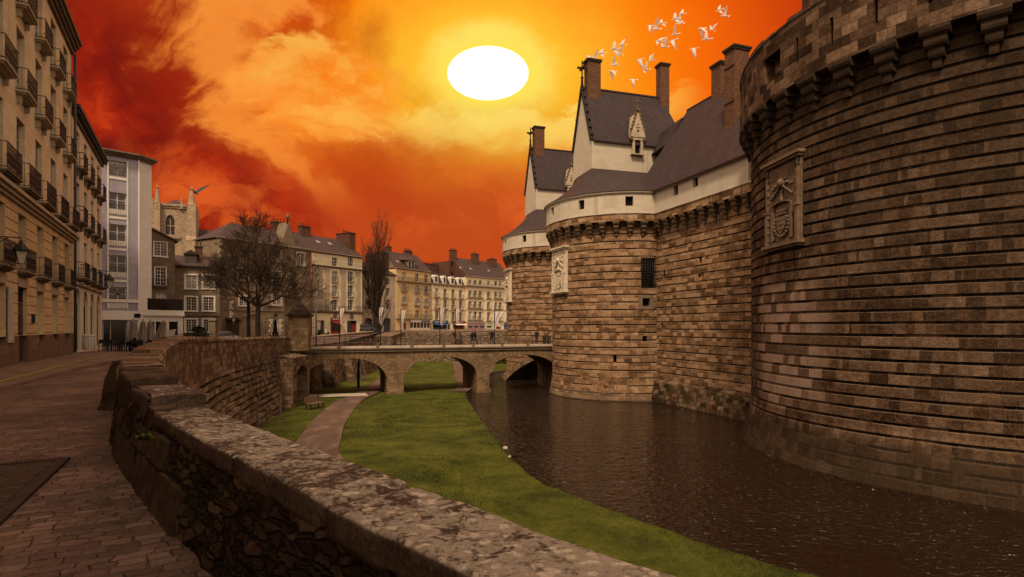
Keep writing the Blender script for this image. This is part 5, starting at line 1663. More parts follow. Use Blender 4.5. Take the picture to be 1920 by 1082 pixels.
# white chamfered corner returning up the side street
b = MB(); W3 = H3.W
wall_holes(b, lambda u, z, d: (W3 + u * .85 - d * .5, u * .53 + d * .85, z), 0.003, 1.5, -1, Ht, [], .2); b.poly([(W3 + 1.28, .8, -1), (W3 - 1, 7, -1), (W3 - 1, 7, Ht), (W3 + 1.28, .8, Ht)])
b.build('corner_wall', M['f_white'], H3.o)
b = MB(); b.box(W3 + .02, W3 + .14, -.06, .2, -.5, Ht); b.build('drainpipe', M['whitep'], H3.o)
b = MB()
for k in range(3): o = .18 + .17 * k; b.hexa([(-.3, -o, Ht + .14 * k + .003), (W3 + .1, -o, Ht + .14 * k + .003), (W3 + 1.35 + o * .8, .75 - o * .4, Ht + .14 * k + .003), (W3 - .9, 7, Ht + .14 * k + .003), (-.3, 9, Ht + .14 * k + .003)], [(-.3, -o, Ht + .14 * k + .14), (W3 + .1, -o, Ht + .14 * k + .14), (W3 + 1.35 + o * .8, .75 - o * .4, Ht + .14 * k + .14), (W3 - .9, 7, Ht + .14 * k + .14), (-.3, 9, Ht + .14 * k + .14)])
b.build('cornice', M['trimd'], H3.o)

# ---- single-storey white cafe wing with a glazed roof terrace
A = W(262, 612, 51.9); B = W(343, 612, 55.0)
H4 = House('cafe', 'single-storey white cafe wing with a dark glazed roof terrace beside the lilac house', 'cafe', (A.x, A.y), (B.x, B.y), -.35, None)
zt = H4.z(300, 590); zw = H4.z(300, 603)
for a, c in ((283, 290), (292, 302), (304, 312), (317, 334)): H4.holes.append((H4.px(a), H4.px(c), .5, zw))
ho = list(H4.holes); H4.wall(zt, 6, M['f_white'], .25)
for a, c, z_, zz in ho:
    b = MB(); b.poly([(a, .2, z_), (c, .2, z_), (c, .2, zz), (a, .2, zz)]); o = b.build('window', M['glass'], H4.o)
    b = MB(); b.box(a, c, .15, .195, z_ + .55, z_ + .62); b.build('frame', M['frame'], o)
b = MB(); b.box(-.1, H4.W + .1, -.14, .1, zt - .12, zt + .06); b.box(-.1, H4.W + .1, -.06, .4, zt + .06, zt + .42); b.build('fascia', M['f_white'], H4.o)
b = MB(); g = []
b.box(.0, H4.W, .1, .14, zt + .45, zt + 1.45); b.box(H4.W - .04, H4.W, .14, 5.5, zt + .45, zt + 1.45); o = b.build('glass_balustrade', M['glass'], H4.o)
b = MB(); b.bar((0, .12, zt + 1.48), (H4.W, .12, zt + 1.48), .06, .05); [b.box(H4.W * k / 4 - .03 * (k > 0), H4.W * k / 4 + .03, .06, .1, zt + .42, zt + 1.46) for k in range(5)]; b.build('rail', M['iron'], o)

# ---- shed-roofed grey brown house
A = W(270, 612, 56.5); B = W(328, 612, 58.3)
H5 = House('town_house', 'narrow grey-brown rendered house with a sloping roof edge in front of the cathedral', 'house', (A.x, A.y), (B.x, B.y), -.3, None)
for (pa, ya, yb, w) in ((301, 454, 480, 1.15), (301, 501, 535, .98)):
    u = H5.px(pa); zt, zb = H5.z(pa, ya), H5.z(pa, yb); H5.win(u, zb, w, zt - zb, 'grid', M['glass'], .1)
u = H5.px(303); H5.win(u, H5.z(303, 570), .9, 1.1, 'cross', M['glass_l'], .1)
zl, zr = H5.z(271, 422), H5.z(328, 452)
H5.wall(zr, 8, M['f_grey'], .22, top=False); H5.finish()
b = MB(); b.prism([(0, zr + .002), (H5.W, zr + .002), (0, zl)][::-1], 0, 8); b.build('gable', M['f_grey'], H5.o)
b = MB(); b.hexa([(-.1, -.25, zl), (H5.W + .3, -.25, zr - .12), (H5.W + .3, 8, zr - .12), (-.1, 8, zl)], [(-.1, -.25, zl + .14), (H5.W + .3, -.25, zr + .02), (H5.W + .3, 8, zr + .02), (-.1, 8, zl + .14)]); b.build('roof', M['lead'], H5.o)
H5.balcony(H5.px(301), H5.z(301, 536), 1.3, .3, .7, .12, 'plain', M['trimd'])
for k in range(2): H5.surround(H5.px(301), H5.z(301, (480, 535)[k]), (1.15, .98)[k], H5.z(301, (454, 501)[k]) - H5.z(301, (480, 535)[k]), M['whitep'], .06, .02, k == 0)

# ---- grey house with white-framed windows
A = W(320, 612, 61.5); B = W(412, 612, 63.5)
H6 = House('town_house', 'low grey-brown house with white-framed windows and a dormer behind the cafe', 'house', (A.x, A.y), (B.x, B.y), -.3, None)
for px in (332, 358.5, 391):
    for ya, yb in ((516, 541), (557, 582.5), (599, 622)):
        u = H6.px(px); zt, zb = H6.z(px, ya), H6.z(px, yb); w = 1.05
        if u > .6: H6.win(u, zb, w, zt - zb, 'grid', M['glass_l'] if ya == 516 else M['glass'], .1); H6.surround(u, zb, w, zt - zb, M['whitep'], .15, .03)
ze = H6.z(366, 501); H6.wall(ze, 8, M['f_brown'], .2); H6.finish()
H6.band('string_course', H6.z(366, 592), H6.z(366, 588), .12, M['trimd']); H6.cornice(ze, .22, .2, M['trimd'])
H6.gable_roof(ze + .2, 1.35, 6, M['slate2'], over=.25, ends=M['f_brown'])
u = H6.px(357); b = MB(); b.box(u - .55, u + .55, .5, 2.6, ze + .3, ze + 1.45); dm = b.build('dormer', M['lead'], H6.o)
b = MB(); b.prism([(u - .75, ze + 1.452), (u + .75, ze + 1.452), (u, ze + 1.95)][::-1], .35, 2.6); b.build('dormer_roof', M['slate'], dm)
H6.chimney(H6.px(370), 2.0, .7, .6, ze + .8, ze + 2.4, 2)

# ---- cathedral
A = W(284, 612, 138); B = W(368, 612, 142)
H7 = House('cathedral', 'pale gothic cathedral tower with pinnacles and lancet window rising behind the houses', 'cathedral', (A.x, A.y), (B.x, B.y), 0, None)
zt = H7.z(325, 383); u = H7.px(319); za, zb = H7.z(319, 440), H7.z(319, 403)
H7.holes.append((u - .95, u + .95, za, zb)); H7.wall(zt, 9, M['cath'], 1.0, zb=0)
b = MB(); spandrel(b, u, 1.9, zb, 1.9, .9); b.build('window_head', M['cath'], H7.o)
b = MB(); b.poly([(u - .95, .9, za), (u + .95, .9, za), (u + .95, .9, zb), (u - .95, .9, zb)]); o = b.build('lancet_window', M['glass'], H7.o)
b = MB(); b.box(u - .10, u + .10, .5, .88, za, zb - .6); b.box(u - .94, u + .94, .5, .88, (za + zb) / 2 - .3, (za + zb) / 2 - .05); b.build('tracery', M['cath'], o)
b = MB(); b.box(-.2, H7.W + .2, -.5, .2, zt - .5, zt); b.box(-.2, H7.W + .2, -.25, .2, zt - 1.0, zt - .502); b.box(u - 2.2, u + 2.2, -.35, .1, za - .9, za - .3); b.build('cornice', M['cath'], H7.o)
for px, w, py, dy in ((287, 1.0, 372, 1.0), (296, 1.25, 349, 1.6), (360, 1.9, 352, 1.8), (341, .7, 368, .5)):
    u = H7.px(px); z1 = H7.z(px, py); zb_ = min(zt, z1 - 3.2); b = MB()
    if px != 341: b.box(u - w / 2, u + w / 2, -dy, .3, 0, zb_); b.box(u - w / 2 - .25, u + w / 2 + .25, -dy - .6, .3, 0, zb_ * .72); b.hexa([(u - w / 2 - .25, -dy - .6, zb_ * .72 + .003), (u + w / 2 + .25, -dy - .6, zb_ * .72 + .003), (u + w / 2 + .25, .3, zb_ * .72 + .003), (u - w / 2 - .25, .3, zb_ * .72 + .003)], [(u - w / 2, -dy, zb_ * .72 + 1), (u + w / 2, -dy, zb_ * .72 + 1), (u + w / 2, .3, zb_ * .72 + 1), (u - w / 2, .3, zb_ * .72 + 1)])
    b.lathe([(w * .55, 0), (w * .42, .5), (w * .16, (z1 - zb_) * .85), (w * .3, (z1 - zb_) * .88), (.02, z1 - zb_)], (u, -dy / 2, zb_), 6, None, False)
    for k in range(5): b.ball((u + w * .42 * (1 - k / 6), -dy / 2, zb_ + (z1 - zb_) * k / 6), .22, 5, 3); b.ball((u - w * .42 * (1 - k / 6), -dy / 2, zb_ + (z1 - zb_) * k / 6), .22, 5, 3)
    b.build('pinnacle', M['cath'], H7.o)
b = MB(); u0, u1 = H7.px(306), H7.px(345); b.lathe([(1.0, 0)], (0, 0, 0), 3) if False else None
b.hexa([(u0, 1, zt + .003), (u1, 1, zt + .003), (u1, 8, zt + .003), (u0, 8, zt + .003)], [((u0 + u1) / 2 - .4, 4, zt + 1.8), ((u0 + u1) / 2 + .4, 4, zt + 1.8), ((u0 + u1) / 2 + .4, 5, zt + 1.8), ((u0 + u1) / 2 - .4, 5, zt + 1.8)]); b.build('tower_roof', M['slate2'], H7.o)
u0, u1 = H7.px(368), H7.px(470)
b = MB(); zr_ = H7.z(370, 421) ; b.poly([(u0, 2, zr_ - 6.5), (u1, 2, zr_ - 6.5), (u1, 7, zr_ - .9), (u0, 7, zr_)]); b.poly([(u1, 12, zr_ - 6.5), (u0, 12, zr_ - 6.5), (u0, 7, zr_), (u1, 7, zr_ - .9)]); b.build('nave_roof', M['slate2'], H7.o)
b = MB(); b.box(u0, u1, 2.3, 11.5, 0, zr_ - 6.4); b.build('nave_wall', M['cath'], H7.o)

# ---- big gabled building behind the bare tree
A = W(408, 612, 70); B = W(584, 612, 82)
H8 = House('town_house', 'wide brown rendered house with quoined corners behind the pair of bare trees', 'house', (A.x, A.y), (B.x, B.y), -.2, None)
ze = H8.z(575, 470)
for px, ya, yb, w in ((458, 556, 573, 1.3), (519, 553, 572, 1.3), (564, 475, 497, 1.2), (519, 470, 490, 1.2), (455, 505, 525, 1.2), (519, 510, 530, 1.2)):
    u = H8.px(px); zt, zb = H8.z(px, ya), H8.z(px, yb); H8.win(u, zb, w, zt - zb, 'grid', M['glass'], .12); H8.surround(u, zb, w, zt - zb, M['f_quoin'], .2, .03)
u = H8.px(517); zt, zb = H8.z(517, 595), H8.z(517, 628); H8.win(u, zb, .95, zt - zb, 'cross', M['glass_l'], .12, lab='bright white-blinded window in toothed quoins')
H8.quoins(u - .49, zb, zt, M['f_quoin'], -1); H8.quoins(u + .49, zb, zt, M['f_quoin'], 1)
H8.wall(ze, 5, M['f_brown'], .22); H8.finish(); H8.quoins(H8.px(430), .0, 5.0, M['f_quoin']); H8.quoins(.02, 0, ze, M['f_quoin'])
H8.band('string_course', H8.z(500, 583.5), H8.z(500, 581.5), .09, M['trimd'])
H8.cornice(ze, .3, .25, M['trim']); b = MB(); zz = ze + .25; L_ = H8.W
b.poly([(-.2, -.3, zz - .1), (L_ + .1, -.3, zz - .1), (L_ + .1, 2.5, zz + 2.4), (3.2, 2.5, zz + 2.4)], [(0, 0), (L_, 0), (L_, 3.7), (3.2, 3.7)]); b.poly([(L_ + .1, 5.3, zz - .1), (-.2, 5.3, zz - .1), (3.2, 2.5, zz + 2.4), (L_ + .1, 2.5, zz + 2.4)]); b.poly([(-.2, 5.3, zz - .1), (-.2, -.3, zz - .1), (3.2, 2.5, zz + 2.4)])
b.build('roof', M['slate2'], H8.o); b = MB(); b.poly([(L_, 0, zz), (L_, 5, zz), (L_, 2.5, zz + 2.35)]); b.build('gable', M['f_brown'], H8.o)
H8.chimney(H8.px(545), 2.6, 2.0, .9, ze + 1.5, ze + 3.7, 4)
u = H8.px(541); b = MB(); b.prism([(u - 1.2, ze + .3), (u + 1.2, ze + .3), (u, ze + 3.6)][::-1], -.05, 3); b.lathe([(.2, 0), (.12, .7), (.3, .8), (.05, 1.5)], (u, .2, ze + 3.4), 6); b.build('dormer', M['trimd'], H8.o)
b = MB(); b.tube((H8.W - .15, -.12, 0), (H8.W - .15, -.12, ze), .09, n=6); b.build('drainpipe', M['reddoor'], H8.o)
b = MB(); b.box(H8.px(425), H8.px(430), -2.6, 0, 0, H8.z(430, 600)); b.box(H8.px(422), H8.px(432), -2.9, .0, H8.z(430, 600), H8.z(430, 600) + .25); b.build('porch_pier', M['trimd'], H8.o)
b = MB(); b.hexa([(H8.px(432), -.15, H8.z(432, 600)), (H8.px(480), -.15, H8.z(480, 588)), (H8.px(480), .02, H8.z(480, 588)), (H8.px(432), .02, H8.z(432, 600))], [(H8.px(432), -.15, H8.z(432, 597)), (H8.px(480), -.15, H8.z(480, 585.5)), (H8.px(480), .02, H8.z(480, 585.5)), (H8.px(432), .02, H8.z(432, 597))]); b.build('sloping_moulding', M['trimd'], H8.o)

# ---- pilastered corner house
A = W(585, 612, 85); B = W(679, 612, 93.5)
H9 = House('town_house', 'pale corner house with tall pilasters and arched ground floor, left of the poplar', 'house', (A.x, A.y), (B.x, B.y), .33, None)
ze = H9.z(590, 473)
pc = [627.5, 657]
for px in pc:
    for k, (ya, yb) in enumerate(((483, 499), (509, 528.5), (535, 556), (562, 582))):
        px_ = px; u = H9.px(px_); zt, zb = H9.z(px_, ya), H9.z(px_, yb); H9.win(u, zb, 1.02, zt - zb, 'tall', M['glass_l'] if k in (1, 2) and px < 640 else M['glass'], .18)
        if 0 < k < 3: H9.balcony(u, zb - .02, 1.25, .22, .72, .2, 'plain', M['trim'])
arcs = [(600.5, 586.5, 628), (628, 588, 626), (659, 590, 622)]
for px, ya, yb in arcs[1:]:
    u = H9.px(px + .6); H9.win(u, H9.z(px, 599.5), .8, .95, 'cross', M['glass'], .16)
zf = H9.z(628, 601)
shop = [(H9.px(594), H9.px(608)), (H9.px(620), H9.px(639)), (H9.px(651), H9.px(669))]
for a, c in shop: H9.holes.append((a, c, .08, zf))
H9.wall(ze, 10, M['f_yellow'], .3); H9.finish()
zc = H9.z(628, 585)
b = MB(); b.box(-.1, H9.W + .1, -.42, .1, zc, zc + .16); b.box(-.1, H9.W + .1, -.25, .1, zc - .14, zc - .002); b.build('balcony_band', M['trimd'], H9.o)
b = MB()
for z in (.0, .55, .8): b.bar((0, -.38, zc + .2 + z), (H9.W, -.38, zc + .2 + z), .035, .035)
for k in range(40): x = H9.W * k / 39; b.box(x - .012, x + .012, -.39, -.37, zc + .16, zc + 1.0)
b.build('railing', M['iron'], H9.o)
z3 = H9.z(628, 503); H9.cornice(z3, .35, .22, M['trimd'])
b = MB(); [b.box(x - .012, x + .012, -.30, -.28, z3 + .22, z3 + .9) for x in [H9.W * k / 40 for k in range(41)]]; b.bar((0, -.29, z3 + .9), (H9.W, -.29, z3 + .9), .03, .03); b.build('attic_railing', M['iron'], H9.o)
b = MB()
for px in (590, 601, 613, 643, 671): u = H9.px(px); b.box(u - .42, u + .42, -.10, .02, zc + .17, z3 - .3); b.box(u - .5, u + .5, -.14, .02, z3 - .298, z3 - .003)
b.build('pilasters', M['trim'], H9.o)
for px in (606, 627.5, 657):
    b = MB(); u = H9.px(px)
    for (ya) in (509, 535):
        if px == 606: b.box(u - .3, u + .3, -.04, .02, H9.z(px, ya + 18), H9.z(px, ya))
    if b.f: b.build('blind_panel', M['f_yellow'], H9.o)
H9.cornice(ze, .3, .22, M['trim'])
a, c = shop[1]; b = MB(); b.box(a, c, .2, .25, .1, zf - .01); o = b.build('shopfront', M['glass'], H9.o); o['label'] = 'cafe front with a red fascia and awning'
b = MB(); b.box(a, c, .1, .2, .08, .5); b.box(a, c, -.12, .1, zf - .02, zf + .45); [b.box(x - .06, x + .06, .1, .198, .5, zf - .03) for x in (a + .1, (a + c) / 2, c - .1)]; b.build('surround', M['redp'], o)
b = MB(); b.hexa([(a - .05, -.9, zf - .42), (c + .05, -.9, zf - .42), (c + .05, 0, zf - .06), (a - .05, 0, zf - .06)], [(a - .05, -.9, zf - .38), (c + .05, -.9, zf - .38), (c + .05, 0, zf - .02), (a - .05, 0, zf - .02)]); b.build('awning', M['redp'], o)
b = MB(); xx = a + .25
random.seed(2)
while xx < c - .3: w = random.uniform(.08, .16); b.box(xx, xx + w, -.135, -.122, zf + .14, zf + .32); xx += w + .05
b.build('sign_lettering', M['whitep'], o)
a, c = shop[2]; b = MB(); b.box(a, (a + c) / 2, .2, .25, .1, zf - .01); b.build('shopfront', M['lead'], H9.o)
b = MB(); b.box((a + c) / 2 + .003, c, .12, .25, .1, zf - .5); b.build('red_door', M['reddoor'], H9.o)
a, c = shop[0]; b = MB(); b.box(a, a + (c - a) * .62, .2, .25, .1, zf - .01); b.build('shopfront', M['f_cream2'], H9.o); b = MB(); b.box(a + (c - a) * .62 + .003, c, .15, .25, .1, zf); b.build('door', M['lead'], H9.o)
H9.gable_roof(ze + .22, 3.1, 8.5, M['slate2'], over=.2, ends=M['brick2'])
H9.chimney(H9.px(603), 4, 1.7, .9, ze + 2, ze + 4.3, 4); H9.chimney(H9.px(674), 3.2, 1.3, 3.2, ze + .8, ze + 4.2, 4)
for px in (615, 637): H9.skylight(H9.px(px), 2.3, ze + 2.0, R(36))

# ---- narrow house behind the poplar
A = W(679, 612, 97); B = W(742, 612, 105)
H10 = House('town_house', 'shaded stone house with dark arched doors behind the tall poplar', 'house', (A.x, A.y), (B.x, B.y), .5, None)
ze = H10.z(700, 513)
for px in (690, 711, 727):
    for ya, yb in ((562, 580), (540, 555), (522, 534)):
        u = H10.px(px); zt, zb = H10.z(px, ya), H10.z(px, yb); H10.win(u, zb, 1.05, zt - zb, 'tall', gl(.3), .18)
for px in (691, 726): u = H10.px(px); H10.holes.append((u - .95, u + .95, .1, H10.z(px, 596)))
ho = [h for h in H10.holes if h[2] < .3]
H10.wall(ze, 9, M['f_quoin'], .3); H10.finish()
for a, c, z_, zz in ho:
    b = MB(); b.box(a, c, .25, .3, z_, zz); b.build('door', M['lead'], H10.o)
for a, c, z_, zz in ho: b = MB(); spandrel(b, (a + c) / 2, c - a, zz, .5, .25); b.build('arch_head', M['f_quoin'], H10.o)
H10.cornice(ze, .25, .2, M['trimd']); H10.gable_roof(ze + .2, 2.2, 8, M['slate'], over=.2, ends=M['brick2'])
H10.chimney(H10.px(739), 4, 1.2, 4.5, ze - 2, H10.z(739, 474), 3)

# ---- the row of shops across the square
def row_house(label, pa, pb, Ya, Yb, z0, mat, eave_px, eave_py):
    A = W(pa, 612, Ya); B = W(pb, 612, Yb)
    h = House('town_house', label, 'house', (A.x, A.y), (B.x, B.y), z0, None); h.ze = h.z(eave_px, eave_py); return h


R1 = row_house('ochre house with pale quoins and a white corner shop, right of the poplar', 743, 808, 125, 135, .75, None, 775, 508)
c1 = [757.5, 782, 799]
for k, px in enumerate(c1):
    for ya, yb, st_ in ((512, 527, 0), (534, 547, 1), (558, 571, 1), (580.5, 595.5, 2)):
        ya += (px - 770) * .10; yb += (px - 770) * .10
        u = R1.px(px); zt, zb = R1.z(px, ya), R1.z(px, yb); R1.win(u, zb, 1.15, zt - zb, 'tall', gl(.45), .18)
        if st_ == 1: R1.balcony(u, zb - .03, 1.9, .5, .95, .24, 'plain', M['trim']); R1.surround(u, zb, 1.15, zt - zb, M['f_quoin'], .28, .03, False)
zsh = R1.z(775, 604.5); s0, s1 = R1.px(769), R1.px(807); R1.holes.append((s0, s1, .1, zsh - .02)); R1.holes.append((R1.px(755), R1.px(761.5), .1, R1.z(758, 605)))
R1.wall(R1.ze, 10, M['f_orange'], .3); R1.finish()
b = MB(); n = 6
for k in range(n): a = s0 + (s1 - s0) * k / n; b.box(a + .12, a + (s1 - s0) / n - .12, .22, .26, .7, zsh - .5)
b.box(s0, s1, .26, .28, .1, zsh - .02); o = b.build('shopfront', M['glass'], R1.o)
b = MB(); b.box(s0 - .1, s1, -.3, .1, zsh, zsh + .85); [b.box(s0 + (s1 - s0) * k / n - .1, s0 + (s1 - s0) * k / n + .1, .1, .215, .1, zsh - .02) for k in range(n + 1)]; b.box(s0, s1, .1, .214, .1, .5); b.build('fascia', M['whitep'], o)
b = MB(); b.box(s0 + (s1 - s0) * .5, s1 - .4, -.32, -.303, zsh + .1, zsh + .42); b.build('sign_board', M['lead'], o)
b = MB(); b.box(R1.px(755), R1.px(761.5), .2, .25, .1, R1.z(758, 605)); b.build('red_door', M['reddoor'], R1.o)
za = R1.z(775, 528.5); b = MB(); b.box(-.05, R1.W, -.55, .1, za - .2, za); b.build('attic_ledge', M['trimd'], R1.o)
for zz in (za, R1.z(775, 597.5)):
    b = MB(); b.bar((0, -.5, zz + .9), (R1.W, -.5, zz + .9), .05, .05); [b.box(x - .02, x + .02, -.52, -.48, zz - .02, zz + .9) for x in [R1.W * k / 46 for k in range(47)]]; b.build('railing', M['iron'], R1.o)
zz = R1.z(775, 597.5); b = MB(); b.box(-.05, R1.W, -.55, .1, zz - .2, zz); b.build('ledge', M['trimd'], R1.o)
R1.cornice(R1.ze, .3, .25, M['trim']); R1.gable_roof(R1.ze + .25, 4.2, 9, M['slate2'], over=.2, ends=M['trimd'])
u = R1.px(775); b = MB(); b.box(u - 1.1, u + 1.1, .6, 4, R1.ze + .5, R1.ze + 2.3); d_ = b.build('dormer', M['frame'], R1.o)
b = MB(); [b.box(u + x - .4, u + x + .4, .57, .598, R1.ze + .85, R1.ze + 2.1) for x in (-.55, .55)]; b.build('window', M['glass'], d_)
b = MB(); b.hexa([(u - 2.2, .1, R1.ze + 2.3), (u + 1.9, .1, R1.ze + 2.3), (u + 1.9, 4.4, R1.ze + 2.6), (u - 2.2, 4.4, R1.ze + 2.6)], [(u - 1.5, .6, R1.ze + 2.75), (u + 1.2, .6, R1.ze + 2.75), (u + 1.2, 4.4, R1.ze + 3.9), (u - 1.5, 4.4, R1.ze + 3.9)]); b.build('dormer_roof', M['slate2'], d_)
R1.skylight(R1.px(756), 1.7, R1.ze + 1.9, R(43)); R1.chimney(R1.px(758), 4.8, 1.3, .8, R1.ze + 3.2, R1.ze + 5.4, 3); R1.chimney(R1.px(795), 5, 2.4, .8, R1.ze + 2.5, R1.ze + 5.2, 6)
R1.quoins(.02, 4, R1.ze, M['f_quoin']); R1.quoins(R1.W - .02, 4, R1.ze, M['f_quoin'], -1); R1.quoins(R1.px(774), 4, za - .2, M['f_quoin'], -1); R1.quoins(R1.px(790), 4, za - .2, M['f_quoin'])

R2 = row_house('pale yellow house with four round-headed dormers and a blue shopfront', 809, 872, 135.5, 146, .75, None, 840, 535.5)
c2 = [819, 834.5, 849.5, 863.5]
for k, px in enumerate(c2):
    for ya, yb, q in ((542, 558, 1), (562, 579, 1), (584, 601, 2)):
        d_ = (px - 840) * .07; u = R2.px(px); zt, zb = R2.z(px, ya + d_), R2.z(px, yb + d_); R2.win(u, zb, 1.15, zt - zb, 'tall', gl(.4), .18)
        R2.balcony(u, zb - .03, 1.7 if q == 1 else 1.5, .45, .9, .24, 'plain', M['trim'])
zsh = R2.z(840, 607); sh2 = [(R2.px(812), R2.px(838), 'bluep'), (R2.px(840), R2.px(844.5), 'lead'), (R2.px(850), R2.px(870), 'redp')]
for a, c, _ in sh2: R2.holes.append((a, c, .1, zsh))
R2.wall(R2.ze, 10, M['f_yellow'], .3); R2.finish()
for a, c, mm in sh2:
    b = MB(); b.box(a, c, .24, .28, .1, zsh); o = b.build('shopfront', M['dark'], R2.o)
    if mm != 'lead':
        b = MB(); b.box(a - .2, c + .2, -.2, .1, zsh + .002, zsh + .75); [b.box(x - .14, x + .14, .1, .235, .1, zsh) for x in (a + .14, (a + c) / 2 + .3, c - .14)]; b.box(a, c, .1, .234, .1, .6); b.build('fascia', M[mm], o)
        b = MB(); b.hexa([(a - .1, -1.1, zsh - .35), (c + .1, -1.1, zsh - .35), (c + .1, -.02, zsh - .02), (a - .1, -.02, zsh - .02)], [(a - .1, -1.1, zsh - .29), (c + .1, -1.1, zsh - .29), (c + .1, -.02, zsh + .04), (a - .1, -.02, zsh + .04)]); b.build('awning', M['bluep'] if mm == 'bluep' else M['whitep'], o)
        b = MB(); b.box(a + .6, c - .6, -.215, -.203, zsh + .3, zsh + .5); b.build('sign_lettering', M['whitep'], o)
for zz in (R2.z(840, 561), R2.z(840, 604), R2.z(840, 582.5)): R2.band('string_course', zz, zz + .15, .1, M['trim'])
for px in c2:
    u = R2.px(px); z_ = R2.z(px, 541 + (px - 840) * .07); b = MB(); n = 8
    for k in range(n): t0 = math.pi * k / n; t1 = math.pi * (k + 1) / n; b.bar((u - .8 * math.cos(t0), -.06, z_ + .2 + .42 * math.sin(t0)), (u - .8 * math.cos(t1), -.06, z_ + .2 + .42 * math.sin(t1)), .12, .12)
    b.build('window_hood', M['trim'], R2.o)
R2.cornice(R2.ze, .4, .35, M['trim'])
b = MB(); [b.box(x, x + .12, -.28, .02, R2.ze - .18, R2.ze - .01) for x in [.1 + .3 * k for k in range(int(R2.W / .3))]]; b.build('dentils', M['trim'], R2.o)
b = MB(); zm = R2.ze + .36; b.poly([(0, .1, zm), (R2.W, .1, zm), (R2.W, 1.5, zm + 2.5), (0, 1.5, zm + 2.5)]); b.poly([(0, 1.5, zm + 2.5), (R2.W, 1.5, zm + 2.5), (R2.W, 6, zm + 3.2), (0, 6, zm + 3.2)]); b.poly([(0, 10, zm), (0, .1, zm), (0, 1.5, zm + 2.5), (0, 6, zm + 3.2)]); b.build('roof', M['slate'], R2.o)
for k, px in enumerate(c2):
    u = R2.px(px - 1); b = MB(); w = .75 if k != 1 else .6
    b.box(u - w, u + w, .0, 1.6, zm + .05, zm + 1.5); b.lathe([(w, 0), (w, 1.6)], (0, 0, 0), 4) if False else None
    pts = [(u - w * math.cos(math.pi * q / 10), zm + 1.502 + .5 * math.sin(math.pi * q / 10)) for q in range(11)]; b.prism(pts[::-1], -.06, 1.9)
    d_ = b.build('dormer', M['frame'], R2.o); b = MB(); b.box(u - w * .55, u + w * .55, -.03, -.002, zm + .25, zm + 1.45); b.build('window', M['glass'], d_)
R2.chimney(R2.px(817), 6.5, 4.6, 1.0, zm + 1.5, zm + 4.2, 7, M['brick2']); R2.chimney(R2.px(846), 8, 6.5, 1.4, zm + .2, R2.z(846, 492) , 9, M['brick2'])
b = MB(); u = R2.px(866); b.box(u - .5, u + .5, 4, 9.8, zm, R2.z(860, 487)); b.build('party_wall', M['brick2'], R2.o)

R3 = row_house('long pale yellow terrace with mauve and pale green shopfronts beside the farthest tower', 873, 962, 146, 159.5, .75, None, 910, 522.5)
c3 = [881, 891, 900.5, 916, 929.5, 938, 952]
for k, px in enumerate(c3):
    for ya, yb, q in ((526, 535, 0), (546, 558, 1), (566, 578, 1), (585, 600, 1)):
        d_ = (px - 905) * .045; u = R3.px(px); zt, zb = R3.z(px, ya + d_), R3.z(px, yb + d_); R3.win(u, zb, 1.05, zt - zb, 'tall', gl(.45), .18)
        if q: R3.balcony(u, zb - .03, 1.6, .45, .9, .26, 'plain', M['trim'])
zsh = R3.z(905, 609)
sh3 = [(876, 909, 'mauvep', 3), (911, 923, 'greenp', 1), (945, 952, 'bluep', 1)]
for a, c, mm, n in sh3:
    a, c = R3.px(a), R3.px(c)
    for k in range(n): ua, ub = a + (c - a) * k / n + .3, a + (c - a) * (k + 1) / n - .3; R3.holes.append((ua, ub, .5, zsh - .3))
R3.holes.append((R3.px(930), R3.px(939.5), .1, zsh - .5))
ho = list(R3.holes); R3.wall(R3.ze, 11, M['f_yellow'], .3)
for h in ho[len(c3) * 4:]:
    b = MB(); b.box(h[0], h[1], .22, .26, h[2], h[3]); b.build('shop_window' if h[2] > .3 else 'red_door', M['glass'] if h[2] > .3 else M['reddoor'], R3.o)
R3.finish()
for a, c, mm, n in sh3:
    a, c = R3.px(a), R3.px(c); b = MB(); b.box(a, c, -.12, .02, zsh - .29, zsh + .5); [b.box(a + (c - a) * k / n - .29 * (k > 0), a + (c - a) * k / n + .29 * (k < n), -.1, .02, .02, zsh - .292) for k in range(n + 1)]; b.box(a, c, -.09, .018, .02, .49); b.build('shopfront', M[mm], R3.o)
zz = R3.z(905, 537); b = MB(); b.box(-.05, R3.W, -.6, .1, zz - .2, zz); b.build('ledge', M['trimd'], R3.o)
b = MB(); b.bar((0, -.55, zz + 1.0), (R3.W, -.55, zz + 1.0), .05, .06); [b.box(x - .025, x + .025, -.57, -.53, zz, zz + 1.0) for x in [R3.W * k / 70 for k in range(71)]]; b.build('railing', M['iron'], R3.o)
for zz in (R3.z(905, 562), R3.z(905, 582), R3.z(905, 604)): R3.band('string_course', zz, zz + .14, .1, M['trim'])
R3.cornice(R3.ze, .35, .3, M['trim']); R3.gable_roof(R3.ze + .3, 5.2, 11, M['slate2'], over=.2, ends=M['brick2'])
R3.chimney(R3.px(874), 5, 2.0, .9, R3.ze + 4.2, R3.ze + 7.2, 5); R3.chimney(R3.px(912), 4.4, 2.0, 1.2, R3.ze + 2.5, R3.ze + 6.8, 5); R3.chimney(R3.px(944), 4.5, 1.8, 2.2, R3.ze + 2.5, R3.ze + 6, 4)
for px in (874, 893, 927): R3.skylight(R3.px(px), 2.2, R3.ze + 2.5, R(43))

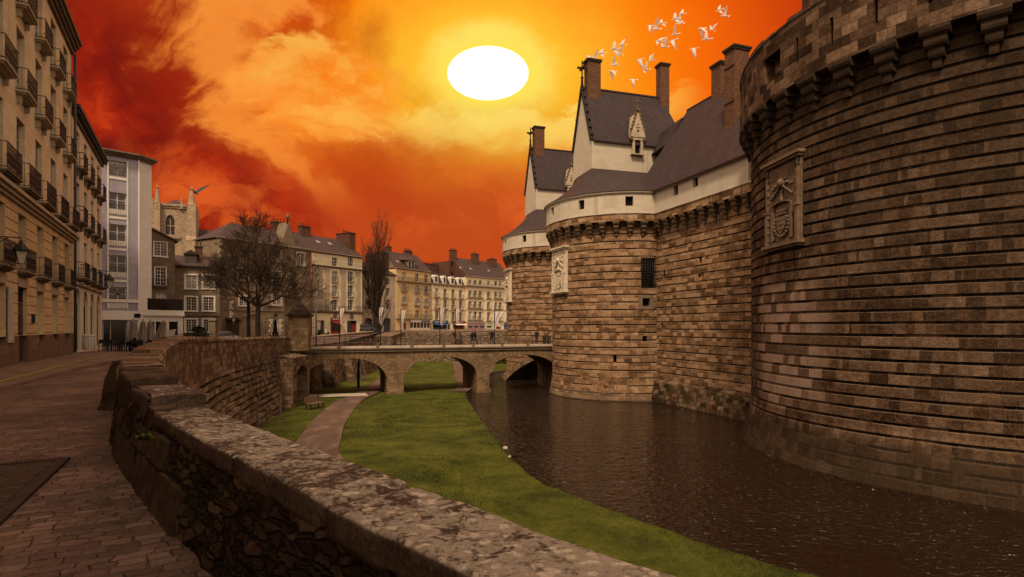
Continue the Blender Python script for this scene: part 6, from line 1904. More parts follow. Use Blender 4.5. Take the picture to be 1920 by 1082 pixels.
# ---- terrace wall, ramp wall and stairs across the far end of the moat
o = thing('terrace_wall', 'rough stone retaining wall closing the far end of the moat below the shops', 'wall', (-15.5, 101.5, -5.4), 0)
b = MB(); rows = []; uvs = []
for k in range(60):
    x = 40 * k / 59; rows.append([(x, -.6 * (1 - z / 6) + disp((x, 0, z), .25, .8), z) for z in [6.05 * j / 14 for j in range(15)]] + [(x, .6, 6.07), (x, 1.2, 6.0)]); uvs.append([(x, 6.05 * j / 14) for j in range(15)] + [(x, 6.6), (x, 7.2)])
b.grid(rows, uvs, smooth=False, flip=True); b.build('masonry', M['rubble_far'], o)
o = thing('stone_steps', 'broad pale stone steps rising to the square behind the bridge', 'steps', (-18.9, 92.3, -.55), 0)
b = MB()
for k in range(9): b.box(.2 * k, 9.6 - .1 * k, k * .42, k * .42 + .42 if k < 8 else 9, 0 if k == 0 else k * .13 - .1, (k + 1) * .13)
b.box(0, 9.6, 0, 8, -5, -.003); b.hexa([(-3.5, -3, -5), (-.003, -3, -5), (-.003, 7.65, -5), (-3.5, 7.65, -5)], [(-3.5, -3, .62), (-.003, -3, .62), (-.003, 7.65, 1.2), (-3.5, 7.65, 1.2)]); b.build('steps', M['rubble_far'], o)
A = W(590, 612, 78); B = W(700, 612, 90)
o = thing('ramp_wall', 'low stone ramp wall in front of the corner house left of the poplar', 'wall', (A.x, A.y, -.4), math.atan2(B.y - A.y, B.x - A.x))
b = MB(); Lr = (B - A).length; b.hexa([(0, 0, -.3), (Lr, 0, -.3), (Lr, .5, -.3), (0, .5, -.3)], [(0, 0, 0.55), (Lr, 0, 1.15), (Lr, .5, 1.15), (0, .5, .55)]); b.build('masonry', M['rubble_far'], o)
b = MB(); b.hexa([(-.1, -.06, .553), (Lr, -.06, 1.153), (Lr, .56, 1.153), (-.1, .56, .553)], [(-.1, -.06, .66), (Lr, -.06, 1.26), (Lr, .56, 1.26), (-.1, .56, .66)]); b.build('coping', M['trim'], o)

# retaining wall going on behind the bridge with its buttresses and the ladder-like props
o = thing('retaining_wall', 'dark retaining wall with sloping buttresses seen through the left arch of the bridge', 'wall', (-20.3, 55, -5.2), R(90))
b = MB(); wall_holes(b, lambda u, z, d: (u, .4 * (z / 5) + disp((u, 0, z), .15, 1) + d, z), 2.4, 47, -.3, 4.9, [], .3, 1.2, [1, 2, 3, 4]); b.build('masonry', M['moat'], o)
for u in (6.8, 14.5):
    b = MB(); b.hexa([(u - .7, -1.5, -.3), (u + .7, -1.5, -.3), (u + .7, .3, -.3), (u - .7, .3, -.3)], [(u - .6, -.5, 3.9), (u + .6, -.5, 3.9), (u + .6, .5, 3.9), (u - .6, .5, 3.9)]); b.build('buttress', M['moat'], o)
o = thing('timber_prop', 'pale timber ladder leaning on the moat wall under the left arch', 'ladder', (-19.0, 69, LAWN_Z), 0)
b = MB()
for x in (0, .55): b.bar((x + .9, -.3, .02), (x - .3, .6, 4.2), .12, .12)
b.build('rail', M['bark_l'], o); b = MB()
for k in range(9): t = (k + .5) / 9; b.bar((.9 - 1.2 * t, -.3 + .9 * t, .02 + 4.18 * t), (1.45 - 1.2 * t, -.3 + .9 * t, .02 + 4.18 * t), .05, .05)
b.build('rung', M['bark_l'], o)
# ------------------------------------------------------------------ trees
def grow(b, p, d, L, r, lvl, P_, tips):
    n = P_.get('n', 3); step = L / n; q = Vector(p); d = Vector(d).normalized()
    for i in range(n):
        d = (d + Vector((random.gauss(0, 1), random.gauss(0, 1), random.gauss(0, .7))) * P_['jit'] + Vector((0, 0, P_['up']))).normalized()
        q2 = q + d * step; r2 = r * (1 - .14 if n > 1 else .8)
        b.tube(q, q2, r, r2, 7 if r > .12 else (5 if r > .04 else 3), None, False)
        q = q2; r = max(r2, P_['rmin'])
        if lvl < P_['lv'] and lvl >= P_.get('side0', 1) and random.random() < P_['side']:
            a = random.uniform(0, 6.28); ax = d.cross(Vector((math.cos(a), math.sin(a), .3))).normalized()
            c = (d * math.cos(P_['ang'] * 1.1) + ax * math.sin(P_['ang'] * 1.1)).normalized()
            grow(b, q, c, L * P_['k'] * .85, max(r * .55, P_['rmin']), lvl + 1, P_, tips)
    if lvl >= P_['lv']: tips.append((q, d)); return
    k = P_['kids'][min(lvl, len(P_['kids']) - 1)]; a0 = random.uniform(0, 6.28)
    for j in range(k):
        a = a0 + 6.28 * j / k + random.uniform(-.4, .4); u = d.cross(Vector((.31, .2, .93)) if abs(d.z) < .95 else Vector((1, 0, 0))).normalized(); v = d.cross(u)
        an = P_['ang'] * random.uniform(.6, 1.25); c = d * math.cos(an) + (u * math.cos(a) + v * math.sin(a)) * math.sin(an)
        grow(b, q, c, L * P_['k'] * random.uniform(.8, 1.15), max(r * P_['rk'], P_['rmin']), lvl + 1, P_, tips)


def leaves(b, tips, n, size, spread, mi):
    for q, d in tips:
        for _ in range(n):
            c = q + Vector((random.gauss(0, spread), random.gauss(0, spread), random.gauss(0, spread)))
            a = Vector((random.gauss(0, 1), random.gauss(0, 1), random.gauss(0, 1))).normalized(); e = a.cross(Vector((.3, .5, .8))).normalized(); s_ = size * random.uniform(.5, 1.2)
            b.poly([c - a * s_, c + e * s_ * .5, c + a * s_, c - e * s_ * .5], [(0, 0)] * 4, mi)


def tree(name, label, loc, th, tr, P_, bark, twig, leafp=None, group=None, lean=(0, 0), size=None):
    o = thing(name, label, 'tree', loc, 0, group); b = MB(); d = Vector((lean[0], lean[1], 1)).normalized()
    p = Vector((0, 0, -.15)); q = p; r = tr * 1.5
    for k in range(5):
        q2 = p + (d * th) * ((k + 1) / 5) + Vector((random.uniform(-.03, .03), random.uniform(-.03, .03), 0)); r2 = tr * (1.15 - .22 * (k + 1) / 5); b.tube(q, q2, r, r2, 9, None, False); q = q2; r = r2
    b.build('trunk', bark, o)
    c = MB(); tips = []; k = P_['kids'][0]; a0 = random.uniform(0, 6)
    for j in range(k):
        a = a0 + 6.28 * j / k; an = P_['ang0'] * random.uniform(.5, 1.2)
        grow(c, q, Vector((math.cos(a) * math.sin(an), math.sin(a) * math.sin(an), math.cos(an))), P_['L'] * random.uniform(.85, 1.1), r * .66, 1, P_, tips)
    if P_.get('lead'):
        qq = Vector(q); rr = r * .8; step = P_['lead'] / 6
        for j in range(6):
            q2 = qq + Vector((random.gauss(0, .09), random.gauss(0, .09), 1)).normalized() * step; c.tube(qq, q2, rr, rr * .78, 7, None, False); qq = q2; rr *= .78
            for m_ in range(2): a = j * 2.1 + m_ * 3.1; an = 1.15 - .09 * j; grow(c, qq, Vector((math.cos(a) * math.sin(an), math.sin(a) * math.sin(an), math.cos(an))), P_['L'] * (.92 - .085 * j), max(rr * .55, .03), 2, P_, tips)
        grow(c, qq, (0, 0, 1), P_['L'] * .6, rr, 3, P_, tips)
    if leafp: leaves(c, tips, leafp[0], leafp[1], leafp[2], 1)
    c.build('crown', [twig, leafp[3] if leafp else twig], o)
    return o


def at(px, Y, z): return (((px - 960) / F) * Y, Y, z)


random.seed(31)
PB = dict(n=3, jit=.10, up=.035, ang=.48, ang0=1.15, k=.73, rk=.60, rmin=.011, lv=6, kids=[5, 3, 3, 3, 2, 2, 2], side=.50, L=2.05, lead=5.8)
tree('bare_tree', 'thicker of the two bare trees behind the moat wall, with a wide dark twiggy crown', at(484, 50, gz(50)), 3.9, .21, PB, M['bark'], M['twig'], (1, .05, .10, M['leaf']), 'pair of bare trees')
PB2 = dict(PB); PB2.update(kids=[4, 3, 2, 2, 2, 2, 2], L=1.7, side=.35, lead=4.6)
tree('bare_tree', 'slimmer of the two bare trees behind the moat wall, left of its thicker neighbour', at(466, 52, gz(52)), 4.4, .15, PB2, M['bark'], M['twig'], (2, .055, .12, M['leaf']), 'pair of bare trees')
# poplar: a sheaf of near vertical limbs
o = thing('poplar', 'tall narrow bare poplar standing behind the bridge in front of the houses', 'tree', at(706, 96.5, .45), 0)
b = MB(); b.lathe([(.95, -.6), (.75, .3), (.62, 2.5), (.45, 5.0)], (0, 0, 0), 10)
for k in range(7): a = k * .9; b.tube((.5 * math.cos(a), .4 * math.sin(a), 0), (.62 * math.cos(a), .45 * math.sin(a), 5), .27, .19, 6)
b.tube((.5, -.2, 0), (1.5, -.3, 2.2), .26, .16, 6); b.tube((1.5, -.3, 2.2), (2.6, -.3, 4.2), .16, .05, 5)
b.build('trunk', M['bark'], o)
c = MB(); tips = []
PP = dict(n=4, jit=.055, up=.15, ang=.24, k=.62, rk=.58, rmin=.022, lv=4, kids=[2, 2, 2, 2, 2], side=.8, side0=1)
for k in range(17):
    a = k * 2.4; rr = random.uniform(.1, .65); z = random.uniform(1.5, 8.5); tl = random.uniform(.04, .26)
    grow(c, (rr * math.cos(a), rr * math.sin(a) * .7, z), (math.cos(a) * tl, math.sin(a) * tl, 1), random.uniform(4.5, 7.4) * (1 if z < 5 else .85), random.uniform(.12, .25), 1, PP, tips)
for k in range(3): grow(c, (random.uniform(-.3, .3), 0, 5), (random.uniform(-.05, .05), 0, 1), 9.2, .26, 1, PP, tips)
for k in range(16):
    a = k * 2.4; grow(c, (.5 * math.cos(a), .4 * math.sin(a), random.uniform(1.0, 5)), (math.cos(a), math.sin(a) * .7, .9), random.uniform(1.6, 2.8), .05, 2, PP, tips)
c.build('crown', M['twig'], o); o.scale = (.82, .82, .80)
# young trees on the lawn
PS = dict(n=3, jit=.10, up=.06, ang=.48, ang0=.55, k=.70, rk=.6, rmin=.008, lv=4, kids=[4, 2, 2, 2, 2], side=.35, L=1.25)
for px, py, th, lab in ((483, 806, 2.15, 'nearest young bare tree on the lawn, against the curved moat wall'), (526, 783, 1.9, 'young bare tree on the lawn beside the small arch in the moat wall'), (422, 790, 1.5, 'sparse sapling close against the curved courses of the moat wall')):
    x, y = G(px, py); tree('young_tree', lab, (x, y, LAWN_Z), th, .065 if px != 422 else .03, PS if px != 422 else dict(PS, lv=3, L=.9), M['bark_l'], M['twig'], (1, .03, .06, M['leaf']), 'young trees on the lawn')
x, y = G(672, 727); b = MB(); b.tube((0, 0, -.1), (.05, 0, 3.8), .15, .11, 7); o = thing('tree_trunk', 'dark slim trunk standing on the lawn beyond the left arch', 'tree', (x, y, LAWN_Z)); b.build('trunk', M['bark'], o)
c = MB(); tips = []; [grow(c, (.05, 0, 3.7), (math.cos(k * 1.6), math.sin(k * 1.6), .9), 1.3, .06, 1, PS, tips) for k in range(4)]; c.build('crown', M['twig'], o)
x, y = G(574, 748); b = MB(); b.tube((0, 0, -.1), (0, 0, 1.25), .11, .10, 8); b.lathe([(.13, 1.25), (.13, 1.33), (.02, 1.40)], (0, 0, 0), 8); tag(b.build('bollard', M['bark'], None, (x, y, LAWN_Z)), 'dark wooden post at the foot of the bridge abutment', 'bollard')
x, y = G(577, 737); b = MB(); b.lathe([(.22, 0), (.25, .1), (.25, .85), (.28, .9), (.28, .96), (.2, 1.0)], (0, 0, 0), 10); tag(b.build('litter_bin', M['iron'], None, (x + .1, y, LAWN_Z)), 'black litter bin under the left end of the bridge', 'bin')


def bush(name, label, loc, w, d, h, n, size, mat, cone=False):
    o = thing(name, label, 'shrub', loc); b = MB()
    for k in range(n):
        t = random.random(); a = random.uniform(0, 6.28); rr = math.sqrt(random.random())
        z = h * t; s_ = (1 - t) * .95 + .06 if cone else math.sqrt(max(0, 1 - (2 * t - .9) ** 2)) * (.75 + .25 * math.sin(a * 3 + t * 5))
        c = Vector((math.cos(a) * rr * s_ * w / 2, math.sin(a) * rr * s_ * d / 2, z)); e1 = Vector((random.gauss(0, 1), random.gauss(0, 1), random.gauss(0, 1))).normalized() * size * random.uniform(.5, 1.2); e2 = e1.cross(Vector((.3, .7, .5))).normalized() * size * .5
        b.poly([c - e1, c + e2, c + e1, c - e2], [(0, 0)] * 4)
    b.build('foliage', mat, o); b = MB(); b.tube((0, 0, -.1), (0, 0, h * .6), .05, .03, 5); b.build('stem', M['bark'], o); return o


bush('conifer', 'small dark conical evergreen below the street lamp by the moat wall', at(516, 51, gz(51)), 1.0, 1.0, 2.6, 1500, .09, M['ever'], True)
bush('shrub', 'dark rounded shrub in front of the grey house behind the railings', at(373, 57, gz(57)), 2.6, 1.8, 2.2, 1800, .10, M['ever'])
bush('shrub', 'low dark shrub right of the rounded one behind the railings', at(352, 57.5, gz(57)), 1.8, 1.4, 1.3, 900, .09, M['ever'])
o = thing('seedhead_plant', 'dry stalks with dark seed heads beside the conical evergreen', 'plant', at(497, 50.5, gz(50)))
b = MB()
for k in range(22):
    a = random.uniform(0, 6.28); t = Vector((random.uniform(-.75, .75), random.uniform(-.3, .3), random.uniform(1.0, 2.6))); b.tube((t.x * .3, t.y * .3, 0), t, .012, .008, 3); b.ball(t, .06, 5, 3)
b.build('stems', M['twig'], o)
o = thing('creeper', 'bare dark creeper hanging over the moat wall near the bridge', 'creeper', (0, 0, 0)); b = MB(); tips = []
PC = dict(n=3, jit=.25, up=-.05, ang=.7, k=.72, rk=.6, rmin=.008, lv=4, kids=[2, 2, 2, 2], side=.4)
for k in range(14):
    i = next(i for i, p in enumerate(far) if p.y > 36 + k * 1.0); p = far[i]; n = o1[i] - p
    grow(b, (p.x + n.x * .18, p.y + n.y * .18, wtop(p) - random.uniform(.1, 1.2)), (n.x * .3 + random.uniform(-.4, .4), n.y * .3 + random.uniform(-.5, .5), random.uniform(-.9, .5)), .75, .018, 1, PC, tips)
leaves(b, tips, 2, .05, .08, 1); b.build('stems', [M['twig'], M['leaf']], o)
# daffodils and hedge on the far bank, seen through the right arch
bush('flower_bed', 'low green bank with yellow flowers beyond the water, seen through the right arch', (-1.2, 90.5, LAWN_Z + .1), 7, 3, 1.5, 1600, .13, M['lawn'])

# ------------------------------------------------------------------ small arch in the moat wall
o = thing('culvert_arch', 'small dark arched recess at the foot of the moat wall beside the bridge', 'arch', (0, 0, 0))
A = W(524, 612, 46.8); B = W(560, 612, 51.2); A = Vector((A.x + .9, A.y, 0)); B = Vector((B.x + .55, B.y, 0)); d = (B - A).normalized(); L = (B - A).length; n = Vector((d.y, -d.x, 0))
b = MB(); b.M = Matrix.Translation((A.x, A.y, 0)) @ Matrix.Rotation(math.atan2(d.y, d.x), 4, 'Z')
wall_holes(b, lambda u, z, q: (u, -.35 + q, z), -.5, L + .4, -5.3, -1.0, [(.55, L - .45, -5.05, -1.75)], 1.1, .5); spandrel_w = L - 1.0
b2 = MB(); b2.M = b.M @ Matrix.Translation((0, -.35, 0)); spandrel(b2, L / 2 + .05, L - 1.0, -1.75, 1.3, 1.0)
b.poly([(-.5, -.35, -1.0), (L + .4, -.35, -1.0), (L + .4, 1, -.8), (-.5, 1, -.8)]); b.poly([(-.5, 1, -5.3), (-.5, -.35, -5.3), (-.5, -.35, -1), (-.5, 1, -1)])
b.build('arch_wall', M['moat'], o); b2.build('arch_head', M['moat'], o)
b3 = MB(); b3.M = b.M; b3.poly([(.5, .72, -5.1), (L - .4, .72, -5.1), (L - .4, .72, -1.7), (.5, .72, -1.7)]); b3.build('back_wall', M['plinth'], o)

# ------------------------------------------------------------------ gate pier and gate at the bridge head
o = thing('gate_pier', 'stepped weathered stone gate pier topped by a ball at the bridge head', 'gate pier', (*at(562, 51.5, 0)[:2], -.6), R(10))
b = MB(); b.box(-.85, .85, -.7, .7, 0, 3.1); b.build('shaft', M['bridge'], o)
b = MB(); b.box(-1.05, 1.05, -.9, .9, 3.1, 3.28); b.hexa([(-.95, -.8, 3.283), (.95, -.8, 3.283), (.95, .8, 3.283), (-.95, .8, 3.283)], [(-.45, -.35, 4.0), (.45, -.35, 4.0), (.45, .35, 4.0), (-.45, .35, 4.0)]); b.lathe([(.42, 4.0), (.3, 4.15), (.1, 4.3)], (0, 0, 0), 8); b.build('cap', M['corbel_dark'], o)
o = thing('gate_pier', 'taller sooty gate pier with scrolled shoulder and stone ball behind the stepped one', 'gate pier', (*at(552, 53.4, 0)[:2], -.6), R(10))
b = MB(); b.box(-.75, .55, -.6, .6, 0, 5.0); b.hexa([(.55, -.5, 0), (1.3, -.5, 0), (1.3, .5, 0), (.55, .5, 0)], [(.55, -.5, 4.4), (.75, -.5, 4.4), (.75, .5, 4.4), (.55, .5, 4.4)]); b.box(-.5, .35, -.45, .45, 5.0, 5.6); b.box(-.3, .2, -.3, .3, 5.6, 5.85); b.build('shaft', M['carve_dark'], o)
b = MB(); b.ball((-.05, 0, 6.12), .3, 12, 8); b.build('ball', M['soot_shade'], o)
o = thing('iron_gate', 'arched iron gate of thin bars beside the gate piers', 'gate', (*at(572, 54.5, 0)[:2], -.5), R(12)); b = MB()
for k in range(9): x = -.4 + k * .17; b.tube((x, 0, 0), (x, 0, 3.9 + 1.0 * math.sin((k + 1) / 10 * 3.14 * .5)), .018, n=4)
for z in (.2, 2.0, 3.6): b.bar((-.42, 0, z), (1.0, 0, z), .04, .05)
for k in range(8): t0, t1 = k / 8, (k + 1) / 8; b.bar((-.42 + 1.42 * t0, 0, 3.9 + 1.05 * math.sin(t0 * 1.57)), (-.42 + 1.42 * t1, 0, 3.9 + 1.05 * math.sin(t1 * 1.57)), .04, .04)
b.tube((1.02, 0, 0), (1.02, 0, 5.2), .06, n=6); b.build('bars', M['greyiron'], o)

# ------------------------------------------------------------------ street lamps
def post_lamp(label, px, py_top, Y, h=None):
    z0 = gz(Y); zt = EYE + (HZ - py_top) / F * Y - z0; o = thing('street_lamp', label, 'street lamp', at(px, Y, z0))
    b = MB(); b.lathe([(.16, 0), (.16, .3), (.09, .45), (.06, .9), (.045, zt - 1.1), (.08, zt - 1.0), (.04, zt - .9), (.05, zt - .72)], (0, 0, 0), 8); b.bar((-.3, 0, zt - .95), (.3, 0, zt - .95), .04, .04); b.build('post', M['iron'], o)
    b = MB(); lantern(b, (0, 0, zt - .72)); b.build('lantern', [M['iron'], M['lampglass']], o)


post_lamp('black lamp post with a pale lantern in front of the bright quoined window', 517, 585, 52)
post_lamp('thin black lamp post at the corner of the brown house behind the left bare tree', 438, 590, 60)
def wall_lamp(label, base, tip, drop, s_):
    o = thing('wall_lantern', label, 'wall lantern', tip); b = MB(); bx = Vector(base) - Vector(tip)
    b.bar(bx, (0, 0, 0), .04, .04); b.bar(bx + Vector((0, 0, -.4)), bx * .4, .025, .03); b.tube((0, 0, 0), (0, 0, -drop), .012, n=4); b.build('bracket', M['iron'], o)
    b = MB(); lantern(b, (0, 0, -drop - .7 * s_), s_); b.build('lantern', [M['iron'], M['lampglass']], o)


p = st(-.9, -.1, 4.95); q = st(-.9, .8, 4.95); wall_lamp('large black lantern on a bracket at the left edge between the balconies', p, q, .05, 1.35)
p = st(17.0, 0, 5.35); q = st(18.6, 1.5, 5.35); wall_lamp('black lantern hanging from a long bracket above the round-arched doors', p, q, .1, 1.5)
p = W(196, 557, 49.8); q = W(220.5, 544, 47.5); wall_lamp('black lantern hanging before the lowest french window of the lilac house', (p.x, p.y, q.z), q, .05, 1.0)
p = H9.o.matrix_basis @ Vector((H9.px(603), -.0, H9.z(606, 563))); q = H9.o.matrix_basis @ Vector((H9.px(613), -1.0, H9.z(613, 563))); wall_lamp('small black lantern hung on the pale corner house left of its windows', p, q, .05, 1.15)

# ------------------------------------------------------------------ banners on the bridge
for k, (px, py, by0, by1, lab) in enumerate(((637, 577, 578, 610, 'flagpole with a pale banner nearest the gate pier on the bridge'), (714.5, 575, 576, 608, 'flagpole with a pale banner in front of the poplar trunk'), (753.5, 580, 581, 620, 'flagpole with a pale banner just right of the poplar, before the red door'),
                                             (827, 577, 578, 611, 'flagpole with a pale banner in front of the blue shopfront'), (856.5, 579, 580, 609, 'flagpole with a narrow banner in front of the white awning'), (930.5, 582, 584, 611, 'flagpole with a hanging white and pink banner nearest the middle tower'))):
    kk = (px - 960) / F; u = (kk * BO.y - BO.x) / (.943 - kk * .333); P0 = Vector((BO.x + .943 * u - .333 * .6, BO.y + .333 * u + .943 * .6, -.53))
    zt = EYE + (HZ - py) / F * P0.y + .53; o = thing('flagpole', lab, 'flagpole', P0, BA, 'flagpoles on the bridge')
    b = MB(); b.tube((0, 0, 0), (0, 0, zt), .055, .045, n=6); b.ball((0, 0, zt), .07, 6, 4); b.build('pole', M['iron'], o)
    zf = lambda y: EYE + (HZ - y) / F * P0.y + .53
    w = .38 if k != 5 else .95; b = MB(); rows = []
    x0 = .06 if k not in (1,) else -.1
    for j in range(9):
        z = zf(by0) + (zf(by1) - zf(by0)) * j / 8; rows.append([(x0 + w * i / 6 * (.75 + .25 * math.cos(j * .5)), .10 * math.sin(i * 1.9 + j * .6) * (i > 0), z + .12 * math.sin(i * .8) * (j == 8)) for i in range(7)])
    b.grid(rows, None, smooth=True); b.build('banner', M['banner'], o)

# ------------------------------------------------------------------ people
def person(label, loc, h, rz, pose, top, legs, group=None):
    k = h / 1.75; b_ = bpy.data.meshes.new('p')
    st_ = .22 if pose == 'walk' else .04
    J = {'pel': (0, 0, .95), 'wai': (0, 0, 1.12), 'che': (0, .01, 1.32), 'nec': (0, .0, 1.50), 'hd0': (0, -.01, 1.58), 'hd': (0, -.02, 1.66), 'top': (0, -.01, 1.74)}
    for s_, n in ((-1, 'l'), (1, 'r')):
        f = st_ * s_
        J['hip' + n] = (.09 * s_, 0, .92); J['kn' + n] = (.10 * s_, -f * .7 - .02, .50); J['an' + n] = (.10 * s_, -f, .09); J['to' + n] = (.11 * s_, -f - .16, .035)
        J['sh' + n] = (.18 * s_, .01, 1.44); J['el' + n] = (.24 * s_, f * .5 + .03, 1.17); J['wr' + n] = (.24 * s_, f * .6 - .06, .93); J['ha' + n] = (.23 * s_, f * .6 - .09, .84)
    if pose == 'sit':
        for s_, n in ((-1, 'l'), (1, 'r')):
            J['hip' + n] = (.09 * s_, 0, .92); J['kn' + n] = (.11 * s_, -.42, .93); J['an' + n] = (.11 * s_, -.42, .50); J['to' + n] = (.11 * s_, -.56, .46); J['el' + n] = (.24 * s_, -.08, 1.18); J['wr' + n] = (.16 * s_, -.32, 1.16); J['ha' + n] = (.10 * s_, -.40, 1.17)
    E = [('pel', 'wai'), ('wai', 'che'), ('che', 'nec'), ('nec', 'hd0'), ('hd0', 'hd'), ('hd', 'top')]
    for n in 'lr': E += [('pel', 'hip' + n), ('hip' + n, 'kn' + n), ('kn' + n, 'an' + n), ('an' + n, 'to' + n), ('che', 'sh' + n), ('sh' + n, 'el' + n), ('el' + n, 'wr' + n), ('wr' + n, 'ha' + n)]
    rad = {'pel': .15, 'wai': .14, 'che': .16, 'nec': .062, 'hd0': .075, 'hd': .10, 'top': .07, 'hip': .095, 'kn': .065, 'an': .045, 'to': .04, 'sh': .07, 'el': .05, 'wr': .036, 'ha': .038}
    N_ = list(J); b_.from_pydata([J[n] for n in N_], [(N_.index(a), N_.index(c)) for a, c in E], [])
    tmp = bpy.data.objects.new('tmp', b_); col.objects.link(tmp); tmp.modifiers.new('s', 'SKIN'); sv = b_.skin_vertices[0].data
    for i, n in enumerate(N_): r = rad.get(n) or rad.get(n[:-1]); sv[i].radius = (r, r * (.8 if n in ('pel', 'wai', 'che') else 1)); sv[i].use_root = (n == 'pel')
    ss = tmp.modifiers.new('u', 'SUBSURF'); ss.levels = 1; ss.render_levels = 1
    dg = bpy.context.evaluated_depsgraph_get(); me = bpy.data.meshes.new_from_object(tmp.evaluated_get(dg)); bpy.data.objects.remove(tmp)
    me.materials.clear()
    for m_ in (top, legs, M['skin'], M['rubber'], M['hair']): me.materials.append(m_)
    z_leg = .93 if pose != 'sit' else .99
    for f in me.polygons:
        c = f.center; hand = abs(c.x) > .19 and c.z < .90 and pose != 'sit'
        f.material_index = 4 if (c.z > 1.66 or (c.z > 1.58 and c.y > .03)) else 2 if (c.z > 1.53 or hand) else 3 if c.z < (.08 if pose != 'sit' else .5) else 1 if (c.z < z_leg and abs(c.x) < .21) or (pose == 'sit' and c.z < 1.02) else 0; f.use_smooth = True
    me.name = 'person'; o = obj('person', me, None, loc, rz); o.scale = (k, k, k); tag(o, label, 'person', group); return o


def onbridge(px, off):
    kk = (px - 960) / F; ox, oy = BO.x - .333 * off, BO.y + .943 * off; u = (kk * oy - ox) / (.943 - kk * .333); return (ox + .943 * u, oy + .333 * u, -.53)


person('person in dark coat walking on the bridge, left of a close pair', onbridge(886, 2.0), 1.72, R(100), 'walk', M['cloth_d'], M['cloth_b'])
person('person in dark clothes walking on the bridge, right of a close pair', onbridge(891, 2.3), 1.80, R(95), 'walk', M['cloth_b'], M['cloth_d'])
person('lone dark figure on the bridge between the second tower and the flagpoles', onbridge(922, 4.2), 1.75, R(20), 'stand', M['cloth_d'], M['cloth_d'])
person('dark figure standing by the bridge railing in front of the farthest tower', onbridge(1006, 4.4), 1.70, R(-30), 'stand', M['cloth_b'], M['cloth_d'])
for k, px in enumerate((1021, 1029)):
    b = MB(); b.box(-.2, .2, -.2, .2, 0, .85); b.lathe([(.3, .85), (.3, .92), (.05, 1.0)], (0, 0, 0), 8); tag(b.build('litter_bin', M['iron'], None, onbridge(px, 4.0)), ('black bin on the bridge, left of two beside the middle tower', 'black bin on the bridge, right of two touching the middle tower')[k], 'bin', 'bins on the bridge')

# ------------------------------------------------------------------ bench, stones, bin, vehicles
x, y = G(591, 766); o = thing('park_bench', 'wooden bench with iron legs on the lawn beside the path', 'bench', (x, y, LAWN_Z), R(64))
b = MB(); [b.bar((-.8, -.24 + .12 * k, .45), (.8, -.24 + .12 * k, .45), .10, .035) for k in range(5)]; b.build('seat', M['wood'], o)
b = MB(); [b.bar((-.8, .30 + .03 * k, .56 + .12 * k), (.8, .30 + .03 * k, .56 + .12 * k), .04, .10) for k in range(4)]; b.build('backrest', M['wood'], o)
for x_ in (-.65, .65):
    b = MB(); b.bar((x_, -.22, 0), (x_, -.20, .43), .06, .06); b.bar((x_, .30, 0), (x_, .28, .5), .06, .06); b.bar((x_, .28, .45), (x_, .40, .98), .05, .05); b.bar((x_, -.25, .40), (x_, .30, .40), .05, .05); b.build('leg', M['iron'], o)
for px, py, s_, lab in ((951, 843, .17, 'pale boulder on the grass edge above the water'), (959, 858, .10, 'small pale stone right below the boulder at the water edge')):
    x, y = G(px, py); b = MB(); b.ball((0, 0, s_ * .4), s_, 8, 6, None, .7, .18); tag(b.build('boulder', M['boulder'], None, (x - .1, y, LAWN_Z)), lab, 'stone')
p = st(15.9, .7, .1); o = thing('litter_bin', 'pale ribbed cylindrical bin at the corner of the first left house', 'bin', p); b = MB(); b.lathe([(.30, 0), (.32, .05), (.33, .85), (.36, .88), (.36, .95), (.3, .98)], (0, 0, 0), 14, None, False)
b.build('body', M['bin'], o); b = MB(); [b.tube((.335 * math.cos(k * .45), .335 * math.sin(k * .45), .06), (.345 * math.cos(k * .45), .345 * math.sin(k * .45), .84), .016, n=4) for k in range(14)]; b.build('rib', M['ltgrey'], o)
b = MB(); p = st(5.0, .0, 1.55); b.box(-.12, .12, -.1, .0, 0, .38); b.box(-.15, .15, -.12, .0, .383, .41); tag(b.build('letter_box', M['iron'], None, st(4.62, .06, 1.75), math.atan2(SD.y, SD.x)), 'small dark letter box on the wall right of the dark red door', 'letter box')


def car(label, loc, rz, paint):
    o = thing('parked_car', label, 'car', loc, rz); b = MB()
    prof = [(-2.0, .35), (-2.05, .65), (-1.9, .85), (-1.1, .95), (-.55, 1.40), (.75, 1.45), (1.5, 1.0), (1.95, .9), (2.05, .6), (2.0, .35)]
    rows = []
    for y, f in ((-.80, .93), (-.84, .98), (-.80, 1.0), (.80, 1.0), (.84, .98), (.80, .93)): rows.append([(x, y * (1 if z < .95 else .85), .35 + (z - .35) * f) for x, z in prof])
    ids = b.grid(rows, None, smooth=False); b.F(ids[0]); b.F(ids[-1][::-1]); b.build('body', paint, o)
    b = MB(); pts = [(-1.0, .97), (-.52, 1.34), (.70, 1.38), (1.35, 1.0)]
    for y in (-.852, .852): b.poly([(x, y * (.97 if z < 1 else .86), z) for x, z in pts])
    b.poly([(-1.13, -.68, .97), (-1.13, .68, .97), (-.60, .62, 1.39), (-.60, -.62, 1.39)]); b.poly([(1.55, -.68, 1.0), (1.55, .68, 1.0), (.80, .62, 1.45), (.80, -.62, 1.45)]); b.build('window', M['glass'], o)
    for x in (-1.25, 1.25):
        for y in (-.78, .78):
            w = MB(); w.M = Matrix.Translation((x, y, .31)) @ Matrix.Rotation(R(90), 4, 'X'); w.lathe([(.16, -.09), (.31, -.09), (.31, .09), (.16, .09)], (0, 0, 0), 14); w.lathe([(.001, -.07), (.16, -.08), (.16, .08), (.001, .07)], (0, 0, 0), 10, 1); w.build('wheel', [M['rubber'], M['greyiron']], o)
    for y in (-.6, .6): b = MB(); b.box(-2.07, -2.0, y - .15, y + .15, .62, .76); b.build('headlight', M['lampglass'], o)


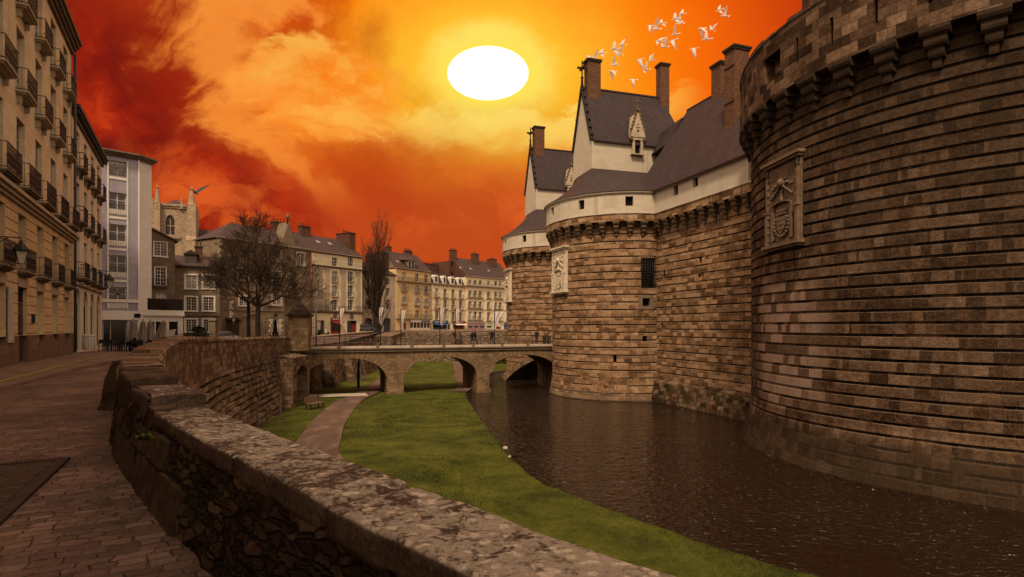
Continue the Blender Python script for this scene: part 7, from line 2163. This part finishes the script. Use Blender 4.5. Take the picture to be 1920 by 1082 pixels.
car('silver car parked before the brown house left of the bare trees', at(413, 63, gz(63) + .0), R(60), M['carp'])
car('dark car parked at the foot of the poplar house', at(683, 94, .62), R(15), M['card'])
o = thing('scooter', 'small dark scooter with pale fairing parked at the corner house', 'scooter', at(606, 82, .3), R(35))
for x in (-.6, .6): w = MB(); w.M = Matrix.Translation((x, 0, .26)) @ Matrix.Rotation(R(90), 4, 'X'); w.lathe([(.14, -.05), (.26, -.05), (.26, .05), (.14, .05)], (0, 0, 0), 12); w.build('wheel', M['rubber'], o)
b = MB(); b.hexa([(-.75, -.14, .35), (.05, -.16, .3), (.05, .16, .3), (-.75, .14, .35)], [(-.8, -.12, .72), (-.1, -.14, .72), (-.1, .14, .72), (-.8, .12, .72)]); b.box(-.05, .45, -.15, .15, .26, .34); b.build('body', M['card'], o)
b = MB(); b.hexa([(.40, -.2, .3), (.5, -.2, .3), (.5, .2, .3), (.40, .2, .3)], [(.28, -.16, 1.0), (.36, -.16, 1.0), (.36, .16, 1.0), (.28, .16, 1.0)]); b.build('fairing', M['whitep'], o)
b = MB(); b.tube((.32, 0, .9), (.28, 0, 1.12), .03); b.tube((.26, -.33, 1.12), (.26, .33, 1.12), .02); b.build('handlebar', M['iron'], o); b = MB(); b.box(-.72, -.05, -.13, .13, .722, .82); b.build('seat', M['rubber'], o)

# ------------------------------------------------------------------ cafe terrace
zc = gz(40)
def parasol(label, px, Y, lean):
    z0 = gz(Y); o = thing('closed_parasol', label, 'parasol', at(px, Y, z0), random.uniform(0, 6), 'closed parasols of the cafe'); o.rotation_euler = (0, 0, 0)
    L = Matrix.Rotation(lean, 4, 'Y'); b = MB(); b.M = L; b.tube((0, 0, 0), (0, 0, 2.3), .028, n=6); b.ball((0, 0, 2.32), .04, 6, 4); b.build('pole', M['greyiron'], o)
    b = MB(); b.M = L; rows = []
    for j, (z, r) in enumerate(((2.24, .05), (2.12, .17), (2.02, .15), (1.6, .21), (1.1, .27), (.75, .33), (.55, .36))):
        n = 24; rows.append([(r * (1 + .26 * math.cos(k * 2 * math.pi / n * 6) * min(1, j / 2)) * math.cos(2 * math.pi * k / n), r * (1 + .26 * math.cos(k * 2 * math.pi / n * 6) * min(1, j / 2)) * math.sin(2 * math.pi * k / n), z + (.12 * math.sin(k * 1.3) if j == 6 else 0)) for k in range(n)])
    b.grid(rows, None, True, smooth=True, flip=True); b.build('canopy', M['fabric'], o)
    b = MB(); b.box(-.28, .28, -.28, .28, 0, .07); b.lathe([(.07, .07), (.05, .3)], (0, 0, 0), 8); b.build('base', M['iron'], o)


for px, Y, ln, lab in ((248, 39.5, R(2), 'leftmost of four closed taupe parasols on the cafe terrace'), (265.5, 40.2, R(3), 'second closed taupe parasol from the left on the cafe terrace'), (281.5, 40.8, R(0), 'third closed taupe parasol from the left on the cafe terrace'), (293, 39.3, R(13), 'tilted closed taupe parasol nearest the moat wall')): parasol(lab, px, Y, ln)


def cafe_table(label, loc, rz):
    o = thing('cafe_table', label, 'table', loc, rz, 'cafe tables'); b = MB(); b.box(-.4, .4, -.35, .35, .71, .75); b.build('table_top', M['iron'], o)
    for x in (-.34, .34):
        for y in (-.29, .29): b = MB(); b.bar((x, y, 0), (x, y, .71), .05, .05); b.build('leg', M['iron'], o)


def cafe_chair(label, loc, rz):
    o = thing('cafe_chair', label, 'chair', loc, rz, 'cafe chairs'); b = MB(); b.box(-.22, .22, -.22, .22, .43, .47); b.build('seat', M['iron'], o)
    b = MB(); b.box(-.22, .22, .19, .22, .62, .90); b.build('backrest', M['iron'], o)
    for x in (-.2, .2):
        b = MB(); b.bar((x, -.2, 0), (x, -.2, .43), .035, .035); b.build('leg', M['iron'], o); b = MB(); b.bar((x, .2, 0), (x, .205, .9), .035, .035); b.build('leg', M['iron'], o)


T_ = [(214, 39.6), (231, 39.0), (252, 38.6), (272, 39.0), (290, 38.2)]
side = ['leftmost, before the lilac house', 'second from the left, at the seated person', 'under the leftmost parasol', 'under the middle parasols', 'under the tilted parasol']
for k, (px, Y) in enumerate(T_):
    cafe_table('dark cafe table, ' + side[k], at(px, Y, gz(Y)), R(10))
    for j, dx in enumerate((-.72, .72)): x, y, z = at(px, Y, gz(Y)); cafe_chair('dark cafe chair on the %s side of the table %s' % (('left', 'right')[j], side[k].replace('leftmost, before', 'before').replace('second from the left, at', 'of')), (x + dx, y + .15 * j, z), R(90 if dx < 0 else -90))
x, y, z = at(236, 39.0, gz(39)); person('person in dark navy jacket sitting at a cafe table beside the leftmost parasol', (x + .35, y + .4, z - .45 * 1.0), 1.72, R(100), 'sit', M['cloth_b'], M['cloth_d'])
o = thing('menu_board', 'white folded cloth-like sign board standing behind the parasols by the wall', 'sign', at(316, 41, gz(41))); b = MB()
b.poly([(-.5, 0, 1.45), (.55, 0, 1.65), (.25, .1, .9), (0, .05, 1.1)]); b.hexa([(-.45, 0, .5), (.05, 0, .5), (.05, .3, .5), (-.45, .3, .5)], [(-.5, 0, 1.2), (.0, 0, 1.25), (.0, .3, 1.25), (-.5, .3, 1.2)]); b.tube((-.2, .1, 0), (-.2, .1, .5), .03); b.build('panel', M['whitep'], o)
# iron railings in front of the grey house
A = W(278, 612, 46); B = W(404, 612, 53); o = thing('iron_railing', 'thin black iron railing behind the moat wall in front of the grey house', 'railing', (A.x, A.y, gz(48)), math.atan2(B.y - A.y, B.x - A.x)); b = MB(); L = (B - A).length
for z in (.15, 1.25): b.bar((0, 0, z), (L, 0, z), .04, .04)
for k in range(int(L / .16)): b.tube((k * .16, 0, 0), (k * .16, 0, 1.4 if k % 12 else 1.5), .012 if k % 12 else .03, n=4)
b.build('bars', M['iron'], o)
b = MB(); b.box(-.3, .3, -.3, .3, 0, 2.6); b.box(-.38, .38, -.38, .38, 2.602, 2.75); tag(b.build('gate_post', M['trimd'], None, at(401, 56, gz(56))), 'square stone gate post at the right end of the iron railing', 'gate post')
b = MB(); [b.bar((x, 0, 0), (x, 0, 1.0), .07, .07) for x in (-.25, .25)]; b.bar((-.25, 0, .9), (.25, 0, .9), .07, .07); b.bar((-.25, 0, .45), (.25, 0, .45), .07, .07); tag(b.build('timber_guard', M['bark'], None, at(456, 49.0, gz(49))), 'low dark timber guard frame left of the bare trees', 'guard frame')

# ------------------------------------------------------------------ birds
def bird_mesh(wl, wr, sweep, mat, key, span=.62):
    """one continuous body with beak, tail and two bent wings; wl/wr lift angles"""
    b = MB(); rows = []
    for x, r, z in ((-.46, .004, .02), (-.36, .022, .012), (-.30, .05, .008), (-.24, .058, .005), (-.16, .075, 0), (0, .105, -.01), (.16, .085, 0), (.30, .04, .015), (.36, .03, .02)):
        rows.append([(x, r * math.cos(2 * math.pi * k / 8), z + r * .85 * math.sin(2 * math.pi * k / 8)) for k in range(8)])
    b.grid(rows, None, True)
    b.poly([(.30, -.035, .02), (.56, -.12, .03), (.60, 0, .028), (.56, .12, .03), (.30, .035, .02)])
    for s_, an in ((-1, wl), (1, wr)):
        P3 = lambda r, x, bend: (x + sweep * r, s_ * (.06 + r * math.cos(an) if r < .5 * span * 2 else .06 + r * math.cos(an + bend)), .04 + r * math.sin(an + bend * (r > span)))
        L = [0, .22, .45, .70, .95]; ch = [(-.16, .16), (-.19, .15), (-.17, .13), (-.10, .10), (.02, .06)]
        rows = []
        for r, (a, c) in zip(L, ch):
            r_ = r * span / .62; bend = -.25 * (r / .95)
            y = s_ * (.05 + r_ * math.cos(an + bend)); z = .03 + r_ * math.sin(an + bend)
            rows.append([(a + sweep * r_, y, z + .012), ((a + c) / 2 + sweep * r_, y, z + .03), (c + sweep * r_, y, z)])
        b.grid(rows, None, smooth=True)
    return b.mesh(key, mat)


BM = {'up': bird_mesh(1.05, 1.05, .12, M['bird'], 'bird'), 'down': bird_mesh(-.95, -.95, .15, M['bird'], 'bird'), 'glide': bird_mesh(.28, .10, .25, M['bird'], 'bird'), 'flap': bird_mesh(.55, .65, .05, M['bird'], 'bird')}
pos = [(235, 565, 'down', 'white bird with lowered wings directly above the left chimney, left of its cluster'), (290, 598, 'up', 'white bird touching the cap of the left lodge chimney'), (355, 535, 'glide', 'white bird gliding just right of the left chimney top'),
       (488, 492, 'glide', 'white bird gliding left of a flapping one, above and between the two lodge chimneys'), (540, 540, 'up', 'white bird with raised wings below a glider, midway between the lodge chimneys'), (565, 448, 'flap', 'faint pale bird highest between the two lodge chimneys'),
       (485, 650, 'up', 'white bird with raised wings stacked over another, right of the left chimney'), (465, 712, 'down', 'white bird with lowered wings under a wing-raised one, right of the left chimney'), (745, 597, 'down', 'white bird with one lowered wing left of the right lodge chimney top'),
       (860, 605, 'up', 'white bird with raised wings nearest the right lodge chimney'), (805, 702, 'flap', 'pale bird flapping low beside the right lodge chimney'), (675, 797, 'down', 'lowest white bird, wings down just above the lodge ridge'),
       (850, 258, 'down', 'white bird with lowered wings leading the left end of the upper flock'), (905, 292, 'up', 'white bird with raised wings tight below the leader of the upper flock'), (962, 232, 'glide', 'pale bird gliding right behind the leader of the upper flock'),
       (1100, 190, 'glide', 'white bird gliding at the top middle of the upper flock'), (1138, 236, 'up', 'white bird with raised wings hanging below the top middle glider'), (1165, 140, 'flap', 'pale flapping bird topmost in the middle of the upper flock'),
       (1095, 345, 'up', 'white bird with tall raised wings in the centre of the upper flock'), (1072, 408, 'down', 'white bird with lowered wings right under the central wing-raised one'), (935, 410, 'glide', 'white bird gliding left of a wing-raised one in the lower upper flock'),
       (988, 468, 'up', 'bright white bird with raised wings at the bottom left of the upper flock'), (1282, 488, 'down', 'white bird with lowered wings alone below the right group'), (1362, 285, 'down', 'white bird with a lowered wing left in the right group'),
       (1462, 302, 'up', 'white bird with raised wings right in the right group'), (1410, 394, 'flap', 'faint pinkish bird flapping lowest in the right group'), (1538, 103, 'glide', 'white bird gliding at the far top right above its companion'), (1590, 160, 'up', 'white bird with raised wings at the far top right, nearest the dark tower')]
random.seed(9)
for bx, by, ps, lab in pos:
    Y = random.uniform(74, 90); p = W(1060 + bx / 5.333, by / 5.333, Y); o = obj('white_bird', BM[ps], None, p, R(random.uniform(-35, 25))); o.rotation_euler.x = R(random.uniform(-18, 18)); o.rotation_euler.y = R(random.uniform(-12, 12)); k = Y / 62 * random.uniform(.9, 1.15); o.scale = (k, k, k)
    tag(o, lab, 'bird', 'flock of white birds over the castle')
p = W(366, 361, 60); o = obj('dark_bird', bird_mesh(1.15, .25, .1, M['crow'], 'dark_bird', .95), None, p, R(150)); o.rotation_euler = (R(10), R(-38), R(165)); o.scale = (1.25,) * 3; tag(o, 'large dark bird with a raised wing beside the cathedral pinnacle', 'bird')
